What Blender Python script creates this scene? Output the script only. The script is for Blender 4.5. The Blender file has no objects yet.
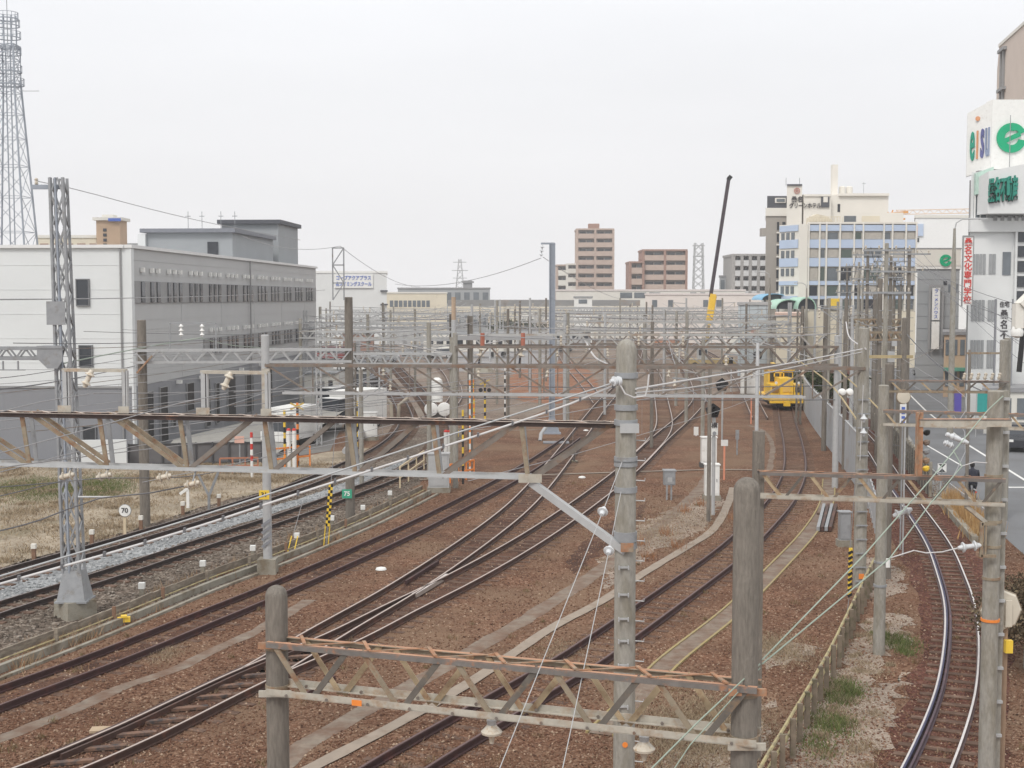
import bpy, math, random
import numpy as np
from mathutils import Vector, Matrix
from mathutils.geometry import tessellate_polygon
random.seed(7)
rng = np.random.default_rng(7)
scn = bpy.context.scene
col = scn.collection
R = math.radians
V = Vector

# ------------------------------------------------------------------ camera
CAMZ = 9.0
FPX = 1300.0
PITCH = math.atan(86.0 / FPX)
cd = bpy.data.cameras.new('camera')
cam = bpy.data.objects.new('camera', cd)
col.objects.link(cam)
cam.location = (0, 0, CAMZ)
cam.rotation_euler = (math.pi / 2 - PITCH, 0, 0)
cd.sensor_fit = 'HORIZONTAL'
cd.sensor_width = 36.0
cd.lens = 36.0 * FPX / 1024.0
cd.clip_start = 0.2
cd.clip_end = 9000
scn.camera = cam

# ------------------------------------------------------------------ sky, sun, exposure
SUN_EL, SUN_AZ = 48.0, 205.0
HAZE = 0.00055
w = bpy.data.worlds.new("World")
scn.world = w
w.use_nodes = True
nt = w.node_tree
bg = nt.nodes['Background']
sky = nt.nodes.new('ShaderNodeTexSky')
sky.sky_type = 'NISHITA'
sky.sun_disc = False
sky.sun_elevation = R(SUN_EL)
sky.sun_rotation = R(SUN_AZ)
sky.air_density = 1.0
sky.dust_density = 3.0
skys = nt.nodes.new('ShaderNodeVectorMath'); skys.operation = 'SCALE'
skys.inputs['Scale'].default_value = 0.9
nt.links.new(sky.outputs[0], skys.inputs[0])
tc = nt.nodes.new('ShaderNodeTexCoord')
sx = nt.nodes.new('ShaderNodeSeparateXYZ')
nt.links.new(tc.outputs['Generated'], sx.inputs[0])
cr = nt.nodes.new('ShaderNodeValToRGB')          # an overcast sky: brighter overhead than at the horizon
cr.color_ramp.interpolation = 'B_SPLINE'
e = cr.color_ramp.elements
e[0].position = 0.0; e[0].color = (0.83, 0.82, 0.83, 1)
e[1].position = 1.0; e[1].color = (2.8, 2.82, 2.88, 1)
x = e.new(0.12); x.color = (0.825, 0.825, 0.84, 1)
x = e.new(0.26); x.color = (0.79, 0.805, 0.835, 1)
x = e.new(0.5); x.color = (1.7, 1.72, 1.77, 1)
nt.links.new(sx.outputs['Z'], cr.inputs[0])
nz = nt.nodes.new('ShaderNodeTexNoise'); nz.inputs['Scale'].default_value = 3.0; nz.inputs['Detail'].default_value = 5
mp = nt.nodes.new('ShaderNodeMapping'); mp.inputs['Scale'].default_value = (1, 1, 5)
nt.links.new(tc.outputs['Generated'], mp.inputs[0]); nt.links.new(mp.outputs[0], nz.inputs['Vector'])
mr = nt.nodes.new('ShaderNodeMapRange'); mr.inputs['To Min'].default_value = 0.93; mr.inputs['To Max'].default_value = 1.05
nt.links.new(nz.outputs['Fac'], mr.inputs['Value'])
cl = nt.nodes.new('ShaderNodeVectorMath'); cl.operation = 'SCALE'
nt.links.new(cr.outputs[0], cl.inputs[0]); nt.links.new(mr.outputs[0], cl.inputs['Scale'])
mx = nt.nodes.new('ShaderNodeMix'); mx.data_type = 'RGBA'
mx.inputs[0].default_value = 0.985
sk2 = nt.nodes.new('ShaderNodeVectorMath'); sk2.operation = 'SCALE'; sk2.inputs['Scale'].default_value = 0.1
nt.links.new(sky.outputs[0], sk2.inputs[0])
nt.links.new(sk2.outputs[0], mx.inputs[6]); nt.links.new(cl.outputs[0], mx.inputs[7])
nt.links.new(mx.outputs[2], bg.inputs['Color'])
nt.nodes.remove(skys)
bg.inputs['Strength'].default_value = 1.0

sl = bpy.data.lights.new('sun', 'SUN'); sl.energy = 1.5; sl.angle = R(16); sl.color = (1.0, 0.96, 0.9)
sun = bpy.data.objects.new('sun', sl); col.objects.link(sun)
sun.rotation_euler = (R(90 - SUN_EL), 0, R(-28))     # light comes from behind the camera's left shoulder
sun.location = (-40, -60, 80)

scn.view_settings.view_transform = 'Standard'
scn.view_settings.look = 'None'
scn.view_settings.exposure = 0.26
scn.view_settings.gamma = 1.0
scn.view_settings.use_curve_mapping = False
scn.render.engine = 'CYCLES'
scn.cycles.max_bounces = 6
scn.cycles.diffuse_bounces = 3
scn.cycles.volume_bounces = 0
scn.cycles.use_denoising = True

# ------------------------------------------------------------------ pixel -> place
FW = V((0, math.cos(PITCH), -math.sin(PITCH))); UPV = V((0, math.sin(PITCH), math.cos(PITCH))); RT = V((1, 0, 0))
def P(px, py, Y):
    d = FW * FPX + RT * (px - 512) + UPV * (384 - py)
    return V((0, 0, CAMZ)) + d * (Y / d.y)
def G(px, py, z=0.0):
    d = FW * FPX + RT * (px - 512) + UPV * (384 - py)
    return V((0, 0, CAMZ)) + d * ((z - CAMZ) / d.z)
def X(px, Y): return P(px, 298 + 5850 / Y if Y > 14 else 560, Y).x      # column of a thing seen at its mid height
def Z(py, Y): return P(512, py, Y).z

# ------------------------------------------------------------------ materials
MATS = {}
def mat(name, c, rough=0.8, var=0.12, scale=3.0, bump=0.0, bscale=None, metal=0.0, c2=None, c2fac=0.5, c2scale=1.5, c2sharp=0.08, spec=0.4, stretch=None, top=None, island=0.0):
    """c base colour; c2 patches of a second colour (rust, dirt) with noise edges; top = colour worn onto upward faces"""
    if name in MATS: return MATS[name]
    m = bpy.data.materials.new(name); m.use_nodes = True
    t = m.node_tree; N = t.nodes; L = t.links
    b = N['Principled BSDF']
    b.inputs['Roughness'].default_value = rough; b.inputs['Metallic'].default_value = metal
    b.inputs['Specular IOR Level'].default_value = spec
    geo = N.new('ShaderNodeNewGeometry')
    vec = geo.outputs['Position']
    if stretch:
        mpn = N.new('ShaderNodeMapping'); mpn.inputs['Scale'].default_value = stretch
        L.new(vec, mpn.inputs[0]); vec = mpn.outputs[0]
    n1 = N.new('ShaderNodeTexNoise'); n1.inputs['Scale'].default_value = scale; n1.inputs['Detail'].default_value = 6; n1.inputs['Roughness'].default_value = 0.6
    L.new(vec, n1.inputs['Vector'])
    mrn = N.new('ShaderNodeMapRange'); mrn.inputs['From Min'].default_value = 0.25; mrn.inputs['From Max'].default_value = 0.75
    mrn.inputs['To Min'].default_value = 1 - var; mrn.inputs['To Max'].default_value = 1 + var
    L.new(n1.outputs['Fac'], mrn.inputs['Value'])
    col_out = None
    base = N.new('ShaderNodeRGB'); base.outputs[0].default_value = (*c, 1)
    cur = base.outputs[0]
    if island:
        hm = N.new('ShaderNodeMapRange'); hm.inputs['To Min'].default_value = 1 - island; hm.inputs['To Max'].default_value = 1 + island
        L.new(geo.outputs['Random Per Island'], hm.inputs['Value'])
        sc = N.new('ShaderNodeVectorMath'); sc.operation = 'SCALE'; L.new(cur, sc.inputs[0]); L.new(hm.outputs[0], sc.inputs['Scale']); cur = sc.outputs[0]
    if c2:
        n2 = N.new('ShaderNodeTexNoise'); n2.inputs['Scale'].default_value = c2scale; n2.inputs['Detail'].default_value = 8; n2.inputs['Roughness'].default_value = 0.65
        L.new(vec, n2.inputs['Vector'])
        m2 = N.new('ShaderNodeMapRange'); thr = 0.5 + (0.5 - c2fac) * 0.5
        m2.inputs['From Min'].default_value = thr - c2sharp; m2.inputs['From Max'].default_value = thr + c2sharp
        L.new(n2.outputs['Fac'], m2.inputs['Value'])
        mm = N.new('ShaderNodeMix'); mm.data_type = 'RGBA'; L.new(m2.outputs[0], mm.inputs[0]); L.new(cur, mm.inputs[6]); mm.inputs[7].default_value = (*c2, 1)
        cur = mm.outputs[2]
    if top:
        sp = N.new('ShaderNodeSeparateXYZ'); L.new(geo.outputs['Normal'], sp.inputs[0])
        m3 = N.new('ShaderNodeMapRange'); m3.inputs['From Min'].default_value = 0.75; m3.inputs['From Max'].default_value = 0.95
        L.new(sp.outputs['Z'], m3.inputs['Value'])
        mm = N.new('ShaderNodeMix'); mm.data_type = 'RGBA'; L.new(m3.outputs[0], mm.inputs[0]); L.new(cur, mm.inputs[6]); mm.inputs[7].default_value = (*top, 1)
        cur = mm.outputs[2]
    sc = N.new('ShaderNodeVectorMath'); sc.operation = 'SCALE'; L.new(cur, sc.inputs[0]); L.new(mrn.outputs[0], sc.inputs['Scale'])
    L.new(sc.outputs[0], b.inputs['Base Color'])
    if bump:
        nb = N.new('ShaderNodeTexNoise'); nb.inputs['Scale'].default_value = bscale or scale * 4; nb.inputs['Detail'].default_value = 5
        L.new(vec, nb.inputs['Vector'])
        bn = N.new('ShaderNodeBump'); bn.inputs['Strength'].default_value = bump; bn.inputs['Distance'].default_value = 0.05
        L.new(nb.outputs['Fac'], bn.inputs['Height']); L.new(bn.outputs[0], b.inputs['Normal'])
    MATS[name] = m
    return m

def gravel_mat(name, cols, stone=0.06, patch=None, patchfac=0.35, patchscale=0.22, bump=0.8, pfine=(0.25, 1.0)):
    """loose stone: a cell per stone with its own colour, larger patches of fines or dust"""
    m = bpy.data.materials.new(name); m.use_nodes = True
    t = m.node_tree; N = t.nodes; L = t.links; b = N['Principled BSDF']
    b.inputs['Roughness'].default_value = 0.95; b.inputs['Specular IOR Level'].default_value = 0.15
    geo = N.new('ShaderNodeNewGeometry')
    vo = N.new('ShaderNodeTexVoronoi'); vo.inputs['Scale'].default_value = 1.0 / stone; vo.inputs['Randomness'].default_value = 1.0
    L.new(geo.outputs['Position'], vo.inputs['Vector'])
    sp = N.new('ShaderNodeSeparateColor'); L.new(vo.outputs['Color'], sp.inputs[0])
    cr = N.new('ShaderNodeValToRGB'); cr.color_ramp.interpolation = 'LINEAR'
    el = cr.color_ramp.elements
    while len(el) > 1: el.remove(el[0])
    el[0].position = 0; el[0].color = (*cols[0], 1)
    for i, c in enumerate(cols[1:]):
        q = el.new((i + 1) / (len(cols) - 1)); q.color = (*c, 1)
    L.new(sp.outputs[0], cr.inputs[0])
    n1 = N.new('ShaderNodeTexNoise'); n1.inputs['Scale'].default_value = 0.6; n1.inputs['Detail'].default_value = 6
    L.new(geo.outputs['Position'], n1.inputs['Vector'])
    mr = N.new('ShaderNodeMapRange'); mr.inputs['From Min'].default_value = 0.3; mr.inputs['From Max'].default_value = 0.7
    mr.inputs['To Min'].default_value = 0.74; mr.inputs['To Max'].default_value = 1.22
    L.new(n1.outputs['Fac'], mr.inputs['Value'])
    sc = N.new('ShaderNodeVectorMath'); sc.operation = 'SCALE'; L.new(cr.outputs[0], sc.inputs[0]); L.new(mr.outputs[0], sc.inputs['Scale'])
    cur = sc.outputs[0]
    if patch:
        n2 = N.new('ShaderNodeTexNoise'); n2.inputs['Scale'].default_value = patchscale; n2.inputs['Detail'].default_value = 9; n2.inputs['Roughness'].default_value = 0.62
        L.new(geo.outputs['Position'], n2.inputs['Vector'])
        m2 = N.new('ShaderNodeMapRange'); thr = 0.5 + (0.5 - patchfac) * 0.4
        m2.inputs['From Min'].default_value = thr - 0.05; m2.inputs['From Max'].default_value = thr + 0.12; m2.inputs['To Max'].default_value = 0.8
        L.new(n2.outputs['Fac'], m2.inputs['Value'])
        mm = N.new('ShaderNodeMix'); mm.data_type = 'RGBA'; L.new(m2.outputs[0], mm.inputs[0]); L.new(cur, mm.inputs[6]); mm.inputs[7].default_value = (*patch, 1)
        cur = mm.outputs[2]
    L.new(cur, b.inputs['Base Color'])
    bn = N.new('ShaderNodeBump'); bn.inputs['Strength'].default_value = bump; bn.inputs['Distance'].default_value = stone * 0.7; bn.invert = True
    L.new(vo.outputs['Distance'], bn.inputs['Height']); L.new(bn.outputs[0], b.inputs['Normal'])
    MATS[name] = m
    return m

def glass_mat(name, c, rough=0.08):
    m = mat(name, c, rough=rough, var=0.25, scale=0.7, spec=0.6); return m

STEEL = mat('galvanised steel', (0.3, 0.31, 0.325), 0.55, 0.14, 5, c2=(0.22, 0.2, 0.18), c2fac=0.22, c2scale=3, metal=0.15)
STEELL = mat('pale galvanised steel', (0.43, 0.435, 0.44), 0.55, 0.1, 5, c2=(0.35, 0.3, 0.25), c2fac=0.12, c2scale=3, metal=0.1)
STEELB = mat('blue grey painted steel', (0.3, 0.33, 0.38), 0.55, 0.12, 5)
RUSTY = mat('weathered truss steel', (0.27, 0.225, 0.165), 0.8, 0.22, 7, c2=(0.23, 0.12, 0.065), c2fac=0.34, c2scale=5, c2sharp=0.1, bump=0.1, bscale=40)
RUSTTOP = mat('rust topped steel', (0.17, 0.155, 0.145), 0.8, 0.2, 6, c2=(0.36, 0.17, 0.09), c2fac=0.22, c2scale=5, bump=0.1, top=(0.42, 0.235, 0.15))
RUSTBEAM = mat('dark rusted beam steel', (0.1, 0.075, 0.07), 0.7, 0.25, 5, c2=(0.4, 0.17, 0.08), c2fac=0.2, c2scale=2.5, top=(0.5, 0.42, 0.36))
PALETRUSS = mat('pale grey truss steel', (0.43, 0.4, 0.345), 0.75, 0.18, 6, c2=(0.33, 0.22, 0.14), c2fac=0.3, c2sharp=.1, c2scale=3.5)
BROWNST = mat('brown weathered steel', (0.19, 0.165, 0.145), 0.8, 0.25, 4, c2=(0.2, 0.125, 0.085), c2fac=0.35, c2scale=3)
ORANGE = mat('orange rust', (0.36, 0.19, 0.11), 0.85, 0.3, 8, c2=(0.3, 0.24, 0.18), c2fac=0.4, c2scale=6)
POLE = mat('old pole concrete', (0.205, 0.182, 0.157), 0.8, 0.26, 30, c2=(0.155, 0.137, 0.118), c2fac=0.45, c2scale=5, c2sharp=.12, stretch=(1, 1, 0.15), bump=0.5, bscale=90)
POLEL = mat('pale pole concrete', (0.31, 0.295, 0.265), 0.9, 0.2, 22, c2=(0.23, 0.21, 0.17), c2fac=0.4, c2scale=4, c2sharp=.12, stretch=(1, 1, 0.3), bump=0.2, bscale=50)
CONC = mat('footing concrete', (0.3, 0.28, 0.235), 0.92, 0.2, 4, c2=(0.17, 0.14, 0.1), c2fac=0.4, c2scale=2, bump=0.3, bscale=30)
PORC = mat('insulator porcelain', (0.55, 0.5, 0.42), 0.25, 0.15, 12, c2=(0.4, 0.24, 0.12), c2fac=0.25, c2scale=20, spec=0.6)
BRONZEW = mat('patinated copper wire', (0.3, 0.36, 0.3), 0.6, 0.1)
WIRE = mat('dark cable', (0.14, 0.14, 0.15), 0.6, 0.1)
WIREG = mat('grey wire', (0.3, 0.3, 0.31), 0.5, 0.1)
CABLEW = mat('pale insulated cable', (0.55, 0.54, 0.54), 0.5, 0.08)
BLACK = mat('black paint', (0.02, 0.02, 0.022), 0.45, 0.1)
WHITE = mat('white paint', (0.78, 0.78, 0.76), 0.5, 0.06, c2=(0.5, 0.46, 0.4), c2fac=0.15, c2scale=4)
YELLOW = mat('machine yellow paint', (0.88, 0.56, 0.05), 0.45, 0.1, c2=(0.4, 0.2, 0.06), c2fac=0.15, c2scale=3)
HAZY = mat('hazard yellow paint', (0.8, 0.55, 0.06), 0.5, 0.08)
REDP = mat('red paint', (0.6, 0.05, 0.04), 0.5, 0.08)
ORP = mat('orange paint', (0.8, 0.25, 0.05), 0.5, 0.1)
GREENP = mat('sign green', (0.0, 0.36, 0.17), 0.4, 0.04)
TEALP = mat('sign teal', (0.02, 0.24, 0.18), 0.4, 0.04)
BLUEP = mat('sign blue', (0.08, 0.15, 0.5), 0.4, 0.05)
NAVY = mat('dark navy cloth', (0.02, 0.022, 0.035), 0.9, 0.2)
GLASS = glass_mat('window glass', (0.035, 0.04, 0.05))
GLASSF = glass_mat('pale window glass', (0.14, 0.16, 0.18), 0.15)
RUBBER = mat('tyre rubber', (0.02, 0.02, 0.02), 0.8, 0.1)
FRAME = mat('window frame', (0.16, 0.165, 0.175), 0.5, 0.05)

# ------------------------------------------------------------------ mesh builder
class MB:
    def __init__(s): s.v = []; s.f = []
    def add(s, vs, fs):
        o = len(s.v); s.v += [tuple(p) for p in vs]; s.f += [tuple(i + o for i in f) for f in fs]
        return s
    def box(s, c, d, rz=0.0):
        hx, hy, hz = d[0] / 2, d[1] / 2, d[2] / 2; ca, sa = math.cos(rz), math.sin(rz)
        vs = []
        for z in (-hz, hz):
            for x, y in ((-hx, -hy), (hx, -hy), (hx, hy), (-hx, hy)):
                vs.append((c[0] + x * ca - y * sa, c[1] + x * sa + y * ca, c[2] + z))
        return s.add(vs, [(3, 2, 1, 0), (4, 5, 6, 7), (0, 1, 5, 4), (1, 2, 6, 5), (2, 3, 7, 6), (3, 0, 4, 7)])
    def bx(s, x0, x1, y0, y1, z0, z1): return s.box(((x0 + x1) / 2, (y0 + y1) / 2, (z0 + z1) / 2), (abs(x1 - x0), abs(y1 - y0), abs(z1 - z0)))
    def bar(s, a, b, w_, h, up=V((0, 0, 1))):
        a = V(a); b = V(b); d = (b - a)
        if d.length < 1e-6: return s
        d.normalize(); sd = d.cross(up)
        if sd.length < 1e-3: sd = d.cross(V((0, 1, 0)))
        sd.normalize(); u = sd.cross(d).normalized()
        vs = []
        for p in (a, b):
            for x, y in ((-w_ / 2, -h / 2), (w_ / 2, -h / 2), (w_ / 2, h / 2), (-w_ / 2, h / 2)):
                vs.append(p + sd * x + u * y)
        return s.add(vs, [(0, 1, 2, 3), (7, 6, 5, 4), (0, 4, 5, 1), (1, 5, 6, 2), (2, 6, 7, 3), (3, 7, 4, 0)])
    def angle(s, a, b, w_, t=0.012, up=V((0, 0, 1)), flip=1, down=True):
        """an L section: a flat flange on top and a web hanging from its outer edge"""
        a = V(a); b = V(b); d = (b - a).normalized(); sd = d.cross(up).normalized() * flip
        k = -1 if down else 1
        s.bar(a + sd * (-w_ / 2), b + sd * (-w_ / 2), w_, t, up)
        s.bar(a + V((0, 0, k * (w_ / 2 + t * .6))), b + V((0, 0, k * (w_ / 2 + t * .6))), t, w_, up)
        return s
    def tube(s, pts, r, n=8, r1=None, cap=True):
        pts = [V(p) for p in pts]; m = len(pts); rr = [r if r1 is None else r + (r1 - r) * i / (m - 1) for i in range(m)]
        vs = []; fs = []
        for i, p in enumerate(pts):
            d = (pts[min(i + 1, m - 1)] - pts[max(i - 1, 0)]).normalized()
            a = d.cross(V((0, 0, 1)))
            if a.length < 1e-3: a = V((1, 0, 0))
            a.normalize(); b = d.cross(a)
            for k in range(n):
                t = 2 * math.pi * k / n; vs.append(p + a * (math.cos(t) * rr[i]) + b * (math.sin(t) * rr[i]))
        for i in range(m - 1):
            for k in range(n):
                fs.append((i * n + k, i * n + (k + 1) % n, (i + 1) * n + (k + 1) % n, (i + 1) * n + k))
        if cap: fs.append(tuple(range(n - 1, -1, -1))); fs.append(tuple((m - 1) * n + k for k in range(n)))
        return s.add(vs, fs)
    def lathe(s, prof, a, b=None, n=12):
        """prof = [(radius, distance along axis)] from a towards b"""
        a = V(a); ax = V((0, 0, 1)) if b is None else (V(b) - a).normalized()
        p = ax.cross(V((0, 0, 1)))
        if p.length < 1e-3: p = V((1, 0, 0))
        p.normalize(); q = ax.cross(p); vs = []; fs = []
        for r, h in prof:
            for k in range(n):
                t = 2 * math.pi * k / n; vs.append(a + ax * h + p * (math.cos(t) * r) + q * (math.sin(t) * r))
        m = len(prof)
        for i in range(m - 1):
            for k in range(n): fs.append((i * n + k, i * n + (k + 1) % n, (i + 1) * n + (k + 1) % n, (i + 1) * n + k))
        fs.append(tuple(range(n - 1, -1, -1))); fs.append(tuple((m - 1) * n + k for k in range(n)))
        return s.add(vs, fs)
    def prism(s, poly, z0, z1):
        """poly of (x, y) in the ground plane"""
        n = len(poly); vs = [(p[0], p[1], z0) for p in poly] + [(p[0], p[1], z1) for p in poly]
        tri = tessellate_polygon([[V((p[0], p[1], 0)) for p in poly]])
        fs = [tuple(t) for t in tri] + [tuple(i + n for i in t) for t in tri] + [(i, (i + 1) % n, n + (i + 1) % n, n + i) for i in range(n)]
        return s.add(vs, fs)
    def profile(s, poly, a, side, depth):
        """poly of (u, z) swept sideways: a + u*dir + z*up, extruded along side by depth (centred)"""
        a = V(a); side = V(side).normalized(); dr = V((0, 0, 1)).cross(side).normalized(); n = len(poly)
        vs = [a + dr * u + V((0, 0, z)) - side * depth / 2 for u, z in poly] + [a + dr * u + V((0, 0, z)) + side * depth / 2 for u, z in poly]
        tri = tessellate_polygon([[V((p[0], p[1], 0)) for p in poly]])
        fs = [tuple(t) for t in tri] + [tuple(i + n for i in t) for t in tri] + [(i, (i + 1) % n, n + (i + 1) % n, n + i) for i in range(n)]
        return s.add(vs, fs)
    def sheet(s, poly, z):
        vs = [(p[0], p[1], z) for p in poly]
        tri = tessellate_polygon([[V((p[0], p[1], 0)) for p in poly]])
        return s.add(vs, [tuple(t) for t in tri])
    def text(s, body, size, o, right, up=(0, 0, 1), depth=0.03, stretch=1.0, vertical=False, bold=0.0):
        c = bpy.data.curves.new('lettering', 'FONT'); c.align_x = 'CENTER'; c.align_y = 'CENTER'; c.size = 1.0; c.extrude = 0.5; c.offset = bold; c.resolution_u = 3
        if vertical: c.body = "\n".join(body)
        else: c.body = body
        ob = bpy.data.objects.new('tmp', c); col.objects.link(ob)
        dg = bpy.context.evaluated_depsgraph_get(); me = bpy.data.meshes.new_from_object(ob.evaluated_get(dg))
        right = V(right).normalized(); up = V(up).normalized(); nn = right.cross(up)
        vs = [V(o) + right * (v.co.x * size * stretch) + up * (v.co.y * size) + nn * (v.co.z * depth) for v in me.vertices]
        fs = [tuple(p.vertices) for p in me.polygons]
        bpy.data.objects.remove(ob); bpy.data.curves.remove(c); bpy.data.meshes.remove(me)
        return s.add(vs, fs)

def link(name, mb, m, smooth=False):
    me = bpy.data.meshes.new(name); me.from_pydata(mb.v, [], mb.f); me.validate()
    if isinstance(m, (list, tuple)):
        for q in m: me.materials.append(q)
    else: me.materials.append(m)
    if smooth:
        me.polygons.foreach_set('use_smooth', [True] * len(me.polygons))
    ob = bpy.data.objects.new(name, me); col.objects.link(ob)
    if smooth:
        me.shade_smooth() if hasattr(me, 'shade_smooth') else None
        try: me.set_sharp_from_angle(angle=R(40))
        except Exception: pass
    return ob

def tag(o, label=None, cat=None, group=None, kind=None):
    if label: o['label'] = label
    if cat: o['category'] = cat
    if group: o['group'] = group
    if kind: o['kind'] = kind
    return o

class T:
    """a thing: an Empty at its base; part() adds a mesh under it (world coordinates unless local)"""
    def __init__(s, name, label, cat, loc=(0, 0, 0), rz=0.0, group=None):
        s.o = bpy.data.objects.new(name, None); col.objects.link(s.o); s.o.empty_display_size = 0.3
        s.o.location = loc; s.o.rotation_euler = (0, 0, rz); tag(s.o, label, cat, group)
        s.M = Matrix.Translation(V(loc)) @ Matrix.Rotation(rz, 4, 'Z'); s.I = s.M.inverted()
    def part(s, name, mb, m, local=False, smooth=False, parent=None, label=None):
        if not local: mb.v = [tuple(s.I @ V(p)) for p in mb.v]
        o = link(name, mb, m, smooth); o.parent = parent or s.o
        if label: o['label'] = label
        return o
def single(name, mb, m, label, cat, group=None, smooth=False, kind=None):
    """a thing that is one mesh, its origin at the foot of its own bounds"""
    a = np.array(mb.v); c = (a.min(0) + a.max(0)) / 2; c[2] = a[:, 2].min()
    mb.v = [tuple(p) for p in (a - c)]
    o = link(name, mb, m, smooth); o.location = c
    return tag(o, label, cat, group, kind)
def struct(name, mb, m):
    o = link(name, mb, m); o['kind'] = 'structure'; return o

def copy_thing(o, loc, rz=None, label=None, group=None):
    c = o.copy(); col.objects.link(c); c.location = loc
    if rz is not None: c.rotation_euler = (0, 0, rz)
    if label: c['label'] = label
    if group: c['group'] = group
    for ch in o.children:
        d = ch.copy(); col.objects.link(d); d.parent = c
        for g in ch.children:
            e_ = g.copy(); col.objects.link(e_); e_.parent = d
    return c

def catmull(pts, step=1.0):
    pts = [V(p) for p in pts]; pts = [pts[0] * 2 - pts[1]] + pts + [pts[-1] * 2 - pts[-2]]; out = []
    for i in range(1, len(pts) - 2):
        p0, p1, p2, p3 = pts[i - 1:i + 3]
        # centripetal parameterisation
        t0 = 0.0; t1 = t0 + max((p1 - p0).length, 1e-6) ** .5; t2 = t1 + max((p2 - p1).length, 1e-6) ** .5; t3 = t2 + max((p3 - p2).length, 1e-6) ** .5
        n = max(1, int((p2 - p1).length / step))
        for k in range(n):
            t = t1 + (t2 - t1) * k / n
            A1 = p0 * ((t1 - t) / (t1 - t0)) + p1 * ((t - t0) / (t1 - t0)); A2 = p1 * ((t2 - t) / (t2 - t1)) + p2 * ((t - t1) / (t2 - t1))
            A3 = p2 * ((t3 - t) / (t3 - t2)) + p3 * ((t - t2) / (t3 - t2))
            B1 = A1 * ((t2 - t) / (t2 - t0)) + A2 * ((t - t0) / (t2 - t0)); B2 = A2 * ((t3 - t) / (t3 - t1)) + A3 * ((t - t1) / (t3 - t1))
            out.append(B1 * ((t2 - t) / (t2 - t1)) + B2 * ((t - t1) / (t2 - t1)))
    out.append(pts[-2]); return out
def resample(pts, step):
    L = [0.0]
    for a, b in zip(pts, pts[1:]): L.append(L[-1] + (b - a).length)
    n = max(2, int(L[-1] / step)); out = []; j = 0
    for i in range(n + 1):
        t = L[-1] * i / n
        while j < len(L) - 2 and L[j + 1] < t: j += 1
        q = (t - L[j]) / max(L[j + 1] - L[j], 1e-9); out.append(pts[j].lerp(pts[j + 1], min(1, max(0, q))))
    return out
def offset(pts, d):
    out = []
    for i, p in enumerate(pts):
        t = (pts[min(i + 1, len(pts) - 1)] - pts[max(i - 1, 0)]); t.z = 0; t.normalize()
        out.append(p + V((t.y, -t.x, 0)) * d)
    return out
def sweep(mb, pts, prof):
    """prof: closed list of (side, z) swept along pts"""
    n = len(prof); vs = []; fs = []
    for i, p in enumerate(pts):
        t = (pts[min(i + 1, len(pts) - 1)] - pts[max(i - 1, 0)]); t.z = 0; t.normalize(); sd = V((t.y, -t.x, 0))
        for x_, z_ in prof: vs.append(p + sd * x_ + V((0, 0, z_)))
    for i in range(len(pts) - 1):
        for k in range(n): fs.append((i * n + k, (i + 1) * n + k, (i + 1) * n + (k + 1) % n, i * n + (k + 1) % n))
    fs.append(tuple(range(n))); fs.append(tuple((len(pts) - 1) * n + k for k in range(n - 1, -1, -1)))
    mb.add(vs, fs)
def strip(pts, w_, z, jag=0.0):
    mb = MB(); a = offset(pts, -w_ / 2); b = offset(pts, w_ / 2); n = len(pts)
    j = lambda: V((random.uniform(-jag, jag), random.uniform(-jag, jag), 0))
    vs = [p + j() + V((0, 0, z)) for p in a] + [p + j() + V((0, 0, z)) for p in b]
    return mb.add(vs, [(i, n + i, n + i + 1, i + 1) for i in range(n - 1)])
def jagpoly(poly, step=1.0, amp=0.15):
    out = []; n = len(poly)
    for i in range(n):
        a = V((*poly[i][:2], 0)); b = V((*poly[(i + 1) % n][:2], 0)); k = max(1, min(60, int((b - a).length / step)))
        for q in range(k):
            p = a.lerp(b, q / k); out.append((p.x + random.uniform(-amp, amp), p.y + random.uniform(-amp, amp)))
    return out
# ================================================================== GROUND
BAL = gravel_mat('rust stained ballast', [(0.075, 0.038, 0.027), (0.155, 0.077, 0.047), (0.125, 0.062, 0.038), (0.2, 0.11, 0.071), (0.165, 0.083, 0.051), (0.33, 0.225, 0.155)], 0.055, patch=(0.215, 0.14, 0.092), patchfac=0.5, patchscale=0.2)
BALD = gravel_mat('dark red ballast', [(0.05, 0.022, 0.017), (0.13, 0.05, 0.036), (0.09, 0.04, 0.03), (0.2, 0.1, 0.075)], 0.07, patch=(0.2, 0.13, 0.095), patchfac=0.12)
GRAVB = gravel_mat('brown grey gravel', [(0.05, 0.04, 0.033), (0.16, 0.125, 0.1), (0.1, 0.08, 0.062), (0.2, 0.16, 0.13), (0.3, 0.26, 0.22)], 0.09, patch=(0.12, 0.075, 0.055), patchfac=0.2)
GRAVG = gravel_mat('fresh grey ballast', [(0.14, 0.145, 0.15), (0.34, 0.35, 0.36), (0.22, 0.23, 0.24), (0.45, 0.45, 0.45)], 0.085)
YARD = gravel_mat('pale yard earth', [(0.15, 0.11, 0.09), (0.24, 0.18, 0.145), (0.2, 0.15, 0.12), (0.32, 0.27, 0.22)], 0.12, patch=(0.27, 0.235, 0.2), patchfac=0.45, patchscale=0.09)
CITY = gravel_mat('town ground', [(0.2, 0.19, 0.18), (0.3, 0.29, 0.27), (0.25, 0.24, 0.22), (0.35, 0.34, 0.32)], 3.0, bump=0.0)
DRYG = gravel_mat('dry grass ground', [(0.26, 0.21, 0.155), (0.36, 0.3, 0.23), (0.3, 0.25, 0.19), (0.42, 0.36, 0.28)], 0.1, patch=(0.2, 0.17, 0.11), patchfac=0.35, patchscale=0.35)
DUST = mat('dusty concrete strip', (0.225, 0.185, 0.148), 0.95, 0.2, 4, c2=(0.16, 0.1, 0.07), c2fac=0.52, c2scale=1.6, c2sharp=0.12)
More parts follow.
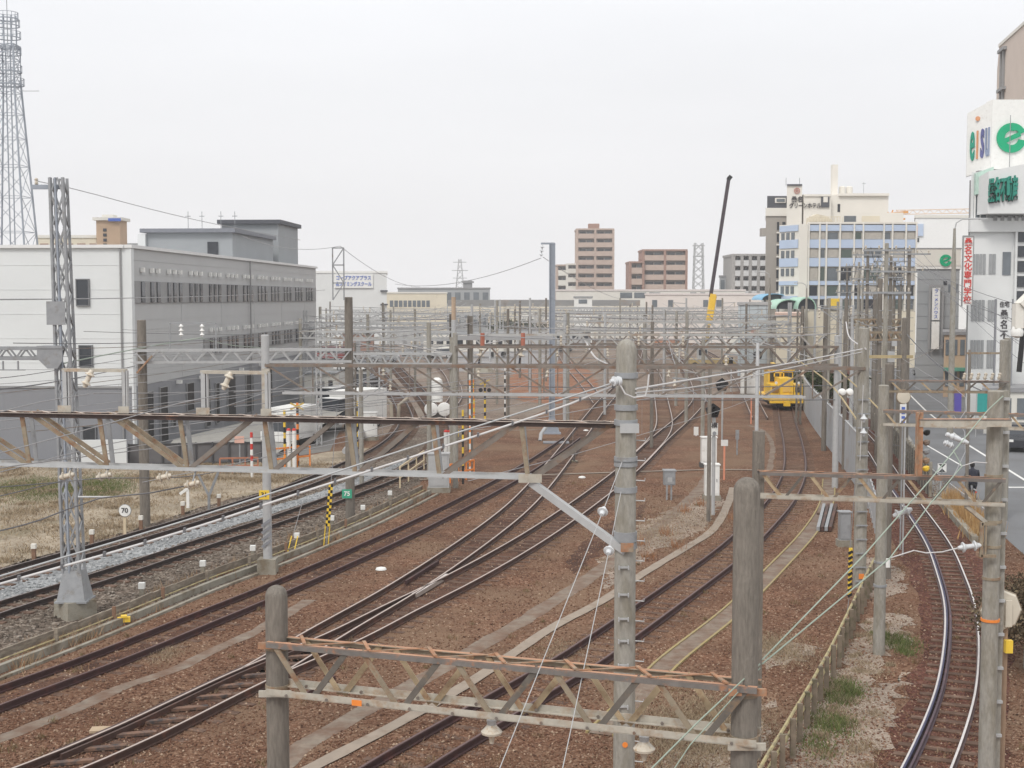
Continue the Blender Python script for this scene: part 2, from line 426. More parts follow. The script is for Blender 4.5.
DUSTL = mat('pale trough lid concrete', (0.29, 0.24, 0.195), 0.95, 0.14, 2.0, c2=(0.2, 0.14, 0.1), c2fac=0.22, c2scale=1.5, c2sharp=0.1)
ASPH = mat('street asphalt', (0.17, 0.175, 0.185), 0.9, 0.1, 0.8, c2=(0.12, 0.12, 0.125), c2fac=0.35, c2scale=0.4, c2sharp=0.15, bump=0.1, bscale=60)
ASPHD = mat('depot asphalt', (0.15, 0.145, 0.14), 0.9, 0.12, 0.6, c2=(0.2, 0.19, 0.175), c2fac=0.4, c2scale=0.3, c2sharp=0.2)
PAVE = mat('pale pavement', (0.38, 0.37, 0.35), 0.9, 0.1, 1.2)
LINEP = mat('road marking paint', (0.72, 0.72, 0.7), 0.7, 0.1, 5, c2=(0.3, 0.3, 0.3), c2fac=0.2, c2scale=8)

struct('ground', MB().add([(-3500, -60, -0.012), (3500, -60, -0.012), (3500, 7000, -0.012), (-3500, 7000, -0.012)], [(0, 1, 2, 3)]), CITY)
struct('ballast_bed', MB().sheet(jagpoly([(-40, 8), (16, 8), (17.5, 22), (18.5, 40), (18.2, 60), (21, 80), (27, 110), (34, 150), (-20, 150), (-20, 110), (-30, 60)], 3, 0.2), 0.0), BAL)
struct('yard_ground', MB().sheet(jagpoly([(-24, 100), (-9, 84), (-5, 92), (1, 96), (5, 112), (11, 118), (20, 122), (34, 150), (40, 330), (-60, 330), (-40, 150)], 2, 0.5), 0.004), YARD)

# zones between the left tracks, their borders taken from points on the ground
def gp(*pts): return [(G(a, b).x, G(a, b).y) for a, b in pts]
k1L = [(-90, 603), (0, 568), (60, 551), (130, 530), (200, 508), (280, 487), (340, 464), (380, 447)]
struct('grass_lot', MB().sheet(jagpoly(gp((-260, 660), *k1L, (330, 452), (260, 462), (130, 465), (0, 463), (-260, 463)), 1.2, 0.25), 0.004), DRYG)
struct('gravel_bed', MB().sheet(jagpoly(gp(*k1L, (420, 428), (470, 428), (432, 473), (405, 496), (330, 540), (240, 583), (150, 612), (60, 640), (0, 661), (-120, 702), (-160, 640)), 1.2, 0.2), 0.004), GRAVB)
struct('fresh_ballast_strip', MB().sheet(jagpoly(gp((-90, 618), (0, 583), (100, 556), (200, 527), (300, 499), (380, 470), (415, 455), (400, 466), (342, 492), (270, 515), (200, 537), (100, 570), (0, 602), (-90, 635)), 1.0, 0.12), 0.008), GRAVG)
struct('narrow_gauge_bed', MB().sheet(jagpoly(gp((800, 850), (862, 768), (905, 700), (925, 640), (915, 585), (890, 540), (866, 500), (845, 450), (815, 410), (806, 388), (822, 366), (850, 360), (858, 372), (836, 388), (860, 410), (905, 455), (935, 500), (975, 545), (1000, 600), (1012, 660), (1004, 768), (990, 850)), 1.0, 0.15), 0.004), BALD)
# street and depot asphalt
street = gp((1180, 700), (1030, 560), (985, 520), (950, 490), (915, 445), (890, 405), (868, 372), (862, 350), (905, 350), (948, 372), (1010, 405), (1100, 430), (1300, 520))
struct('road', MB().sheet(street, 0.008), ASPH)
struct('depot_road', MB().sheet(gp((-260, 462), (0, 464), (130, 464), (262, 461), (330, 451), (345, 420), (372, 395), (395, 365), (370, 340), (300, 345), (135, 440), (-260, 440)), 0.008), ASPHD)
struct('pavement', MB().prism(gp((1300, 500), (1100, 418), (1010, 396), (955, 372), (925, 352), (915, 345), (960, 345), (1100, 370), (1400, 420)), 0.0, 0.13), PAVE)

def painted(name, a, b, w_):
    A_ = G(*a); B_ = G(*b); d = (B_ - A_).normalized(); sd = V((d.y, -d.x, 0)) * w_ / 2; h = V((0, 0, 0.012))
    return struct(name, MB().add([A_ - sd + h, A_ + sd + h, B_ + sd + h, B_ - sd + h], [(0, 1, 2, 3)]), LINEP)
painted('road_marking', (1034, 486), (968, 445), 0.16)
painted('road_marking', (966, 443), (925, 410), 0.14)
painted('road_marking', (925, 410), (900, 385), 0.14)
painted('road_marking', (1008, 487.5), (1040, 487.5), 0.3)
painted('road_marking', (926, 445), (962, 466), 0.12)

# dusty strips and trough lids between the tracks
def lane(name, pix, w_, z, m, jag=0.05):
    pts = resample(catmull([G(*p) for p in pix], 0.7), 0.6)
    return struct(name, strip(pts, w_, z, jag), m)
lane('dusty_path', [(-60, 762), (0, 739), (78, 708), (125, 686), (166, 673), (200, 657), (262, 628), (310, 600)], 0.42, 0.006, DUST)
lane('dusty_path', [(270, 775), (295, 751), (390, 697), (472, 651), (537, 612), (576, 587), (600, 570), (652, 532), (700, 489), (712, 470)], 0.55, 0.006, DUST)
lane('trough_lid_path', [(280, 785), (319, 765), (404, 721), (475, 680), (515, 653), (556, 626), (600, 603), (642, 575), (678, 553), (711, 532), (728, 504), (733, 488)], 0.34, 0.03, DUSTL, 0.015)
pl = [(600, 735), (640, 695), (664, 667), (732, 612), (781.6, 563), (809, 533), (826, 505), (829, 480)]
lane('cable_trough_path', pl, 0.52, 0.02, DUST, 0.01)
YEDGE = mat('worn yellow kerb paint', (0.34, 0.27, 0.12), 0.9, 0.2, 4, c2=(0.25, 0.2, 0.13), c2fac=0.4, c2scale=4)
for sgn in (-1, 1):
    pts = resample(catmull([G(*p) for p in pl], 0.7), 0.6); m_ = MB()
    sweep(m_, offset(pts, sgn * 0.29), [(-0.03, 0.0), (0.03, 0.0), (0.03, 0.05), (-0.03, 0.05)])
    struct('trough_kerb', m_, YEDGE)
lane('dusty_path', [(748, 425), (762, 430), (772, 444), (771, 461), (766, 482)], 0.3, 0.006, DUST)
lane('dusty_path', [(420, 480), (520, 476), (640, 472), (730, 470), (812, 472)], 0.3, 0.03, DUSTL, 0.02)   # the trough that crosses every track
lane('dusty_path', [(430, 428), (520, 430), (600, 425)], 0.6, 0.006, DUST, 0.2)
# low concrete edges of the narrow-gauge bed
m_ = MB(); pts = resample(catmull([G(935, 500), G(944, 508), G(958, 524), G(975, 543)], .7), .5)
sweep(m_, pts, [(-.12, 0), (.12, 0), (.12, .25), (-.12, .25)]); struct('concrete_kerb', m_, CONC)
# bare dusty patches
for pg, m_, z in ((((760, 645), (790, 640), (820, 648), (790, 662), (755, 668)), DRYG, .008), (((650, 768), (700, 715), (765, 700), (770, 740), (740, 790), (600, 800)), DRYG, .008),
        (((853, 640), (880, 612), (912, 617), (908, 640), (880, 660), (870, 690), (905, 672), (890, 730), (868, 790), (760, 860), (790, 740), (810, 712)), DRYG, .009),
        (((600, 560), (650, 520), (700, 495), (728, 500), (700, 530), (640, 560), (610, 590)), DRYG, .005),
        (((862, 555), (892, 560), (905, 590), (880, 600), (858, 590)), DRYG, .009)):
    struct('bare_earth', MB().sheet(jagpoly(gp(*pg), 0.3, 0.26), z), m_)

# ================================================================== TRACKS
HEADS = {}
def rust_rail(name, side, head):
    HEADS[name] = mat(name + ' head', head, 0.45, 0.12, 8, metal=0.3); return mat(name, side, 0.6, 0.18, 6, metal=0.2, c2=(side[0] * 1.8, side[1] * 1.4, side[2] * 1.2), c2fac=0.3, c2scale=2)
RAIL_RUST = rust_rail('idle rusted rail', (0.06, 0.03, 0.03), (0.12, 0.065, 0.06))
RAIL_USED = rust_rail('used rail', (0.075, 0.042, 0.034), (0.5, 0.42, 0.38))
RAIL_MAIN = rust_rail('main line rail', (0.045, 0.032, 0.03), (0.2, 0.165, 0.16))
RAIL_SHINY = rust_rail('shiny narrow rail', (0.1, 0.065, 0.065), (0.66, 0.63, 0.62))
SLEEP = mat('old timber sleeper', (0.105, 0.062, 0.044), 0.95, 0.3, 3, island=0.3, c2=(0.17, 0.11, 0.08), c2fac=0.35, c2scale=3)
SLEEPL = mat('bleached timber sleeper', (0.2, 0.13, 0.09), 0.95, 0.3, 3, island=0.3, c2=(0.1, 0.055, 0.04), c2fac=0.4, c2scale=3)
RP = [(-.062, .03), (.062, .03), (.062, .045), (.012, .06), (.012, .135), (.034, .145), (.034, .175), (.024, .185), (-.024, .185), (-.034, .175), (-.034, .145), (-.012, .135), (-.012, .06), (-.062, .045)]
def scaled(k): return [(a, b) if k == 1 else (a * k, .03 + (b - .03) * k) for a, b in RP]
TRK = {}
def track(key, pix, gauge, rm, sm, sleep_top, label, zsc=1.0, slen=1.0, far=None, nsl=100):
    pts = [G(*p) for p in pix]
    if far: pts += [V(p) for p in far]
    line = resample(catmull(pts, 1.0), 1.0); TRK[key] = line
    t = T('railway_track', label, 'railway track', loc=(line[0].x, line[0].y, 0))
    fine = resample(line, 0.8)
    for sg in (-1, 1):
        mb = MB(); sweep(mb, offset(fine, sg * gauge / 2), scaled(zsc)); ra = t.part('rail', mb, rm)
        zt_ = .03 + .155 * zsc; hw = .026 * zsc; mb = MB(); sweep(mb, offset(fine, sg * gauge / 2), [(-hw, zt_ + .001), (hw, zt_ + .001), (hw, zt_ + .005), (-hw, zt_ + .005)]); t.part('rail_head', mb, HEADS[rm.name], parent=ra)
    sp = resample(line, 0.62); L_ = gauge + 0.9 * slen
    proto = None; n = 0; rest = MB()
    for i, p in enumerate(sp[:-1]):
        d = sp[i + 1] - p; a = math.atan2(d.y, d.x)
        vis = abs(p.x) / max(p.y, 1) < 0.42 and p.y > 22.5
        jit = random.uniform(-.05, .05)
        if vis and n < nsl:
            if proto is None:
                me = MB().box((0, 0, 0), (0.2, L_, 0.14)); proto = link('sleeper', me, sm); o = proto
            else: o = proto.copy(); col.objects.link(o)
            o.parent = t.o; o.location = t.I @ V((p.x, p.y, sleep_top - .07 + random.uniform(-.012, .004))); o.rotation_euler = (0, 0, a + jit * .3); n += 1
        elif p.y > 20: rest.box((p.x, p.y, sleep_top - .07), (0.2, L_, 0.14), a)
    if rest.v:
        o = t.part('sleeper_row', rest, sm); o['kind'] = 'stuff'
    return t
K1 = track('k1', [(-120, 622), (0, 580), (100, 551), (200, 521), (300, 488), (342, 470), (380, 452), (400, 436), (406, 424), (403, 410), (392, 390), (378, 372), (366, 358)], 1.0, RAIL_MAIN, SLEEP, .045, 'dark railed main line track running beside the dry grass lot')
K2 = track('k2', [(-120, 657), (0, 613), (100, 582), (200, 548), (274, 524), (342, 499), (400, 476), (430, 458), (442, 440), (438, 418), (424, 398), (405, 378), (388, 360)], 1.0, RAIL_MAIN, SLEEP, .045, 'main line track between the pale grey ballast strip and the low timber barrier')
T3 = track('t3', [(-100, 742), (0, 703), (100, 666), (200, 625), (282, 591), (391, 542), (450, 513), (508, 482), (545, 459), (572, 440)], 1.05, RAIL_RUST, SLEEP, .012, 'idle purple rusted siding next to the low timber barrier')
T4 = track('t4', [(264, 677), (300, 655), (340, 631), (400, 596), (482, 540), (522, 507), (562, 460), (584, 430), (603, 405), (622, 385), (634, 366), (640, 350)], 1.12, RAIL_USED, SLEEP, .018, 'polished track branching left at the turnout, passing left of the thick pole')
T5 = track('t5', [(-60, 820), (72, 768), (140, 738), (200, 708), (264, 677), (300, 662), (340, 645), (400, 614), (458, 585), (520, 550), (570, 517), (626, 474), (660, 441), (688, 416), (699, 402), (698, 388), (690, 374), (680, 362), (668, 350)], 1.12, RAIL_USED, SLEEP, .018, 'polished yard track from the bottom left corner that kinks left beyond the thick pole')
T5B = track('t5b', [(630, 470), (643, 457), (657, 442), (664, 428), (662, 405), (655, 376), (645, 360), (636, 348)], 1.12, RAIL_USED, SLEEP, .01, 'short connecting track that merges just right of the thick pole')
T6 = track('t6', [(300, 840), (407, 768), (480, 725), (526, 697), (577, 667), (613, 642), (680, 594), (732, 555), (757, 531), (777, 509), (790, 488), (795, 468), (793, 445), (788, 425), (785, 408), (782, 392), (779, 376), (774, 360)], 1.12, RAIL_RUST, SLEEP, .014, 'idle rusted track leading up to the yellow maintenance machine')
T7 = track('t7', [(900, 830), (930, 768), (954, 703), (961, 655), (960, 612), (950, 577), (938, 548), (912, 509), (895, 485), (876, 455), (852, 425), (832, 402), (824, 388), (828, 376), (840, 367), (850, 360)], 0.84, RAIL_SHINY, SLEEP, .04, 'shiny narrow gauge track curving along the right edge', zsc=.85, slen=.75)
# guard rail inside the curve of the narrow line
mb = MB(); gl = [p for p in TRK['t7'] if p.y < 64]; sweep(mb, offset(resample(gl, .8), -0.29), scaled(.8)); T7.part('guard_rail', mb, rust_rail('guard rail steel', (0.09, 0.06, 0.075), (0.3, 0.24, 0.25)))
mb = MB(); sweep(mb, offset(resample(gl, .8), -0.375), [(-.02, .15), (.02, .15), (.02, .19), (-.02, .19)]); T7.part('guard_strip', mb, mat('blue black strip', (0.03, 0.03, 0.08), 0.5))
# further tracks in the yard
def yl(key, pix, lab): return track(key, pix, 1.12, RAIL_USED, SLEEP, .01, lab, nsl=60)
yl('y1', [(700, 402), (722, 425), (735, 440)], 'stub of rusted track right of the kink in the yard track') if False else None
yl('y2', [(668, 350), (640, 341), (610, 333), (590, 327)], 'far polished track running on from the kinked yard track to the station')
yl('y3', [(636, 348), (622, 340), (600, 331), (585, 326)], 'far track running on from the short connecting track to the station')
yl('y4', [(600, 405), (585, 385), (570, 368), (560, 350), (556, 335)], 'faint track left of the thick pole behind the long girders')
yl('y5', [(760, 420), (748, 395), (735, 375), (715, 358), (690, 345)], 'far siding beside the white cabinets')
yl('y6', [(366, 358), (352, 345), (345, 335), (342, 327)], 'far end of the main line next to the parked vans')
yl('y7', [(388, 360), (372, 347), (362, 337), (357, 328)], 'far end of the second main line track next to the platforms')
yl('y8', [(438, 418), (455, 400), (452, 380), (436, 362), (418, 348)], 'track curving away behind the white double tank signal')
yl('y9', [(774, 360), (768, 348), (758, 338), (745, 330)], 'far end of the track behind the yellow machine')
yl('y10', [(850, 360), (856, 350), (854, 340), (846, 332)], 'far end of the narrow gauge track under the crowded poles')

# turnout details: point blades, frog, dark plates
def plate(pix, d, m, label, cat='rail fitting', z=.03):
    g_ = G(*pix); return single('rail_joint_plate', MB().box((g_.x, g_.y, z + d[2] / 2), d, d[3] if len(d) > 3 else 0), m, label, cat)
mb = MB()
for i in range(9):
    p = TRK['t5'][0]
sw = [p for p in TRK['t5'] if 24.5 < p.y < 33]
mb = MB(); sweep(mb, offset(resample(sw, .6), -.40), [(-.03, .05), (.03, .05), (.03, .17), (-.03, .17)]); T5.part('point_blade', mb, RAIL_USED)
mb = MB(); sweep(mb, offset(resample(sw, .6), -.64), [(-.03, .05), (.03, .05), (.03, .18), (-.03, .18)]); T5.part('wing_rail', mb, RAIL_USED)
for i, p in enumerate(resample(sw, .9)): T5.part('slide_plate', MB().box((p.x - .1, p.y + .05, .06), (.8, .16, .06), .25), mat('orange stained slide plate', (0.19, 0.11, 0.075), .85, .3, 5, c2=(.06, .05, .05), c2fac=.45, c2scale=4))
fr = [G(414, 599), G(424, 593), G(440, 583), G(447, 579)]
mb = MB(); sweep(mb, resample(catmull(fr, .5), .4), [(-.1, .05), (.1, .05), (.08, .17), (-.08, .17)]); T5.part('frog', mb, mat('worn frog steel', (0.3, 0.25, 0.22), .6, .15, 5, top=(.55, .5, .48)))
for a, b in (((402, 586), (435, 565)), ((300, 700), (330, 682))):
    pts = resample([G(*a), G(*b)], .5); mb = MB(); sweep(mb, offset(pts, .12), [(-.03, .05), (.03, .05), (.03, .17), (-.03, .17)]); T5.part('check_rail', mb, RAIL_RUST)
plank = MB(); g_ = G(101, 732); plank.box((g_.x, g_.y, .05), (.42, .3, .05), .1); single('plank', plank, mat('bleached plank', (.42, .32, .22), .9, .15), 'small bleached board lying on ballast near the bottom left corner', 'board')
for px, py, lb in ((124, 624.5, 'yellow painted clamp across the idle siding rail'), ):
    g_ = G(px, py); single('rail_clamp', MB().box((g_.x, g_.y, .14), (.34, .12, .14), .3).box((g_.x, g_.y, .23), (.16, .2, .05), .3), HAZY, lb, 'clamp')
for (px, py, lb) in ((381, 570, 'white plastic sheet scrap on the ballast left of the turnout'), (582, 478, 'white scrap on the ballast just left of the thick pole'), (586, 431, 'small white slab between the far rails')):
    g_ = G(px, py); single('litter', MB().lathe([(.02, 0), (.19, .01), (.16, .07), (.03, .1)], (g_.x, g_.y, .005), n=9), WHITE, lb, 'litter')

# oily dark ballast between and beside the busy rails
OIL = gravel_mat('oily ballast', [(.035, .02, .016), (.09, .048, .034), (.07, .036, .026), (.13, .075, .055)], .055, patch=(.15, .08, .055), patchfac=.5, patchscale=.7)
for k_, w0 in (('t5', .75), ('t4', .7), ('t3', .5)):
    ln_ = [p for p in TRK[k_] if 22 < p.y < 90]; struct('oil_stain', strip(resample(ln_, .5), w0, .009, .12), OIL)
struct('oil_stain', MB().sheet(jagpoly(gp((566, 560), (600, 528), (650, 500), (640, 520), (600, 552), (575, 575)), .3, .12), .006), OIL)
# ================================================================== LOOSE STONE AND GRASS
def stones(name, N_, area, size, m, z=0.0):
    """area: function giving n random (x, y)"""
    xy = area(N_); n = len(xy); s = size[0] + (size[1] - size[0]) * rng.random(n) ** 2
    oc = np.array([(1, 0, 0), (-1, 0, 0), (0, 1, 0), (0, -1, 0), (0, 0, 1), (0, 0, -1)], float)
    fc = np.array([(0, 2, 4), (2, 1, 4), (1, 3, 4), (3, 0, 4), (2, 0, 5), (1, 2, 5), (3, 1, 5), (0, 3, 5)])
    vs = oc[None] * (s[:, None, None] * (0.65 + .7 * rng.random((n, 6, 1)))); vs[:, :, 2] *= .75
    a = rng.random(n) * 6.28; ca, sa = np.cos(a)[:, None], np.sin(a)[:, None]
    x_ = vs[:, :, 0] * ca - vs[:, :, 1] * sa; y_ = vs[:, :, 0] * sa + vs[:, :, 1] * ca
    tilt = (rng.random((n, 1)) - .5) * 1.2; z_ = vs[:, :, 2] + x_ * tilt
    out = np.stack([x_ + xy[:, :1], y_ + xy[:, 1:2], z_ + z + s[:, None] * .25], -1).reshape(-1, 3)
    fa = (fc[None] + (np.arange(n) * 6)[:, None, None]).reshape(-1)
    me = bpy.data.meshes.new(name); me.vertices.add(len(out)); me.vertices.foreach_set('co', out.reshape(-1))
    me.loops.add(len(fa)); me.loops.foreach_set('vertex_index', fa)
    me.polygons.add(n * 8); me.polygons.foreach_set('loop_start', np.arange(0, n * 24, 3)); me.polygons.foreach_set('loop_total', np.full(n * 8, 3))
    me.update(calc_edges=True); me.materials.append(m); o = bpy.data.objects.new(name, me); col.objects.link(o); return o
def island_mat(name, cols, rough=.95):
    m = bpy.data.materials.new(name); m.use_nodes = True; N = m.node_tree.nodes; L = m.node_tree.links; b = N['Principled BSDF']
    b.inputs['Roughness'].default_value = rough; b.inputs['Specular IOR Level'].default_value = .15
    g_ = N.new('ShaderNodeNewGeometry'); cr_ = N.new('ShaderNodeValToRGB'); el = cr_.color_ramp.elements
    el[0].position = 0; el[0].color = (*cols[0], 1); el[1].position = 1; el[1].color = (*cols[-1], 1)
    for i, c in enumerate(cols[1:-1]): q = el.new((i + 1) / (len(cols) - 1)); q.color = (*c, 1)
    L.new(g_.outputs['Random Per Island'], cr_.inputs[0]); L.new(cr_.outputs[0], b.inputs['Base Color']); return m
def inpoly(xy, poly):
    p = np.array(poly); x, y = xy[:, 0], xy[:, 1]; c = np.zeros(len(xy), bool); j = len(p) - 1
    for i in range(len(p)):
        c ^= ((p[i, 1] > y) != (p[j, 1] > y)) & (x < (p[j, 0] - p[i, 0]) * (y - p[i, 1]) / (p[j, 1] - p[i, 1] + 1e-12) + p[i, 0]); j = i
    return c
def fan(y0, y1, power=1.0):
    def f(n):
        y = y0 + (y1 - y0) * rng.random(n) ** power; x = (rng.random(n) * 2 - 1) * y * .405; return np.stack([x, y], 1)
    return f
lot = gp((-260, 660), *k1L, (330, 452), (260, 462), (130, 465), (0, 463), (-260, 463))
kb = gp(*k1L, (420, 428), (470, 428), (432, 473), (405, 496), (330, 540), (240, 583), (150, 612), (60, 640), (0, 661), (-120, 702), (-160, 640))
kg = gp((-90, 618), (0, 583), (100, 556), (200, 527), (300, 499), (380, 470), (415, 455), (400, 466), (342, 492), (270, 515), (200, 537), (100, 570), (0, 602), (-90, 635))
lanes = []
for nm in ('dusty_path', 'trough_lid_path', 'cable_trough_path'):
    for o in bpy.data.objects:
        if o.name.startswith(nm):
            vs = [v.co for v in o.data.vertices]; h = len(vs) // 2; lanes.append([(v.x, v.y) for v in vs[:h]] + [(v.x, v.y) for v in reversed(vs[h:])])
def red_area(n):
    xy = fan(23.5, 64, 1.5)(n); k = ~inpoly(xy, lot) & ~inpoly(xy, kb) & ~inpoly(xy, street)
    for l in lanes: k &= ~inpoly(xy, l)
    return xy[k]
def within(poly, y0, y1): return lambda n: (lambda xy: xy[inpoly(xy, poly)])(fan(y0, y1)(n))
o = stones('ballast_stones', 130000, red_area, (.012, .042), island_mat('loose rust stone', [(.06, .032, .023), (.155, .078, .05), (.19, .105, .068), (.125, .062, .04), (.26, .16, .11), (.165, .083, .054), (.45, .34, .25)])); o['kind'] = 'stuff'
o = stones('gravel_stones', 60000, lambda n: (lambda xy: xy[inpoly(xy, kb) & ~inpoly(xy, kg)])(fan(30, 70)(n)), (.03, .07), island_mat('loose brown stone', [(.06, .048, .04), (.14, .11, .09), (.2, .165, .135), (.1, .08, .065), (.34, .3, .26)])); o['kind'] = 'stuff'
o = stones('fresh_ballast_stones', 60000, within(kg, 30, 75), (.03, .07), island_mat('loose grey stone', [(.16, .165, .17), (.3, .31, .32), (.22, .23, .24), (.5, .5, .5)])); o['kind'] = 'stuff'

def blades(name, xy, h, m, lean=.5, wd=.012):
    n = len(xy); hh = h[0] + (h[1] - h[0]) * rng.random(n); a = rng.random(n) * 6.28; dx, dy = np.cos(a) * wd, np.sin(a) * wd; l = (rng.random((n, 2)) - .5) * lean * hh[:, None] * 2
    z0 = np.full(n, .012)
    A_ = np.stack([xy[:, 0] - dx, xy[:, 1] - dy, z0], 1); B_ = np.stack([xy[:, 0] + dx, xy[:, 1] + dy, z0], 1); C_ = np.stack([xy[:, 0] + l[:, 0], xy[:, 1] + l[:, 1], hh], 1)
    out = np.stack([A_, B_, C_], 1).reshape(-1, 3)
    me = bpy.data.meshes.new(name); me.vertices.add(n * 3); me.vertices.foreach_set('co', out.reshape(-1)); me.loops.add(n * 3); me.loops.foreach_set('vertex_index', np.arange(n * 3))
    me.polygons.add(n); me.polygons.foreach_set('loop_start', np.arange(0, n * 3, 3)); me.polygons.foreach_set('loop_total', np.full(n, 3)); me.update(calc_edges=True)
    me.materials.append(m); o = bpy.data.objects.new(name, me); col.objects.link(o); o['kind'] = 'stuff'; return o
DRYB = island_mat('dry grass blades', [(.24, .18, .12), (.34, .27, .19), (.28, .21, .13), (.4, .33, .24)])
GRNB = island_mat('green grass blades', [(.09, .12, .035), (.14, .17, .06), (.11, .14, .045), (.2, .19, .09)])
REDB = island_mat('rusty weed blades', [(.3, .13, .06), (.36, .2, .11), (.26, .12, .06)])
def clumps(poly, y0, y1, n, nc, r):
    c = within(poly, y0, y1)(nc * 12)[:nc]; i = rng.integers(0, len(c), n); return c[i] + rng.normal(0, r, (n, 2)) * (.3 + rng.random((len(c), 1)))[i]
blades('dry_grass', np.concatenate([within(lot, 36, 72)(42000), clumps(lot, 40, 70, 26000, 90, .5)]), (.03, .17), DRYB, .9, .02)
def blob(cx, cy, r, n): g_ = G(cx, cy); return np.stack([g_.x + rng.normal(0, r, n), g_.y + rng.normal(0, r * 1.8, n)], 1)
blades('green_grass', np.concatenate([blob(18, 487, .9, 5000), blob(60, 489, 1.2, 7000), blob(96, 486, .9, 5000), blob(105, 492, .6, 2500), blob(846, 688, .2, 900), blob(838, 698, .16, 900), blob(852, 694, .1, 300), blob(830, 727, .22, 1000), blob(843, 722, .12, 300), blob(898, 642, .24, 1300), blob(880, 636, .12, 500), blob(905, 652, .12, 400), blob(815, 745, .22, 500), blob(822, 712, .3, 250)]), (.03, .13), GRNB, .6, .012)
VERGE = gravel_mat('sandy verge earth', [(.2, .155, .12), (.34, .28, .23), (.27, .21, .17), (.42, .36, .3)], .05, patch=(.2, .13, .09), patchfac=.3, patchscale=.8)
for o in bpy.data.objects:
    if o.name.startswith('bare_earth'): o.data.materials[0] = VERGE
fp = gp((790, 800), (820, 700), (862, 620), (885, 612), (915, 620), (880, 690), (880, 760), (860, 830))
blades('dry_verge_grass', np.concatenate([within(fp, 23, 42)(60000), clumps(fp, 23, 40, 9000, 60, .15), blob(783, 652, .5, 3500), blob(770, 645, .3, 1500), blob(670, 740, .6, 7000), blob(720, 720, .6, 7000), blob(650, 535, 1.0, 4000), blob(690, 520, 1.2, 4000), blob(165, 655, .25, 700), blob(560, 650, .35, 900), blob(700, 740, .6, 5000)]), (.02, .11), DRYB, .9, .008)
wl = []
for px in range(20, 430, 13):
    py = 668 - (px) * .43 if px < 300 else 545 - (px - 300) * .42; wl.append(blob(px + random.uniform(-5, 5), py + random.uniform(-4, 8), .16, random.randint(30, 160)))
blades('barrier_weeds', np.concatenate(wl), (.1, .4), island_mat('barrier weeds', [(.3, .2, .12), (.38, .29, .19), (.3, .15, .08)]), .5, .012)
cw = red_area(2400)[:170]; ci = rng.integers(0, len(cw), 6500)
blades('scattered_weeds', cw[ci] + rng.normal(0, .12, (6500, 2)) * (.3 + rng.random((len(cw), 1)))[ci], (.03, .16), island_mat('weed blades', [(.22, .15, .09), (.32, .24, .16), (.2, .11, .06), (.13, .13, .05)]), .6, .01)
blades('rusty_weeds', np.concatenate([blob(x_, y_, .15, 60) for x_, y_ in ((666, 535), (686, 512), (648, 558), (640, 545), (676, 548), (590, 438), (735, 520), (222, 575), (700, 505))]), (.15, .5), REDB, .4, .01)
reeds = np.concatenate([blob(x_, y_, .25, 500) for x_, y_ in ((955, 505), (963, 515), (972, 524), (978, 530), (962, 508), (985, 540))])
blades('dry_reeds', reeds, (.3, .9), island_mat('reed blades', [(.45, .28, .12), (.38, .22, .1), (.55, .4, .2)]), .35, .018)
# ================================================================== BUILDINGS
def facade_rects(root, M_, name, rects, y, m, depth=.06, frame=None, fw=.05):
    """each window its own part on the plane y (local), pane proud by depth, frame a sub-part"""
    for (x0, x1, z0, z1) in rects:
        o = root.part(name, MB().bx(x0, x1, y - depth, y + .02, z0, z1), m, local=True)
        if frame:
            f = MB(); d0, d1 = y - depth - .03, y + .01
            f.bx(x0 - fw, x0, d0, d1, z0 - fw, z1 + fw); f.bx(x1, x1 + fw, d0, d1, z0 - fw, z1 + fw); f.bx(x0, x1, d0, d1, z1, z1 + fw); f.bx(x0, x1, d0, d1, z0 - fw, z0)
            root.part('window_frame', f, frame, local=True, parent=o)

CLAD = mat('pale grey cladding', (0.66, 0.68, 0.69), 0.6, 0.04, 0.4)
CLADS = mat('shaded side cladding', (0.46, 0.465, 0.47), 0.6, 0.04, 0.5)  # front cladding again, the side's dimmer light put into the colour
CLADM = mat('window band grey', (0.28, 0.28, 0.285), 0.6, 0.05, 0.5)
CLADD = mat('dark grey plinth cladding', (0.23, 0.235, 0.255), 0.6, 0.06, 0.5)
PENT = mat('blue grey penthouse wall', (0.32, 0.34, 0.36), 0.65, 0.06, 0.5)
ROOFD = mat('dark roof edge', (0.08, 0.085, 0.1), 0.6, 0.1)
CREAM = mat('cream render', (0.68, 0.62, 0.5), 0.85, 0.06, 0.4, c2=(.5, .45, .37), c2fac=.2, c2scale=.5)
CREAMW = mat('off white render', (0.7, 0.68, 0.63), 0.85, 0.05, 0.4)
TAN = mat('tan tile wall', (0.5, 0.36, 0.25), 0.85, 0.08, 0.6)
BRICKR = mat('red brown tile wall', (0.31, 0.185, 0.145), 0.85, 0.08, 0.6)
BRICKP = mat('pinkish brown balcony', (0.46, 0.355, 0.3), 0.85, 0.08, 0.6)
SHADEW = mat('shaded recess wall', (0.34, 0.29, 0.27), 0.85, 0.1, 0.8)  # shade behind the balconies put into the wall colour
HGREY = mat('hotel grey brown tile', (0.36, 0.33, 0.3), 0.85, 0.07, 0.5)
HWHT = mat('hotel ivory wall', (0.74, 0.71, 0.655), 0.85, 0.05, 0.4)
PBLUE = mat('powder blue panel', (0.47, 0.56, 0.72), 0.7, 0.06, 0.5)
GREYB = mat('plain grey building wall', (0.33, 0.345, 0.36), 0.8, 0.06, 0.4)
WHITEB = mat('white building tile', (0.68, 0.69, 0.69), 0.7, 0.05, 0.5)
ROOFT = mat('grey tile roof', (0.26, 0.26, 0.27), 0.8, 0.12, 1)
CORR = mat('corrugated grey roof', (0.24, 0.24, 0.24), 0.7, 0.1, 1, c2=(.3, .24, .19), c2fac=.3, c2scale=.2)
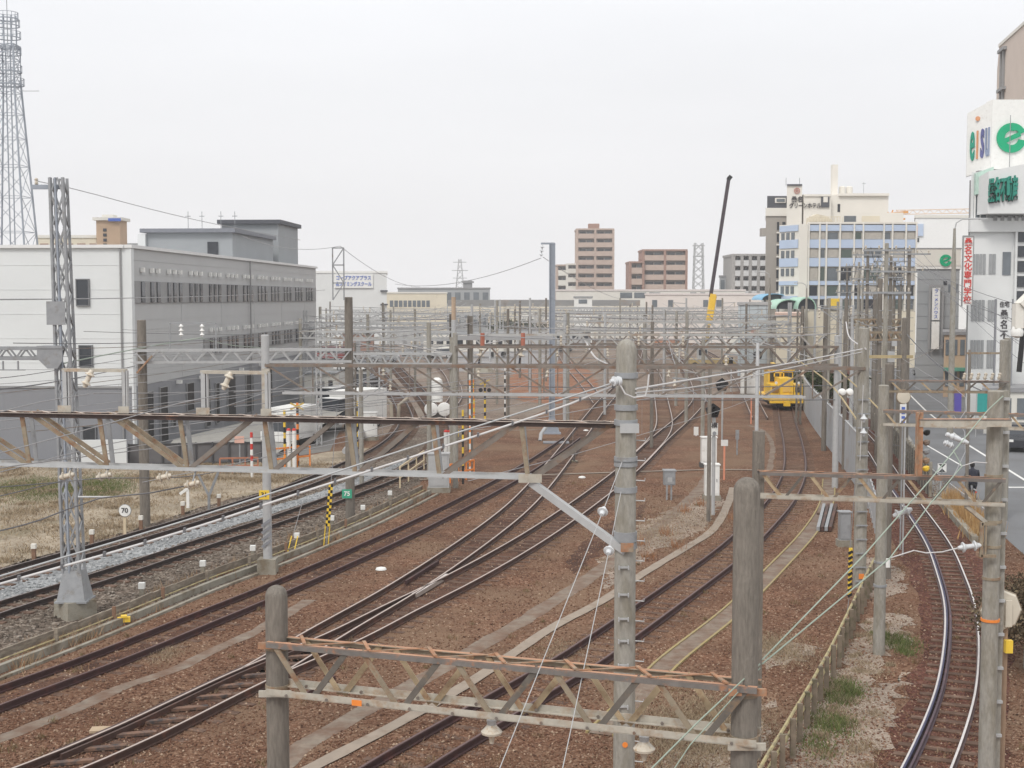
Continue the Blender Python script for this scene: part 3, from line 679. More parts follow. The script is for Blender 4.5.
STUFFC = mat('roof clutter grey', (0.4, 0.4, 0.4), 0.7, 0.2, 1)

# ---- long grey workshop on the left. local x runs away along its side, local -y faces the tracks
p0 = P(131, 298, 72); p1 = P(316, 298, 122); dv = V((p1.x - p0.x, p1.y - p0.y, 0)); L_ = dv.length; rz = math.atan2(dv.y, dv.x)
B = T('depot_building', 'long three storey pale grey workshop with a band of narrow dark windows', 'building', loc=(p0.x, p0.y, 0), rz=rz)
H = 11.75; D = 40
mb = MB().bx(0, L_, 0, D, 4.07, H); B.part('wall', mb, CLADS, local=True)
B.part('front_wall', MB().bx(-.12, 0, -.06, D, 4.07, H), CLAD, local=True)
B.part('corner_trim', MB().bx(-.14, .3, -.1, -.0, 0, H), CLAD, local=True)
B.part('plinth', MB().bx(-.1, L_, -.03, D, 0, 4.05), CLADD, local=True)
B.part('window_band', MB().bx(.4, L_ - .4, -.09, -.005, 8.72, 9.95), CLADM, local=True)
B.part('window_band', MB().bx(13.6, L_ - .4, -.09, -.005, 5.2, 6.35), CLADM, local=True)
B.part('parapet', MB().bx(-.2, L_ + .1, -.16, .3, H, H + .18).bx(-.3, 0, .3, D, H, H + .18), mat('parapet cap', (.7, .7, .7), .5, .05), local=True)
B.part('roof', MB().bx(0, L_, .3, D, H, H + .08), STUFFC, local=True)
grp = [(1.4, 1), (3.0, 2)] + [(6.1 + 4.35 * k, 3) for k in range(10)]
rect = [(a + k * 1.1, a + k * 1.1 + .55, 8.76, 9.92) for a, n in grp for k in range(n) if a + k * 1.1 + .6 < L_ - .5]
facade_rects(B, None, 'window', rect, -.09, GLASS)
rect = [(a + k * 1.1, a + k * 1.1 + .55, 5.25, 6.3) for a, n in grp[4:] for k in range(n) if a + k * 1.1 + .6 < L_ - .5]
facade_rects(B, None, 'window', rect, -.09, GLASS)
for row, zz in ((grp, 10.45), (grp[4:], 6.75)):
    for a, n in row:
        for k in range(n):
            if a + k * 1.1 < L_ - 1: B.part('vent_hood', MB().bx(a + k * 1.1 + .12, a + k * 1.1 + .38, -.22, -.03, zz, zz + .26), WHITE, local=True)
for a, b, z0, z1 in ((2.0, 3.1, .5, 3.6), (4.4, 5.7, .5, 3.7), (6.6, 7.2, 1.2, 2.0), (9.6, 11, 1.9, 3.6), (13.6, 14.6, .5, 3.6), (16, 16.8, .5, 3.2), (19, 21, .5, 3.6), (24, 26, .5, 3.6), (30, 32, .5, 3.6)):
    facade_rects(B, None, 'loading_door', [(a, b, z0, z1)], -.05, BLACK, frame=CLADM)
for (a, b, y0, y1) in ((77.5, 89, 280, 305), (79, 91, 346, 366), (81, 93, 427, 443)):
    z0, z1 = 9 - (y1 - 298) * 72 / 1300, 9 - (y0 - 298) * 72 / 1300; t0, t1 = (131 - b) * 72 / 1300, (131 - a) * 72 / 1300
    o = B.part('window', MB().bx(-.2, -.1, t0, t1, z0, z1), GLASS, local=True)
    B.part('window_frame', MB().bx(-.24, -.1, t0 - .06, t0, z0 - .06, z1 + .06).bx(-.24, -.1, t1, t1 + .06, z0 - .06, z1 + .06).bx(-.24, -.1, t0, t1, z1, z1 + .06).bx(-.24, -.1, t0, t1, z0 - .06, z0), FRAME, local=True, parent=o)
B.part('downpipe', MB().tube([(-.2, .5, 0), (-.2, .5, H)], .05, 6), CLADM, local=True)
B.part('ledge', MB().bx(-.16, 0, 0, D, 4.0, 4.12), CLADM, local=True)
mb = MB()
for z in (4.9, 7.2, 7.75, 10.3, 11.1): mb.bx(.4, L_, -.018, -.002, z, z + .02)
for x_ in (9, 18, 27, 36, 45): mb.bx(x_, x_ + .03, -.02, -.002, 4.1, 8.65)
B.part('side_seam', mb, mat('side seam grey', (.46, .465, .47), .6), local=True)
B.part('downpipe', MB().tube([(25.4, -.16, 0), (25.4, -.16, H)], .06, 6), CLADM, local=True)
for x_ in (7.6, 12.3, 22.2, 28, 33.5): B.part('wall_lamp', MB().bx(x_, x_ + .3, -.35, -.05, 3.75, 3.95), WHITE, local=True)
# seams of the cladding on the front
mb = MB()
for z in (5.4, 6.75, 8.1, 9.45, 10.8): mb.bx(-.135, -.118, .4, D, z, z + .025)
B.part('cladding_seam', mb, mat('seam grey', (.6, .615, .62), .6), local=True)
# penthouse blocks
B.part('penthouse', MB().bx(27, 40, 1.6, 8.2, H, H + 2.2), PENT, local=True)
B.part('penthouse_roof', MB().bx(26.6, 40, 1.3, 8.6, H + 2.2, H + 2.5), mat('penthouse fascia', (.2, .21, .24), .6), local=True)
B.part('penthouse_end', MB().bx(26.7, 27.6, 8.21, 8.8, H, H + 2.1), CLAD, local=True)
B.part('penthouse_window', MB().bx(26.9, 27.1, 2.7, 3.5, H + .2, H + 1.5), GLASS, local=True)
B.part('penthouse', MB().bx(42, 49.8, 1.6, 6.6, H, H + 3.7), PENT, local=True)
B.part('penthouse_roof', MB().bx(41.6, 50, 1.3, 6.9, H + 3.7, H + 4.05), ROOFD, local=True)
B.part('louvre', MB().bx(39.98, 41.0, 2.2, 4.4, H + .2, H + 2.2), BLACK, local=True)
for x_ in (2.2, 3.3, 4.8, 5.9): B.part('aerial', MB().tube([(30, x_, H + 2.4), (30, x_, H + 4)], .025, 5).bx(29.98, 30.02, x_ - .2, x_ + .2, H + 3.6, H + 3.65), STEEL, local=True)
# ramp with dark fence at the workshop's foot
q0 = G(129, 466); q1 = G(262, 463)
mb = MB(); n = 34
R_ = T('steel_fence', 'dark slatted fence along the ramp at the foot of the grey workshop', 'fence', loc=q0)
mb.bar(q0 + V((0, 0, .1)), q1 + V((0, 0, .1)), .06, .06); mb.bar(q0 + V((0, 0, 1.15)), q1 + V((0, 0, 1.15)), .06, .06); R_.part('rail', mb, mat('dark fence rail', (.06, .06, .065), .6))
R_.part('panel', MB().bar(q0 + V((0, .06, .62)), q1 + V((0, .06, .62)), .03, 1.0), mat('dark fence panel', (.13, .125, .13), .7, .15, 2))
for i in range(9): p = q0.lerp(q1, i / 8); R_.part('post', MB().box((p.x, p.y, .6), (.08, .08, 1.2)), mat('dark fence rail', (0, 0, 0)))
q0 = G(72, 468.5); q1 = G(127, 467.5)
single('low_wall', MB().bar(q0 + V((0, 0, .75)), q1 + V((0, 0, .75)), .2, 1.5), CLAD, 'pale low wall block beside the dark ramp fence', 'wall')
q0 = P(160, 446, 73); a = G(150, 466); b = G(262, 463)
single('loading_ramp', MB().add([(a.x, a.y + .5, .01), (b.x, b.y + .5, .01), (b.x + 2.5, b.y + 18, 1.5), (b.x - .6, b.y + 18, 1.5), (a.x, a.y + 5, .9)], [(0, 1, 2, 3, 4)]), mat('ramp concrete', (.3, .29, .27), .9, .1), 'sloping concrete loading ramp by the grey workshop', 'ramp')

def para(x0, x1, y0, y1, s): return [(x0 + s * y0, y0), (x1 + s * y0, y0), (x1 + s * y1, y1), (x0 + s * y1, y1)]
# ---- generic box building facing the camera
def block(name, label, px0, px1, pytop, Y, depth, m, floors=0, bays=0, roofm=None, winm=None, cat='building', z0=0.0, group=None, wfrac=(.6, .5), win=True, rz=0.0, side=None):
    x0, x1, zt = X(px0, Y), X(px1, Y), Z(pytop, Y); W_ = x1 - x0
    t = T(name, label, cat, loc=((x0 + x1) / 2, Y, z0), rz=rz, group=group)
    h = zt - z0
    sh = (x0 if x0 > 0 else x1 if x1 < 0 else 0) / Y      # the plot follows the street's direction
    t.part('wall', MB().prism(para(-W_ / 2, W_ / 2, 0, depth, sh), 0, h), m, local=True)
    t.part('roof', MB().prism(para(-W_ / 2 - .15, W_ / 2 + .15, -.15, depth + .15, sh), h + .002, h + .25 + h * .01), roofm or ROOFT, local=True)
    if floors and bays and win:
        fh = h / floors; bw = W_ / bays
        rc = [(-W_ / 2 + bw * (i + .5 - wfrac[0] / 2), -W_ / 2 + bw * (i + .5 + wfrac[0] / 2), fh * (j + .35), fh * (j + .35 + wfrac[1])) for i in range(bays) for j in range(floors)]
        facade_rects(t, None, 'window', rc, 0, winm or GLASSF)
    t.W = W_; t.h = h; return t
def apartments(label, px0, px1, pytop, Y, floors, bays, mwall, mbal, depth=14, lowpx=None):
    x0, x1, zt = X(px0, Y), X(px1, Y), Z(pytop, Y); W_ = x1 - x0
    t = T('apartment_building', label, 'building', loc=((x0 + x1) / 2, Y, 0)); fh = zt / floors; bw = W_ / bays
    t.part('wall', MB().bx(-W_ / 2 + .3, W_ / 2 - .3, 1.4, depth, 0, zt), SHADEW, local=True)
    t.part('side_wall', MB().bx(-W_ / 2 - .1, -W_ / 2 + .3, .2, depth, 0, zt), mwall, local=True); t.part('side_wall', MB().bx(W_ / 2 - .3, W_ / 2 + .1, .2, depth, 0, zt), mwall, local=True)
    t.part('roof', MB().bx(-W_ / 2 - .3, W_ / 2 + .3, -.2, depth, zt, zt + .5), mwall, local=True)
    for k in range(bays + 1):
        x_ = -W_ / 2 + bw * k; t.part('pier', MB().bx(x_ - .35, x_ + .35, -.15, 1.5, 0, zt), mwall, local=True)
    for j in range(floors):
        for i in range(bays):
            b = t.part('balcony', MB().bx(-W_ / 2 + bw * i + .36, -W_ / 2 + bw * (i + 1) - .36, -.3, 0, fh * j + .1, fh * j + fh * .58).bx(-W_ / 2 + bw * i + .36, -W_ / 2 + bw * (i + 1) - .36, 0, 1.4, fh * j, fh * j + .2), mbal, local=True)
            t.part('window', MB().bx(-W_ / 2 + bw * (i + .15), -W_ / 2 + bw * (i + .48), 1.34, 1.45, fh * j + .2, fh * j + fh * .85), GLASS, local=True)
            t.part('window', MB().bx(-W_ / 2 + bw * (i + .54), -W_ / 2 + bw * (i + .85), 1.34, 1.45, fh * j + .2, fh * j + fh * .85), GLASSF, local=True)
    t.W, t.h = W_, zt; return t
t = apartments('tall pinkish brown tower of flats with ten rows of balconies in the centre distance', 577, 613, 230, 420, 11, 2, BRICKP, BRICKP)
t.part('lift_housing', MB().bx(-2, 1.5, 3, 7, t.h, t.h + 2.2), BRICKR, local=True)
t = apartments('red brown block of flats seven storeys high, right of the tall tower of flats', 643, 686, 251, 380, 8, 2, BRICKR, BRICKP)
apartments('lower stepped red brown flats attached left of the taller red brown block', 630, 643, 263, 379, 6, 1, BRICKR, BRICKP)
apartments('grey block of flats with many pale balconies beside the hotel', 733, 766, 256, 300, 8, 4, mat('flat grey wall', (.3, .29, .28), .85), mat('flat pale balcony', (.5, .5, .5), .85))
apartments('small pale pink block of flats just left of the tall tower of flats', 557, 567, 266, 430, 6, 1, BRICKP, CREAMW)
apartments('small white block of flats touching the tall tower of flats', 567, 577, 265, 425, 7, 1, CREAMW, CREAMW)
block('office_building', 'plain grey box building left of the grey flats', 719, 732, 277, 310, 10, GREYB, 3, 2)

# ---- beige hotel with tan turret behind the workshop
t = block('hotel_building', 'cream building with tan square turret behind the grey workshop', 38, 98, 238, 190, 16, CREAM, 0, 0, CREAMW)
for i in range(5): t.part('window', MB().bx(-t.W / 2 + .6 + i * 1.8, -t.W / 2 + 1.8 + i * 1.8, -.08, .02, t.h - 1.6, t.h - .8), BRICKR, local=True)
tx = (X(109, 188) - X(68, 190)); t.part('turret', MB().bx(tx - 1.7, tx + 1.7, -1.5, 2, 0, Z(221, 190)), TAN, local=True)
t.part('turret_roof', MB().bx(tx - 2.1, tx + 2.1, -1.9, 2.4, Z(221, 190), Z(218, 190)).bx(tx - 1.0, tx + .6, -1, 1, Z(218, 190), Z(215, 190)), CREAMW, local=True)
for z in range(4): t.part('turret_window', MB().bx(tx - .7, tx - .2, -1.58, -1.49, Z(232 + z * 5, 190), Z(229 + z * 5, 190)), GLASS, local=True)
t.part('turret_sign', MB().bx(tx + .2, tx + 2.0, -2.0, -1.9, Z(222, 190), Z(219, 190)), BLUEP, local=True)
block('office_building', 'low grey roofed building showing beside the tan turret', 100, 140, 246, 200, 10, CREAMW, 0, 0, GREYB)

# ---- white building with blue lettering
t = block('swimming_school', 'white building with a blue lettered sign on its front, in the left distance', 316, 387, 273, 250, 22, WHITEB, 0, 0, WHITE)
sg = t.part('sign_board', MB().bx(-3.2, 4.2, -.3, -.05, Z(288, 250), Z(274.5, 250)), WHITE, local=True)
t.part('lettering', MB().text('コープアクアプラス', .92, (.5, -.34, Z(278.2, 250)), (1, 0, 0), depth=.06, bold=.02, stretch=.82), BLUEP, local=True, parent=sg)
t.part('lettering', MB().text('名スイミングスクール', .92, (.5, -.34, Z(284.3, 250)), (1, 0, 0), depth=.06, bold=.02, stretch=.75), BLUEP, local=True, parent=sg)
for k in range(3): t.part('balcony', MB().bx(t.W / 2 - 1.2, t.W / 2 + .2, -.5, 0, 5 + k * 2.6, 5.3 + k * 2.6), ROOFD, local=True)
# ---- long cream shed and grey roofs
t = block('station_shed', 'long cream shed with a row of pale windows behind the left tracks', 345, 447, 293.5, 300, 14, CREAM, 0, 0, CREAMW)
for i in range(9): t.part('window', MB().bx(-.3 + i * 1.05 - 1.1, .5 + i * 1.05 - 1.1, -.06, .02, Z(307, 300), Z(300.5, 300)), GLASSF, local=True)
t = block('factory_building', 'dark grey low building with stepped roof on the horizon, left of centre', 398, 490, 289, 330, 20, GREYB, 2, 10, ROOFT)
t.part('roof_tower', MB().bx(4.8, 7, 3, 6, t.h, t.h + 2.2).bx(4.4, 7.4, 2.7, 6.3, t.h + 1.6, t.h + 2.0), ROOFT, local=True)
t = T('station_platform_roof', 'long dark corrugated platform roof running across the view behind the yard', 'platform roof', loc=(0, 270, 0))
t.part('roof', MB().bx(X(448, 270), X(640, 270), 0, 8, Z(306, 270), Z(300, 270)), CORR, local=True)
t.part('fascia', MB().bx(X(448, 270), X(640, 270), -.15, 0, Z(312.5, 270), Z(306.5, 270)), CREAM, local=True)
for i in range(12): x_ = X(455 + i * 16, 270); t.part('post', MB().bx(x_ - .12, x_ + .12, .5, .8, 0, Z(306, 270)), STEELL, local=True)
for i in range(14): x_ = X(452 + i * 7.5, 270); t.part('sill_block', MB().bx(x_, x_ + .6, -.5, -.16, Z(314.5, 270), Z(312, 270)), CONC, local=True)
t = block('station_building', 'long off white station building across the centre distance', 556, 745, 291, 290, 14, CREAMW, 0, 0, mat('station roof', (.66, .6, .58), .8))
for a, b in ((620, 632), (634, 646), (649, 660), (690, 696), (700, 705)): t.part('window', MB().bx(X(a, 290) - t.o.location.x, X(b, 290) - t.o.location.x, -.08, .02, Z(298, 290), Z(292.5, 290)), GLASSF, local=True)
t = block('station_annex', 'pinkish white annex wall beside the crane foot', 645, 770, 295, 255, 10, mat('pinkish white render', (.7, .64, .6), .85, .05, .4), 0, 0, mat('station roof', (0, 0, 0)))
for a, b in ((652, 657), (668, 673), (703, 708), (716, 723)): t.part('window', MB().bx(X(a, 255) - t.o.location.x, X(b, 255) - t.o.location.x, -.08, .02, Z(307, 255), Z(300, 255)), GLASSF, local=True)
t = block('stair_tower', 'white boxy stair housing on the platform roof', 574, 592, 298, 262, 4, WHITE, 0, 0, STEEL, z0=0)
t.part('window', MB().bx(-.9, .8, -.08, .02, t.h - 1.1, t.h - .3), GLASSF, local=True)
t = block('relay_building', 'pale blue grey relay hut beside the grey flats', 738, 770, 305, 150, 8, mat('pale blue metal wall', (.5, .56, .6), .5, .05), 0, 0, STEELL)
for i in range(4): t.part('seam', MB().bx(-1.6 + i * 1.0, -1.55 + i * 1.0, -.03, 0, 0, t.h), STEEL, local=True)
t = block('white_hut', 'cream block with a flat pinkish roof behind the yellow machine', 776, 800, 316, 140, 12, CREAM, 0, 0, mat('pink flat roof', (.6, .45, .38), .8))
def vault(label, pa, pb, pyt, pyb, Y, depth, m):
    x0, x1 = X(pa, Y), X(pb, Y); zt, zb = Z(pyt, Y), Z(pyb, Y); c = (x0 + x1) / 2; r = (x1 - x0) / 2
    t = T('vaulted_shelter', label, 'shelter', loc=(c, Y, 0)); n = 14; out = []
    for k in range(n + 1): a = math.pi * k / n; out.append((-math.cos(a) * r, zb + math.sin(a) * (zt - zb)))
    mb = MB(); vs = [(x_, 0, z_) for x_, z_ in out] + [(x_, depth, z_) for x_, z_ in out] + [(x_ * .93, 0, zb + (z_ - zb) * .9) for x_, z_ in out] + [(x_ * .93, depth, zb + (z_ - zb) * .9) for x_, z_ in out]
    k = n + 1; fs = [(i, i + 1, k + i + 1, k + i) for i in range(n)] + [(2 * k + i, 3 * k + i, 3 * k + i + 1, 2 * k + i + 1) for i in range(n)] + [(i, 2 * k + i, 2 * k + i + 1, i + 1) for i in range(n)]
    t.part('vault', MB().add(vs, fs), m, local=True); t.part('end_glass', MB().add([(x_ * .9, .4, zb + (z_ - zb) * .88) for x_, z_ in out], [tuple(range(n + 1))]), GLASS, local=True)
    for xx in (-r * .9, r * .9): t.part('post', MB().bx(xx - .12, xx + .12, 0, .25, 0, zb), STEELL, local=True)
    t.part('back_post', MB().bx(-.12, .12, depth - .3, depth, 0, zb), STEELL, local=True)
vault('bright blue barrel vaulted roof next to the hotel', 761, 788, 293.5, 300, 170, 7, mat('bright blue roof', (.2, .45, .66), .5))
vault('mint green barrel vaulted roof below the blue one', 775, 803, 299, 309, 162, 7, mat('mint green roof', (.42, .64, .52), .5))
vault('second mint green curved roof in front of the blue striped office building', 797, 816, 297, 309, 160, 7, mat('mint green roof', (0, 0, 0)))

# ---- hotel complex
Yh = 180
t = T('hotel_building', 'tall hotel with grey brown wing and ivory tower carrying black lettering', 'hotel', loc=(X(795, Yh), Yh, 0))
lx = lambda px: X(px, Yh) - X(795, Yh)
t.part('wing_wall', MB().prism(para(lx(764.5), lx(785), 0, 12, .195), 0, Z(216, Yh)), HGREY, local=True)
t.part('wing_top', MB().prism(para(lx(765.5), lx(785), -.1, 12, .195), Z(208, Yh), Z(196, Yh)), ROOFD, local=True)
t.part('wing_band', MB().prism(para(lx(764), lx(785), -.2, 12, .195), Z(216, Yh), Z(208, Yh)), HWHT, local=True)
t.part('wing_window', MB().bx(lx(773), lx(783.5), -.25, -.08, Z(203, Yh), Z(198, Yh)), HWHT, local=True)
t.part('wing_window', MB().bx(lx(774.5), lx(782.5), -.32, -.24, Z(202, Yh), Z(199, Yh)), GLASSF, local=True)
t.part('side_box', MB().bx(lx(760.5), lx(764.8), .1, 1.5, Z(236, Yh), Z(228, Yh)), HGREY, local=True)
for k in range(7):
    for a, b in ((775.5, 777.5), (780.8, 783.8)):
        t.part('window', MB().bx(lx(a), lx(b), -.12, .02, Z(230 + k * 12, Yh), Z(222 + k * 12, Yh)), GLASS, local=True)
    t.part('ledge', MB().bx(lx(775), lx(785), -.4, -.13, Z(233.5 + k * 12, Yh), Z(232 + k * 12, Yh)), HWHT, local=True)
t.part('tower_wall', MB().prism(para(lx(785), lx(800), -1.2, 12, .21), 0, Z(185, Yh)), HWHT, local=True)
t.part('tower_wall', MB().bx(lx(800.1), lx(827), -1.1, 12, 0, Z(196, Yh)), HWHT, local=True)
t.part('tower_cap', MB().prism(para(lx(785), lx(800), -1.4, 12, .21), Z(186.5, Yh), Z(185, Yh) + .01), ROOFD, local=True)
t.part('roof_edge', MB().bx(lx(800), lx(827), -1.3, 12, Z(197, Yh), Z(195, Yh)), HWHT, local=True)
t.part('top_window', MB().bx(lx(817), lx(825), -1.3, -1.05, Z(208, Yh), Z(197.5, Yh)), ROOFD, local=True)
t.part('top_window', MB().bx(lx(819), lx(823.3), -1.4, -1.28, Z(203, Yh), Z(197.5, Yh)), HWHT, local=True)
LET = mat('black lettering', (.06, .055, .06), .5)
t.part('lettering', MB().text('桑名', .82, (lx(793.5), -1.28, Z(200.3, Yh)), (1, 0, 0), depth=.08, bold=.02), LET, local=True)
t.part('lettering', MB().text('グリーンホテル', .78, (lx(801.3), -1.28, Z(206.5, Yh)), (1, 0, 0), depth=.08, bold=.02, stretch=.8), LET, local=True)
em = MB(); n = 20
for k in range(n):
    a0, a1 = 2 * math.pi * k / n, 2 * math.pi * (k + 1) / n; em.bar((lx(793) + .36 * math.cos(a0), -1.3, Z(191.5, Yh) + .36 * math.sin(a0)), (lx(793) + .36 * math.cos(a1), -1.3, Z(191.5, Yh) + .36 * math.sin(a1)), .06, .09)
em.bar((lx(793) - .25, -1.3, Z(191.5, Yh)), (lx(793) + .25, -1.3, Z(191.5, Yh)), .06, .09); em.bar((lx(793), -1.3, Z(191.5, Yh) - .25), (lx(793), -1.3, Z(191.5, Yh) + .25), .09, .06)
t.part('emblem', em, mat('faded red emblem', (.5, .2, .16), .6), local=True)
for px in (785.5, 799): t.part('aerial', MB().tube([(lx(px), 1, Z(185, Yh)), (lx(px), 1, Z(177, Yh))], .04, 5), STEEL, local=True)
Yo = 168
t = T('office_building', 'ivory upper block with chimney and roof tanks above the blue striped offices', 'building', loc=(X(850, Yo + 12), Yo + 12, 0)); Y2 = Yo + 12
lx2 = lambda px: X(px, Y2) - X(850, Y2)
t.part('wall', MB().bx(lx2(827.3), lx2(886), 0, 10, 0, Z(195, Y2)), HWHT, local=True)
t.part('roof_block', MB().bx(lx2(836), lx2(886), -.4, 9, Z(196, Y2), Z(193.5, Y2)), HWHT, local=True)
t.part('chimney', MB().bx(lx2(833.5), lx2(839), 2, 3, 0, Z(163, Y2)), HWHT, local=True)
for a, b in ((842, 848.5), (849, 856)): t.part('roof_tank', MB().lathe([(.45, 0), (.47, .1), (.47, 1.1), (.3, 1.25)], ((lx2(a) + lx2(b)) / 2, 3, Z(193.5, Y2)), n=14), CREAMW, local=True, smooth=True)
t.part('window', MB().bx(lx2(835.5), lx2(838), -.06, .02, Z(212, Y2), Z(204, Y2)), GLASS, local=True)
t.part('aerial', MB().tube([(lx2(867), 3, Z(194, Y2)), (lx2(867), 3, Z(180, Y2))], .03, 5).bx(lx2(865), lx2(869), 2.98, 3.02, Z(182, Y2), Z(181.6, Y2)), STEEL, local=True)
t = T('roof_terrace_office', 'office block with powder blue bands and ivory mullions beside the hotel', 'office', loc=(X(806, Yo), Yo, 0)); Y2 = Yo
lx2 = lambda px: X(px, Yo) - X(806, Yo)
zt = Z(224, Yo); W_ = lx2(914.5)
t.part('wall', MB().bx(0, W_, 0, 11, 0, zt), mat('office window wall', (.42, .4, .36), .6, .15, .6), local=True)
t.part('corner_wall', MB().add([(0, -.25, 0), (-1.1, -.25, 0), (-3.0, 3, 0), (0, 3, 0), (0, -.25, zt), (-1.1, -.25, zt), (-3.0, 3, zt), (0, 3, zt)], [(0, 1, 5, 4), (1, 2, 6, 5), (2, 3, 7, 6), (4, 5, 6, 7)]), HWHT, local=True)
bands = [(225, 231), (239.5, 248), (258, 266.5), (281, 285), (296, 299)]
for a, b in bands:
    t.part('blue_band', MB().bx(0.02, W_, -.22, 0, Z(b, Yo), Z(a, Yo)), PBLUE, local=True)
    t.part('blue_band', MB().box((-2.05 - .07, 1.375 - .04, (Z(a, Yo) + Z(b, Yo)) / 2), (3.5, .1, Z(a, Yo) - Z(b, Yo)), R(120)), PBLUE, local=True)
for px in (807, 817.8, 824.5, 838, 852, 861, 881.5, 890, 903.5, 913.8): t.part('mullion', MB().bx(lx2(px) - .09, lx2(px) + .09, -.38, -.0, Z(311, Yo), zt + .15), HWHT, local=True)
t.part('shopfront_wall', MB().bx(0, W_, -.3, -.01, 0, Z(311.5, Yo)), CREAM, local=True)
t.part('cornice', MB().bx(0, W_, -.3, .1, zt, zt + .25), HWHT, local=True)
pxs = [(808, 817), (818.6, 823.8), (825.3, 837), (839, 851), (853, 860), (862, 880.5), (882.3, 889), (891, 902.5), (904.3, 913)]
for r_, (ya, yb) in enumerate(((232.5, 239), (249.5, 257.5), (268, 280.5), (286, 295.5), (300, 309))):
    for k, (a, b) in enumerate(pxs):
        t.part('window', MB().bx(lx2(a) + .1, lx2(b) - .1, -.07, .02, Z(yb, Yo), Z(ya, Yo)), [GLASSF, mat('dusky pane', (.1, .13, .12), .15), mat('blind pane', (.45, .42, .38), .4), GLASS][(k * 7 + r_ * 5) % 4 if r_ > 1 else (2, 2, 0, 2, 1, 2, 0, 2, 2)[(k + r_) % 9]], local=True)
t.part('yellow_panel', MB().bx(lx2(827), lx2(838), -.5, -.39, Z(308, Yo), Z(298.5, Yo)), HAZY, local=True)
for k in range(4):
    for f in (.3, .55, .8): t.part('side_window', MB().box((-1.1 - 1.9 * f - .05, -.25 + 3.25 * f - .03, Z(236 + k * 18, Yo)), (.55, .1, .95), R(120)), GLASSF, local=True)
# rooftop terrace: low cream canopy, railings, orange scaffold of the crane behind
t.part('terrace_wall', MB().bx(lx2(846), lx2(908), 3, 3.2, zt, Z(211, Yo)), HWHT, local=True)
t.part('terrace_window', MB().bx(lx2(848), lx2(860), 2.9, 3.02, Z(222, Yo), Z(214.5, Yo)), GLASSF, local=True)
t.part('terrace_shutter', MB().bx(lx2(866), lx2(884), 2.9, 3.02, Z(222, Yo), Z(214.5, Yo)), CREAM, local=True)
mb = MB()
for k in range(13): mb.bx(lx2(808) + k * .36, lx2(808) + k * .36 + .08, .4, .48, zt, zt + .9)
mb.bx(lx2(808), lx2(840), .38, .5, zt + .9, zt + 1.0); t.part('railing', mb, CREAM, local=True)
t.part('canopy', MB().profile([(0, 0), (3.3, 0), (3.3, .9), (2.4, 1.35), (1.2, 1.1), (.3, .5)], (lx2(795) + 5.2, 2, zt), (0, 1, 0), 2), CREAM, local=True)

# ---- yellow crane jib lying across the roofs
Yc = 175; t = T('tower_crane', 'orange crane cab with a long pale jib above the blue striped offices', 'crane', loc=(X(893, Yc), Yc, 0))
mb = MB(); a = P(896, 214.5, Yc); b = P(972, 213, Yc)
for dz in (0, .55): mb.bar(a + V((0, 0, dz)), b + V((0, 0, dz)), .12, .12)
for k in range(18): p = a.lerp(b, k / 18); q = a.lerp(b, (k + 1) / 18); mb.bar(p + V((0, 0, 0 if k % 2 else .55)), q + V((0, 0, .55 if k % 2 else 0)), .07, .07)
t.part('jib', mb, mat('faded orange jib', (.75, .6, .48), .7))
mb = MB(); a = P(884, 222, Yc)
for px, py in ((888, 212), (893, 210), (898, 212), (903, 214)): mb.bar(P(888, 222, Yc), P(px, py, Yc), .15, .15)
mb.bar(P(886, 214, Yc), P(908, 212, Yc), .3, .3); mb.bar(P(887, 219, Yc), P(905, 219, Yc), .25, .25); t.part('cab_frame', mb, mat('orange crane steel', (.7, .35, .12), .6, .2))
t.part('mast', MB().bar(P(896, 215, Yc), V((X(896, Yc), Yc, 0)), .6, .6), STEELL)

# ---- buildings along the street on the right
t = block('language_school', 'grey building with a white top band and a green letter sign', 916, 958, 269, 128, 18, GREYB, 0, 0, WHITE)
hh = t.h
t.part('top_band', MB().prism(para(-t.W / 2 - .1, t.W / 2 + .1, -.2, 18, .31), hh + .3, Z(249, 128)), CREAMW, local=True)
t.part('top_edge', MB().prism(para(-t.W / 2 - .15, t.W / 2 + .15, -.25, 18, .31), Z(249, 128) + .002, Z(248, 128)), STEEL, local=True)
def letter_e(mb, cx, cz, r, y, th, dp, sx=1.0):
    """the ring and bar of a round lower case e, open at the lower right"""
    n = 26; a0, a1 = R(0), R(325); vs = []; ri = r - th
    for k in range(n + 1):
        a = a0 + (a1 - a0) * k / n
        w2 = th * (1.0 if k > 3 else .8)
        for rr in (r, r - w2): vs += [(cx + math.cos(a) * rr * sx, y, cz + math.sin(a) * rr), (cx + math.cos(a) * rr * sx, y - dp, cz + math.sin(a) * rr)]
    fs = []
    for k in range(n):
        o = k * 4; q = o + 4; fs += [(o + 1, o + 3, q + 3, q + 1), (o, o + 1, q + 1, q), (o + 2, q + 2, q + 3, o + 3), (o, q, q + 2, o + 2)]
    rt = R(24); rot = lambda q: (cx + (q[0] - cx) * math.cos(rt) - (q[2] - cz) * math.sin(rt), q[1], cz + (q[0] - cx) * math.sin(rt) + (q[2] - cz) * math.cos(rt))
    m2 = MB().bx(cx - ri * sx, cx + (ri + th * .3) * sx, y - dp * .98, y - .001, cz - th * .3, cz + th * .3)
    mb.add([rot(q) for q in vs], fs); mb.add([rot(q) for q in m2.v], m2.f)
em = MB(); letter_e(em, -t.W / 2 + (943 - 916) * 128 / 1300, Z(260.5, 128), .58, -.21, .3, .1); t.part('letter', em, GREENP, local=True)
t.part('window', MB().bx(.5, .85, -.06, .02, Z(285, 128), Z(281, 128)), GLASS, local=True)
t.part('window', MB().bx(1.0, 1.9, -.06, .02, Z(292, 128), Z(284, 128)), GLASSF, local=True)
mb = MB()
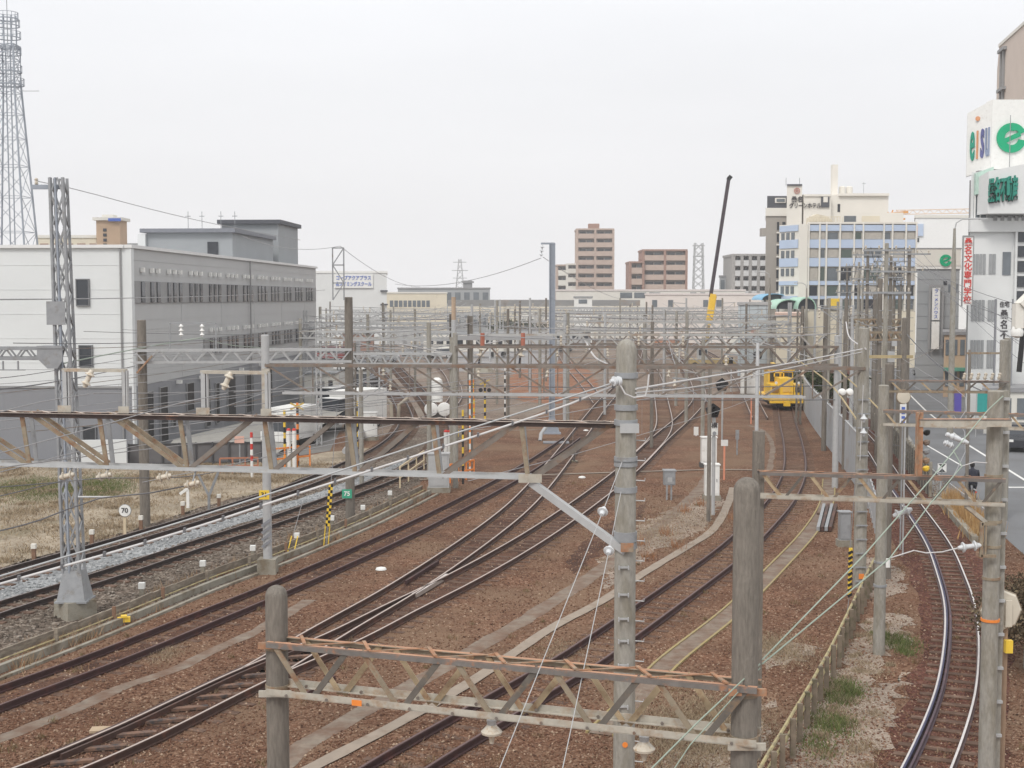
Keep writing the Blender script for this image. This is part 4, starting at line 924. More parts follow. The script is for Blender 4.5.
for z in range(1, 10): mb.bx(-t.W / 2, t.W / 2, -.03, 0, z * 1.2, z * 1.2 + .04)
t.part('seam', mb, mat('seam dark', (.24, .25, .27), .7), local=True)
t = T('banner_sign', 'tall white vertical banner with blue lettering on the grey school building', 'sign', loc=(X(936.5, 127), 127.4, 3))
t.part('frame', MB().bx(-.72, -.55, -.1, .1, 1, 7.3).bx(.55, .72, -.1, .1, 1, 7.3).bx(-.55, .55, -.1, .1, 7.1, 7.3), CLADM, local=True)
for a_, b_ in ((1, 3.7), (3.85, 7.0)): t.part('board', MB().bx(-.38, .38, 0, .08, a_, b_), WHITE, local=True)
t.part('lettering', MB().text('ラーメンハウス', .42, (0, -.02, 5.4), (1, 0, 0), depth=.04, vertical=True), BLUEP, local=True)
t = block('distant_office', 'very pale building standing behind the grey school building', 913, 967, 218, 215, 10, mat('misty white wall', (.8, .8, .8), .8, .03), 0, 0, CREAMW)
t.part('blue_sign', MB().bx(-t.W / 2 + .4, -t.W / 2 + 1.3, -.3, -.02, Z(236, 215), Z(224, 215)), PBLUE, local=True)
t.part('pink_strip', MB().bx(-t.W / 2 - .1, -t.W / 2 + .38, -.3, -.02, Z(236, 215), Z(226, 215)), mat('pink strip', (.7, .35, .3), .6), local=True)
t.part('window', MB().bx(-t.W / 2 + .3, -t.W / 2 + .7, -.1, .01, Z(242, 215), Z(238, 215)), GLASS, local=True)

# white cram school / estate agency. local x runs along its side facing the tracks
Yr = 92
t = T('corner_office_building', 'white office building at the right edge with green lettered signs', 'office', loc=(X(967, Yr), Yr, 0))
lr = lambda px, Y=Yr: X(px, Y) - X(967, Yr)
zr = Z(218, Yr)
t.part('wall', MB().prism(para(0, lr(1075), 0, 16, .35), 0, zr), WHITEB, local=True)
t.part('upper_wall', MB().prism(para(.02, lr(1075), .1, 16, .35), zr, Z(172, Yr)), WHITEB, local=True)
t.part('side_strip', MB().prism(para(-.12, -.005, .2, 16, .35), 0, Z(180, Yr)), CLADM, local=True)
t.part('ledge', MB().bx(-.1, lr(1075), -.35, 0, Z(232, Yr), zr), WHITEB, local=True)
t.part('upper_window', MB().bx(lr(970.5), lr(983.5), -.02, .14, Z(222 - 3, Yr), Z(196, Yr)), GLASSF, local=True)
for px in (971, 976.5, 983): t.part('mullion', MB().bx(lr(px) - .04, lr(px) + .04, -.08, .0, Z(219, Yr), Z(195, Yr)), WHITE, local=True)
for ya, yb in ((254, 274), (300, 321), (340, 368)):
    for a, b in ((970, 972.5), (973.5, 976), (977, 979.5), (980.5, 983), (986.5, 989.5), (990.3, 993)):
        t.part('window', MB().bx(lr(a), lr(b), -.07, .02, Z(yb, Yr), Z(ya, Yr)), mat('grey blind pane', (.3, .31, .32), .3), local=True)
for a, b, ya, yb in ((1000, 1008, 252, 275), ):
    t.part('window', MB().bx(lr(a), lr(b), -.07, .02, Z(yb, Yr), Z(ya, Yr)), GLASSF, local=True)
for k in range(6): t.part('balcony_window', MB().bx(lr(1015), lr(1035), -.1, .02, Z(242 + k * 15, Yr), Z(231 + k * 15, Yr)), GLASS, local=True)
t.part('corner_bay', MB().bx(lr(1011), lr(1013), -.3, 0, 0, Z(232, Yr)), WHITEB, local=True)
for px in (988, 995, 1002, 1009, 1016): t.part('soffit_opening', MB().bx(lr(px), lr(px + 3.6), -.4, -.3, Z(221, Yr), Z(216, Yr)), CLADM, local=True)
s1 = T('letter_sign_box', 'white rooftop sign box with green lettering of an estate agency', 'sign', loc=(X(1010, Yr - 1), Yr - 1, Z(215, Yr)))
lq = lambda px: X(px - 7, Yr - 1) - X(1010, Yr - 1)
s1.part('box', MB().add([(lq(985), .9, 0), (lq(988), -.6, 0), (lq(1060), -.9, 0), (lq(1060), 2, 0), (lq(985), .9, 2.6), (lq(988), -.6, 2.9), (lq(1060), -.9, 3.9), (lq(1060), 2, 3.9)], [(0, 1, 5, 4), (1, 2, 6, 5), (2, 3, 7, 6), (4, 5, 6, 7), (3, 0, 4, 7), (3, 2, 1, 0)]), WHITEB, local=True)
s1.part('lettering', MB().text('桑名不動産', 1.7, (lq(1001.5), -.8, 1.55), (1, .02, .1), (0, 0, 1), depth=.3, stretch=.235, bold=.03), TEALP, local=True)
s1.part('lettering_edge', MB().text('桑名不動産', 1.7, (lq(1001.5) + .04, -.72, 1.49), (1, .02, .1), (0, 0, 1), depth=.15, stretch=.235, bold=.035), BLACK, local=True)
s2 = T('green_sign_panel', 'pale green sign panel with white lettering under the rooftop box', 'sign', loc=(X(979, Yr), Yr - .25, Z(200, Yr)))
s2.part('board', MB().add([(-.62, 0, .35), (.62, 0, .6), (.62, 0, 2.3), (-.62, 0, 1.85), (-.62, .3, .35), (.62, .3, .6), (.62, .3, 2.3), (-.62, .3, 1.85)], [(0, 1, 2, 3), (4, 7, 6, 5), (0, 4, 5, 1), (3, 2, 6, 7), (0, 3, 7, 4), (1, 5, 6, 2)]), mat('pale green board', (.45, .6, .53), .5, .15), local=True)
s3 = T('rooftop_billboard', 'white rooftop billboard with a large green letter and colourful letters at the right edge', 'billboard', loc=(X(1000, Yr + 4), Yr + 4, Z(172, Yr + 4)))
Ys = Yr + 4; lb = lambda px: X(px - 4, Ys) - X(1000, Ys); z3 = lambda py: Z(py, Ys) - Z(172, Ys)
s3.part('panel', MB().add([(lb(973.5), 1.6, z3(174.5)), (lb(990), 0, z3(169)), (lb(990), 0, z3(100)), (lb(973.5), 1.6, z3(110)), (lb(976), 2.2, z3(174.5)), (lb(992), 1.2, z3(169)), (lb(992), 1.2, z3(100)), (lb(976), 2.2, z3(110))], [(0, 1, 2, 3), (0, 3, 7, 4), (3, 2, 6, 7), (4, 7, 6, 5)]), WHITE, local=True)
s3.part('panel', MB().bx(lb(990.1), lb(1065), 0, 1.2, z3(169), z3(99.5)), WHITE, local=True)
mb = MB(); letter_e(mb, lb(1009.5), z3(138), 1.08, -.01, .56, .14); s3.part('letter', mb, GREENP, local=True)
cols_ = [(.02, .3, .2), (.65, .3, .15), (.12, .13, .3), (.25, .3, .42)]
ux = V((lb(990) - lb(973.5), -1.6, .35)).normalized()
for i, ch in enumerate('e\u0131su'):
    o = V((lb(973.5), 1.5, z3(141))) + ux * (.42 + i * .42); s3.part('lettering', MB().text(ch, 4.3, o, ux, depth=.12, stretch=.19, bold=.015), mat('sign ink %d' % i, cols_[i], .5), local=True)
o = V((lb(973.5), 1.55, z3(119))) + ux * .85; s3.part('dot', MB().lathe([(.17, 0), (.17, .1)], o, o + V((-.3, -1, 0)), 12), mat('sign ink 1', (0, 0, 0)), local=True)
s3.part('edge_post', MB().tube([(lb(1006), -.5, z3(173)), (lb(1006), -.5, z3(116))], .03, 5), STEEL, local=True)
s3.part('support', MB().bx(lb(980), lb(1060), .4, 1, z3(215), z3(170)), CLADM, local=True)
Yt = 130; t = T('tall_tan_building', 'plain tan building rising behind the rooftop billboard', 'building', loc=(X(992, Yt), Yt, 0)); zt = Z(46, Yt)
a = V((0, 0, 0)); b = V((X(1060, 104) - X(992, Yt), 104 - Yt, 0))
TANP = mat('tan pink tile wall', (.6, .51, .45), .85, .05, .5)
t.part('wall', MB().prism([(0, 0), (b.x, b.y), (b.x + 14, b.y + 8), (14, 14), (5, 14)], 0, zt), TANP, local=True)
t.part('parapet', MB().bar(a + V((0, -.1, zt)), b + V((0, -.1, zt)), .25, .3), CREAMW, local=True)
d = b.normalized(); nn = V((d.y, -d.x, 0)) * .12
for k in (1.0, 1.75): t.part('duct', MB().bar(a + d * k * 1.6 + nn + V((0, 0, zt - 7.5)), a + d * k * 1.6 + nn + V((0, 0, zt - .8)), .2, .2), CLADM, local=True)
for z in (.8, 4.6): t.part('duct_hood', MB().bar(a + d * .9 + nn + V((0, 0, zt - z)), a + d * 3.6 + nn + V((0, 0, zt - z)), .5, .3), CLADM, local=True)
t = T('vertical_sign', 'tall narrow white sign with red vertical lettering on the white office building', 'sign', loc=(X(966, 89), 89, Z(305, 89)))
hz_ = Z(237, 89) - Z(305, 89)
t.part('board', MB().bx(-.34, .3, 0, .12, 0, hz_), WHITE, local=True)
t.part('frame', MB().bx(-.4, -.34, -.04, .14, -.1, hz_ + .1).bx(.3, .36, -.04, .14, -.1, hz_ + .1).bx(-.34, .3, -.04, .14, hz_, hz_ + .1), CLADM, local=True)
t.part('lettering', MB().text('桑名文化専門学校', .56, (-.02, -.02, hz_ / 2 - .02), (1, 0, 0), depth=.04, vertical=True, bold=.015), REDP, local=True)
t = T('vertical_sign', 'stacked white vertical sign with black lettering of the estate agency, right edge', 'sign', loc=(X(1003, 88), 88, Z(380, 88)))
hz_ = Z(299, 88) - Z(380, 88)
t.part('post', MB().bx(-.62, -.52, 0, .14, -5 + 4, hz_).bx(.52, .62, 0, .14, -1, hz_), CLADD, local=True)
chars = ['住宅', '桑', '名', '不', '動', '産', '', '']; ch_h = hz_ / 8.0
for i, ch in enumerate(chars):
    zc_ = hz_ - ch_h * (i + .5)
    bo = t.part('board', MB().bx(-.5, .5, 0, .12, zc_ - ch_h * .45, zc_ + ch_h * .45), WHITEB, local=True)
    if ch: t.part('lettering', MB().text(ch, .42 if i == 0 else .66, (0, -.02, zc_ - .05), (1, 0, 0), depth=.04, bold=.02, stretch=.8), LET, local=True, parent=bo)
t = block('shop_building', 'beige low shop with a green awning farther up the street', 944, 966, 335, 118, 9, TAN, 2, 3)
t.part('awning', MB().bx(-1, 1.2, -.8, 0, 2.4, 2.7), mat('dull green awning', (.1, .3, .22), .7), local=True)
t = block('shop_building', 'pale ground floor shopfront behind the twin trusses on the right', 985, 1060, 392, 86, 4, CREAMW, 1, 5)
for k, (c, lb_) in enumerate((((.1, .08, .35), 'purple cloth banner hanging at a shopfront'), ((.03, .3, .28), 'teal cloth banner on the shopfront by the thick right pole'))):
    px = (956, 983)[k]; g_ = P(px, 395, 84)
    fl = T('shop_banner', lb_, 'banner', loc=(g_.x, g_.y, 0))
    fl.part('pole', MB().tube([(-.42, 0, 0), (-.42, 0, 3.0)], .03, 6), STEELL, local=True)
    fl.part('cloth', MB().bx(-.36, .36, -.01, .01, 1.5, 2.9), mat('banner cloth %d' % k, c, .8), local=True)

# ---- radio mast at the left edge
Ym = 170; cx = X(15, Ym); t = T('radio_mast', 'tall blue grey lattice telecom mast with round platforms at the left edge', 'mast', loc=(cx, Ym, 0))
zt = Z(45, Ym); zw = Z(85, Ym)
def msize(z): return 3.3 - (3.3 - 1.15) * min(1, z / zw)
lev = [0]
while lev[-1] < zw - .5: lev.append(min(zw, lev[-1] + msize(lev[-1]) * 2.0))
for sx_, sy_ in ((-1, -1), (1, -1), (1, 1), (-1, 1)):
    t.part('leg', MB().tube([(sx_ * msize(0) , sy_ * msize(0), 0), (sx_ * msize(zw), sy_ * msize(zw), zw), (sx_ * 1.15, sy_ * 1.15, zt)], .13, 6), STEELB, local=True)
mb = MB(); qs = [(-1, -1), (1, -1), (1, 1), (-1, 1)]
z = zw
while z < zt: lev.append(min(zt, z + 1.6)); z += 1.6
for a, b in zip(lev, lev[1:]):
    for k in range(4):
        c, d = qs[k], qs[(k + 1) % 4]; sa, sb = msize(a), msize(b)
        mb.bar((c[0] * sa, c[1] * sa, a), (d[0] * sb, d[1] * sb, b), .06, .06); mb.bar((d[0] * sa, d[1] * sa, a), (c[0] * sb, c[1] * sb, b), .06, .06); mb.bar((c[0] * sb, c[1] * sb, b), (d[0] * sb, d[1] * sb, b), .07, .07)
t.part('lattice', mb, STEELB, local=True)
t.part('cable_ladder', MB().bx(-.35, -.25, -.1, .1, 0, zt).bx(.25, .35, -.1, .1, 0, zt), STEELB, local=True)
for py, r_ in ((85, 1.9), (72, 1.65), (54, 1.6), (38, 1.6), (26, 1.5), (19, 1.35)):
    z = Z(py, Ym); mb = MB()
    for k in range(16):
        a0, a1 = 2 * math.pi * k / 16, 2 * math.pi * (k + 1) / 16
        for dz in (0, .8): mb.bar((r_ * math.cos(a0), r_ * math.sin(a0), z + dz), (r_ * math.cos(a1), r_ * math.sin(a1), z + dz), .09, .12 if dz == 0 else .05)
        mb.bar((r_ * math.cos(a0), r_ * math.sin(a0), z), (r_ * math.cos(a0), r_ * math.sin(a0), z + .8), .05, .05)
    t.part('platform', mb, STEELB, local=True)
mb = MB()
for k in range(8): a = k * .785; mb.tube([(1.15 * math.cos(a), 1.15 * math.sin(a), zt - .5), (1.15 * math.cos(a), 1.15 * math.sin(a), Z(16, Ym))], .07, 5)
t.part('antenna_frame', mb, STEELB, local=True); t.part('whip_aerial', MB().tube([(0, 0, zt), (0, 0, Z(-2, Ym))], .05, 5), STEEL, local=True)
t.part('side_antenna', MB().bar((1.8, 0, Z(91, Ym)), (3.9, 0, Z(91, Ym)), .08, .08), STEELL, local=True)

def lattice_tower(name, label, px, pyt, Y, w0, w1, m, cat='tower', arms=()):
    cx = X(px, Y); zt = Z(pyt, Y); t = T(name, label, cat, loc=(cx, Y, 0)); mb = MB(); q = [(-1, -1), (1, -1), (1, 1), (-1, 1)]; z = 0; n = 12
    for k in range(n):
        a, b = zt * k / n, zt * (k + 1) / n; sa, sb = w0 + (w1 - w0) * k / n, w0 + (w1 - w0) * (k + 1) / n
        for i in range(4): c, d = q[i], q[(i + 1) % 4]; mb.bar((c[0] * sa, c[1] * sa, a), (d[0] * sb, d[1] * sb, b), .12, .12); mb.bar((d[0] * sa, d[1] * sa, a), (c[0] * sb, c[1] * sb, b), .12, .12)
    t.part('lattice', mb, m, local=True)
    for c in q: t.part('leg', MB().bar((c[0] * w0, c[1] * w0, 0), (c[0] * w1, c[1] * w1, zt), .2, .2), m, local=True)
    for zf, l_ in arms: t.part('cross_arm', MB().bar((-l_, 0, zt * zf), (l_, 0, zt * zf), .2, .25), m, local=True)
lattice_tower('radio_mast', 'small pale lattice mast between the brown flats and the crane', 698, 243, 340, 1.6, 1.0, STEELL, arms=((.97, 1.6), (.85, 1.5)))
lattice_tower('transmission_pylon', 'faint pylon above the dark roofed building on the left horizon', 460, 259, 480, 2.6, .4, STEELL, arms=((.95, 2.5), (.82, 3), (.7, 2.6)))

# ---- mobile crane
Yk = 165; t = T('mobile_crane', 'mobile crane with a black raised boom and yellow foot', 'crane', loc=(X(711, Yk), Yk, 0))
t.part('boom', MB().bar(P(710.5, 297, Yk), P(729, 177, Yk), .36, .42), mat('dark boom steel', (.06, .045, .055), .5, .2))
t.part('boom_base', MB().bar(P(708.5, 325, Yk), P(713, 294, Yk), .7, .75), YELLOW)
t.part('boom_tip', MB().bar(P(728, 180, Yk), P(731, 176, Yk), .4, .5), BLACK)
t.part('luffing_ram', MB().bar(P(712, 320, Yk), P(716, 296, Yk), .18, .18), YELLOW)
t.part('boom_link', MB().bar(P(706.5, 345, Yk), P(708.5, 325, Yk), .35, .4), mat('dull ochre steel', (.4, .3, .14), .7, .2))
x0 = X(708, Yk)
t.part('carrier', MB().bx(x0 - 2.4, x0 + 3.4, Yk - 1.2, Yk + 1.2, .6, 1.3), mat('dull ochre steel', (0, 0, 0))); t.part('crane_cab', MB().bx(x0 - 1.4, x0 - .2, Yk - 1.1, Yk + .1, 1.3, 2.7), STEELL); t.part('cab_window', MB().bx(x0 - 1.3, x0 - .3, Yk - 1.16, Yk - 1.1, 1.8, 2.5), GLASS)
for dx in (-1.8, -.6, 1.6, 2.7): t.part('wheel', MB().lathe([(.45, 0), (.45, .35)], (x0 + dx, Yk - 1.3, .45), (x0 + dx, Yk, .45), 14), RUBBER)
t.part('hook_line', MB().tube([P(730.5, 177, Yk), P(730.5, 250, Yk)], .03, 4), WIRE) if False else None

# ---- small houses of the town on the horizon
def house(px, Y, w_, h, c, label, rf=0):
    x_ = X(px, Y); t = T('town_house', label, 'house', loc=(x_, Y, 0), rz=random.uniform(-.3, .3), group='low houses along the horizon')
    t.part('wall', MB().bx(-w_ / 2, w_ / 2, 0, 9, 0, h), c, local=True)
    if rf: t.part('roof', MB().profile([(-w_ / 2 - .5, h), (w_ / 2 + .5, h), (0, h + 2)], (0, 4.5, 0), (0, 1, 0), 10), ROOFT, local=True)
    else: t.part('roof', MB().bx(-w_ / 2 - .2, w_ / 2 + .2, -.2, 9.2, h, h + .4), STUFFC, local=True)
    for k in range(int(w_ / 2.6)):
        for f in range(int(h / 2.9)): t.part('window', MB().bx(-w_ / 2 + .7 + k * 2.6, -w_ / 2 + 2.1 + k * 2.6, -.06, .02, 1 + f * 2.8, 2.2 + f * 2.8), GLASSF, local=True)
cs = [CREAM, CREAMW, GREYB, CLAD, BRICKP, WHITEB]
for i in range(70):
    px = random.uniform(322, 905); Y = random.uniform(345, 540); h = random.choice([5.2, 5.6, 6, 6.4])
    house(px, Y, random.uniform(7, 16), h, random.choice(cs), 'low distant house or shop in the haze of the town', random.random() < .6)
# ---- workshop yard filler: small sheds between the gantries
# ================================================================== OVERHEAD LINE STRUCTURES
def insulator(t, a, b, nd=2, r=.13, m=PORC, cap=STEEL, name='insulator', parent=None):
    """porcelain discs strung between a and b"""
    a = V(a); b = V(b); L_ = (b - a).length; prof = [(.03, 0), (.04, .02)]
    for k in range(nd):
        s0 = L_ * (k + .2) / nd; s1 = L_ * (k + .75) / nd
        prof += [(.045, s0), (r * .55, s0 + (s1 - s0) * .25), (r, s0 + (s1 - s0) * .6), (r * .96, s0 + (s1 - s0) * .75), (r * .5, s0 + (s1 - s0) * .8), (.045, s1)]
    prof += [(.03, L_)]
    o = t.part(name, MB().lathe(prof, a, b, 12), m, smooth=True, parent=parent)
    return o
def cpole(t, x, y, zt, r, m=POLE, dome=False, z0=0.0, name='pole', taper=.92, parent=None):
    prof = [(r, 0), (r * taper, zt - z0 - (r if dome else 0.02))]
    if dome: prof[1] = (r * taper, zt - z0 - r * 1.0); prof += [(r * taper * math.cos(a), zt - z0 - r * (1 - math.sin(a))) for a in (.3, .6, .9, 1.15, 1.35, 1.5)]
    else: prof += [(r * taper * .8, zt - z0)]
    return t.part(name, MB().lathe(prof, (x, y, z0), n=20), m, smooth=True)
def band(t, x, y, z, r, h, m=STEEL, name='pole_band'):
    return t.part(name, MB().lathe([(r * .9, 0), (r, .001), (r, h), (r * .9, h + .001)], (x, y, z), n=20), m, smooth=True)
def lat_truss(t, A, Bp, h, n, sep, pat='V', ch=.09, br=.055, mt=STEELL, mb_=None, md=None, single_mesh=False, lace=True, up_first=True, faces=(0, 1), lat_m=None):
    """two vertical trusses side by side; A,Bp = ends of the front top chord; sep = offset vector to the rear face"""
    A = V(A); Bp = V(Bp); D_ = V((0, 0, -h)); mb_ = mb_ or mt; md = md or mb_
    lat = MB()
    for f in faces:
        o = sep * f; a = A + o; b = Bp + o
        t.part('top_chord', MB().angle(a, b, ch, flip=1 if f == 0 else -1), mt)
        t.part('bottom_chord', MB().angle(a + D_, b + D_, ch, flip=1 if f == 0 else -1, down=False), mb_)
        for k in range(n):
            p, q = a.lerp(b, k / n), a.lerp(b, (k + 1) / n); mid = a.lerp(b, (k + .5) / n)
            if pat == 'V': segs = [(p, mid + D_), (mid + D_, q)]
            elif pat == 'N1': segs = [(p, q + D_), (q, q + D_)]
            elif pat == 'N2': segs = [(p + D_, q), (p, p + D_)]
            else: segs = [(p, q + D_)]
            for s0, s1 in segs:
                i_ = V((0, .03 if f == 0 else -.03, 0))
                if single_mesh: lat.bar(s0 + i_, s1 + i_, br * .5, br)
                else: t.part('brace', MB().bar(s0 + i_, s1 + i_, br * .35, br), md)
    if lace and len(faces) > 1:
        lm = lat if single_mesh else MB()
        m2 = n * (1 if pat == 'V' else 2)
        for k in range(m2):
            p, q = A.lerp(Bp, k / m2) + V((0, 0, .012)), A.lerp(Bp, (k + 1) / m2) + V((0, 0, .012))
            s0, s1 = (p, q + sep) if k % 2 == 0 else (p + sep, q)
            if single_mesh: lm.bar(s0, s1, br * .7, .02); lm.bar(s0 + D_, s1 + D_, br * .7, .02)
            else:
                t.part('lacing_bar', MB().bar(s0, s1, br * .8, .014), lat_m or mt); t.part('lacing_bar', MB().bar(s0 + D_, s1 + D_, br * .8, .014), mb_)
    if single_mesh: t.part('lattice', lat, md)
def sag(a, b, s, n=14):
    a = V(a); b = V(b); return [a.lerp(b, i / n) - V((0, 0, 4 * s * (i / n) * (1 - i / n))) for i in range(n + 1)]
def wire(a, b, s=.1, r=.01, m=WIREG, label='', cat='wire', group=None, name='overhead_wire', pts=None):
    pts = pts or sag(a, b, s); return single(name, MB().tube(pts, r, 5), m, label, cat, group)

DARKBR = mat('dark brace steel', (.13, .115, .1), .75, .2, 6, c2=(.3, .2, .12), c2fac=.25, c2scale=4)
TANBR = mat('tan brace steel', (.4, .31, .2), .8, .2, 6, c2=(.26, .15, .085), c2fac=.35, c2scale=4)
def vtruss(t, a, b, h, n, sep, ch=.055, br=.05, bc=None):
    dr = (b - a).normalized(); D_ = V((0, 0, -h)); L5 = (b - a) / n
    for f in (0, 1):
        o = sep * f; fl = 1 if f == 0 else -1
        t.part('top_chord', MB().angle(a + o, b + o, ch, flip=fl), RUSTTOP); t.part('bottom_chord', MB().angle(a + o + D_, b + o + D_, ch * 1.1, flip=fl, down=False), bc or PALETRUSS)
        if f == 0:
            for k in range(n):
                st = a + L5 * (k + .03); bm = a + L5 * (k + .5) + D_; en = a + L5 * (k + .95); off = V((0, .02, 0))
                t.part('brace', MB().bar(st + off, bm - dr * .02 + off, .02, br), TANBR); t.part('brace', MB().bar(bm + dr * .02 + off, en + off, .02, br), DARKBR)
                t.part('brace', MB().bar(st + sep + dr * .06, bm + sep + dr * .04, .02, br * .7), TANBR)
    for k in range(n): t.part('lacing_bar', MB().bar(a.lerp(b, k / n) + V((0, 0, .012)), a.lerp(b, (k + .4) / n) + sep + V((0, 0, .012)), .035, .012), ORANGE)
# ---------- front truss on two thick poles
YL, YR = 18.4, 16.2
A = P(266, 652, YL); Bq = P(757, 688, YR); A.z = Bq.z = 4.06
t = T('overhead_truss', 'rust topped lattice truss nearest the camera, spanning two thick concrete poles', 'truss', loc=(A.x, A.y, 0))
sep = V((.21, .63, 0))
sep = V((.13, .38, 0)); HT = .77; D_ = V((0, 0, -HT)); dr = (Bq - A).normalized(); DARKBR = mat('dark brace steel', (.13, .115, .1), .75, .2, 6, c2=(.3, .2, .12), c2fac=.25, c2scale=4)
TANBR = mat('tan brace steel', (.4, .31, .2), .8, .2, 6, c2=(.26, .15, .085), c2fac=.35, c2scale=4)
for f in (0, 1):
    a = A + sep * f; b = Bq + sep * f; fl = 1 if f == 0 else -1
    t.part('top_chord', MB().angle(a, b, .07, flip=fl), RUSTTOP if f == 0 else mat('beige web steel', (.36, .31, .24), .8, .2, 5, c2=(.3, .18, .11), c2fac=.3, c2scale=5, top=(.42, .235, .15)))
    t.part('bottom_chord', MB().angle(a + D_ * (1 - .06 * f), b + D_ * (1 - .06 * f), .085, flip=fl, down=False), PALETRUSS)
    for k in range(5):
        L5 = (b - a) / 5; st = a + L5 * k + dr * (.1 if f == 0 else .42); bm = st + L5 * .42 + D_; en = st + L5 * .9
        off = V((0, .03 * fl, 0))
        t.part('brace', MB().bar(st + off, bm - dr * .03 + off, .022, .075), RUSTY if f == 0 else TANBR)
        if f == 0 or k < 4: t.part('brace', MB().bar(bm + dr * .03 + off, en - dr * .06 + off, .03, .085), DARKBR if f == 0 else TANBR)
for k in range(7):
    p = A.lerp(Bq, (k + .35) / 7); q = A.lerp(Bq, (k + .62) / 7); r_ = A.lerp(Bq, (k + 1.35) / 7)
    t.part('lacing_bar', MB().bar(p + sep + V((0, 0, .03)), q + V((0, 0, .03)), .05, .02), ORANGE)
    if k < 6: t.part('lacing_bar', MB().bar(q + V((0, 0, .015)), r_ + sep + V((0, 0, .015)), .03, .012), ORANGE)
for k in range(8): p = A.lerp(Bq, (k + .5) / 8) + sep + D_ * .94 + V((0, -.06, .03)); t.part('bolt', MB().lathe([(.024, 0), (.024, .03)], p, p + V((0, -1, 0)), 6), BROWNST)
d = (Bq - A).normalized()
for px, Yp, zt, r, in ((276.5, 18.72, None, .165), (745, 16.5, None, .172)):
    x_ = X(px, Yp); zt = Z(585 if px < 300 else 477, Yp)
    cpole(t, x_, Yp, zt, r, POLE, dome=True, taper=.99)
    for z in (4.0 - .12, 3.26): band(t, x_, Yp, z, r + .012, .1, RUSTY if z < 3.9 else STEEL)
    for z in (3.98, 3.27):
        t.part('clamp_plate', MB().box((x_, Yp - r - .03, z), (r * 2 + .14, .05, .09), 0), ORANGE if z > 3.5 else PALETRUSS)
for k in range(11):
    p = A.lerp(Bq, (k + .5) / 11) + V((0, -.02, -.74)); t.part('bolt', MB().lathe([(.022, 0), (.022, .02)], p, p + V((0, -1, 0)), 6), BROWNST)
for px, lb in ((503, 0), (653, 1)):
    q = (px - 266) / (757 - 266); p = A.lerp(Bq, q) + V((.05, .2, -.82)); insulator(t, p, p - V((0, 0, .36)), 1, .15)
    t.part('insulator_cap', MB().lathe([(.03, 0), (.06, .02), (.07, .1), (.04, .14)], p - V((0, 0, .13)), p, 12), STEELL)
t.part('orange_tag', MB().box(tuple(A.lerp(Bq, .205) + V((0, -.075, -.72))), (.15, .01, .08), -.31), ORP)

# ---------- thick central pole with step bolts
Yc_ = 20.6; xc = X(625, Yc_)
t = T('concrete_pole', 'thick domed concrete pole with many step bolts standing in the centre', 'pole', loc=(xc, Yc_, 0))
cpole(t, xc, Yc_, Z(339, Yc_), .178, POLEL, dome=True)
for py in (378, 410, 425, 462, 466, 492, 541, 548): band(t, xc, Yc_, Z(py, Yc_), .188, .09 if py != 541 else .16, STEEL)
for py in range(440, 768, 20):
    z = Z(py, Yc_); p = V((xc + .16, Yc_ - .05, z)); t.part('step_bolt', MB().tube([p, p + V((.14, -.04, 0)), p + V((.14, -.04, .04))], .01, 6), STEELL)
for py in (565, 592, 616, 638, 662, 703):
    z = Z(py, Yc_); t.part('step_clamp', MB().box((xc - .04, Yc_ - .19, z), (.15, .03, .03)).box((xc - .115, Yc_ - .22, z), (.02, .06, .06)).box((xc + .035, Yc_ - .22, z), (.02, .06, .06)), STEELL)
t.part('orange_mark', MB().lathe([(.045, 0), (.045, .01)], (xc + .0, Yc_ - .18, Z(741, Yc_)), (xc, Yc_ - 2, Z(741, Yc_)), 14), ORP)
t.part('white_plate', MB().box((xc - .1, Yc_ - .185, Z(714, Yc_)), (.08, .01, .11)), WHITE)
p = V((xc - .1, Yc_ - .25, Z(380, Yc_))); t.part('insulator', MB().lathe([(.03, 0), (.07, .02), (.08, .06), (.04, .08), (.07, .1), (.08, .14), (.035, .15), (.03, .2)], p, p + V((-1, -.5, 0)), 14), mat('grey white insulator', (.6, .62, .64), .3, .1), smooth=True)
t.part('jumper_cable', MB().tube([p + V((-.02, -.05, -.06)), p + V((.06, -.05, -.2)), p + V((.2, 0, -.26)), p + V((.38, .02, -.24)), p + V((.42, .04, -.1)), p + V((.44, .06, .1))], .014, 6), CABLEW)

# ---------- long brown-topped truss running from the central pole to beyond the left edge
t = T('overhead_truss', 'long dark topped truss with bold diagonals crossing the left half at mid height', 'truss', loc=(X(625, 20.9), 20.9, 0))
zt_ = 6.99; zb_ = 6.05; Ye = lambda px: 20.75 + (625 - px) * .00335
pt = lambda px, z, o=0.0: V((X(px, Ye(px)), Ye(px) + o, z))
for o in (0, .34):
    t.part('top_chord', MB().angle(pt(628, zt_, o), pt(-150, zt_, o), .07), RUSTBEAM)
    t.part('bottom_chord', MB().angle(pt(532, zb_, o), pt(-150, zb_, o), .045, down=False), STEELL)
for px in (-52, 30, 107, 187, 271, 354, 438, 526):
    for o, dx in ((0, 0), (.34, 7)): t.part('post', MB().bar(pt(px - 5 + dx * .3, zt_, o), pt(px + 2, zb_, o), .03, .075), STEEL if dx else RUSTY)
for a, b in ((-50, 32), (33, 109), (112, 187)):
    for o in (0, .34): t.part('brace', MB().bar(pt(a, zt_, o), pt(b, zb_, o), .028, .075), RUSTY)
for a, b in ((256, 190), (339, 273), (612, 532), (422, 358), (520, 442)):
    for o in (0, .34): t.part('brace', MB().bar(pt(a, zt_, o), pt(b, zb_, o), .028, .075), BROWNST)
e0 = pt(530, zb_); e1 = V((xc - .02, Yc_ - .2, Z(546, Yc_)))
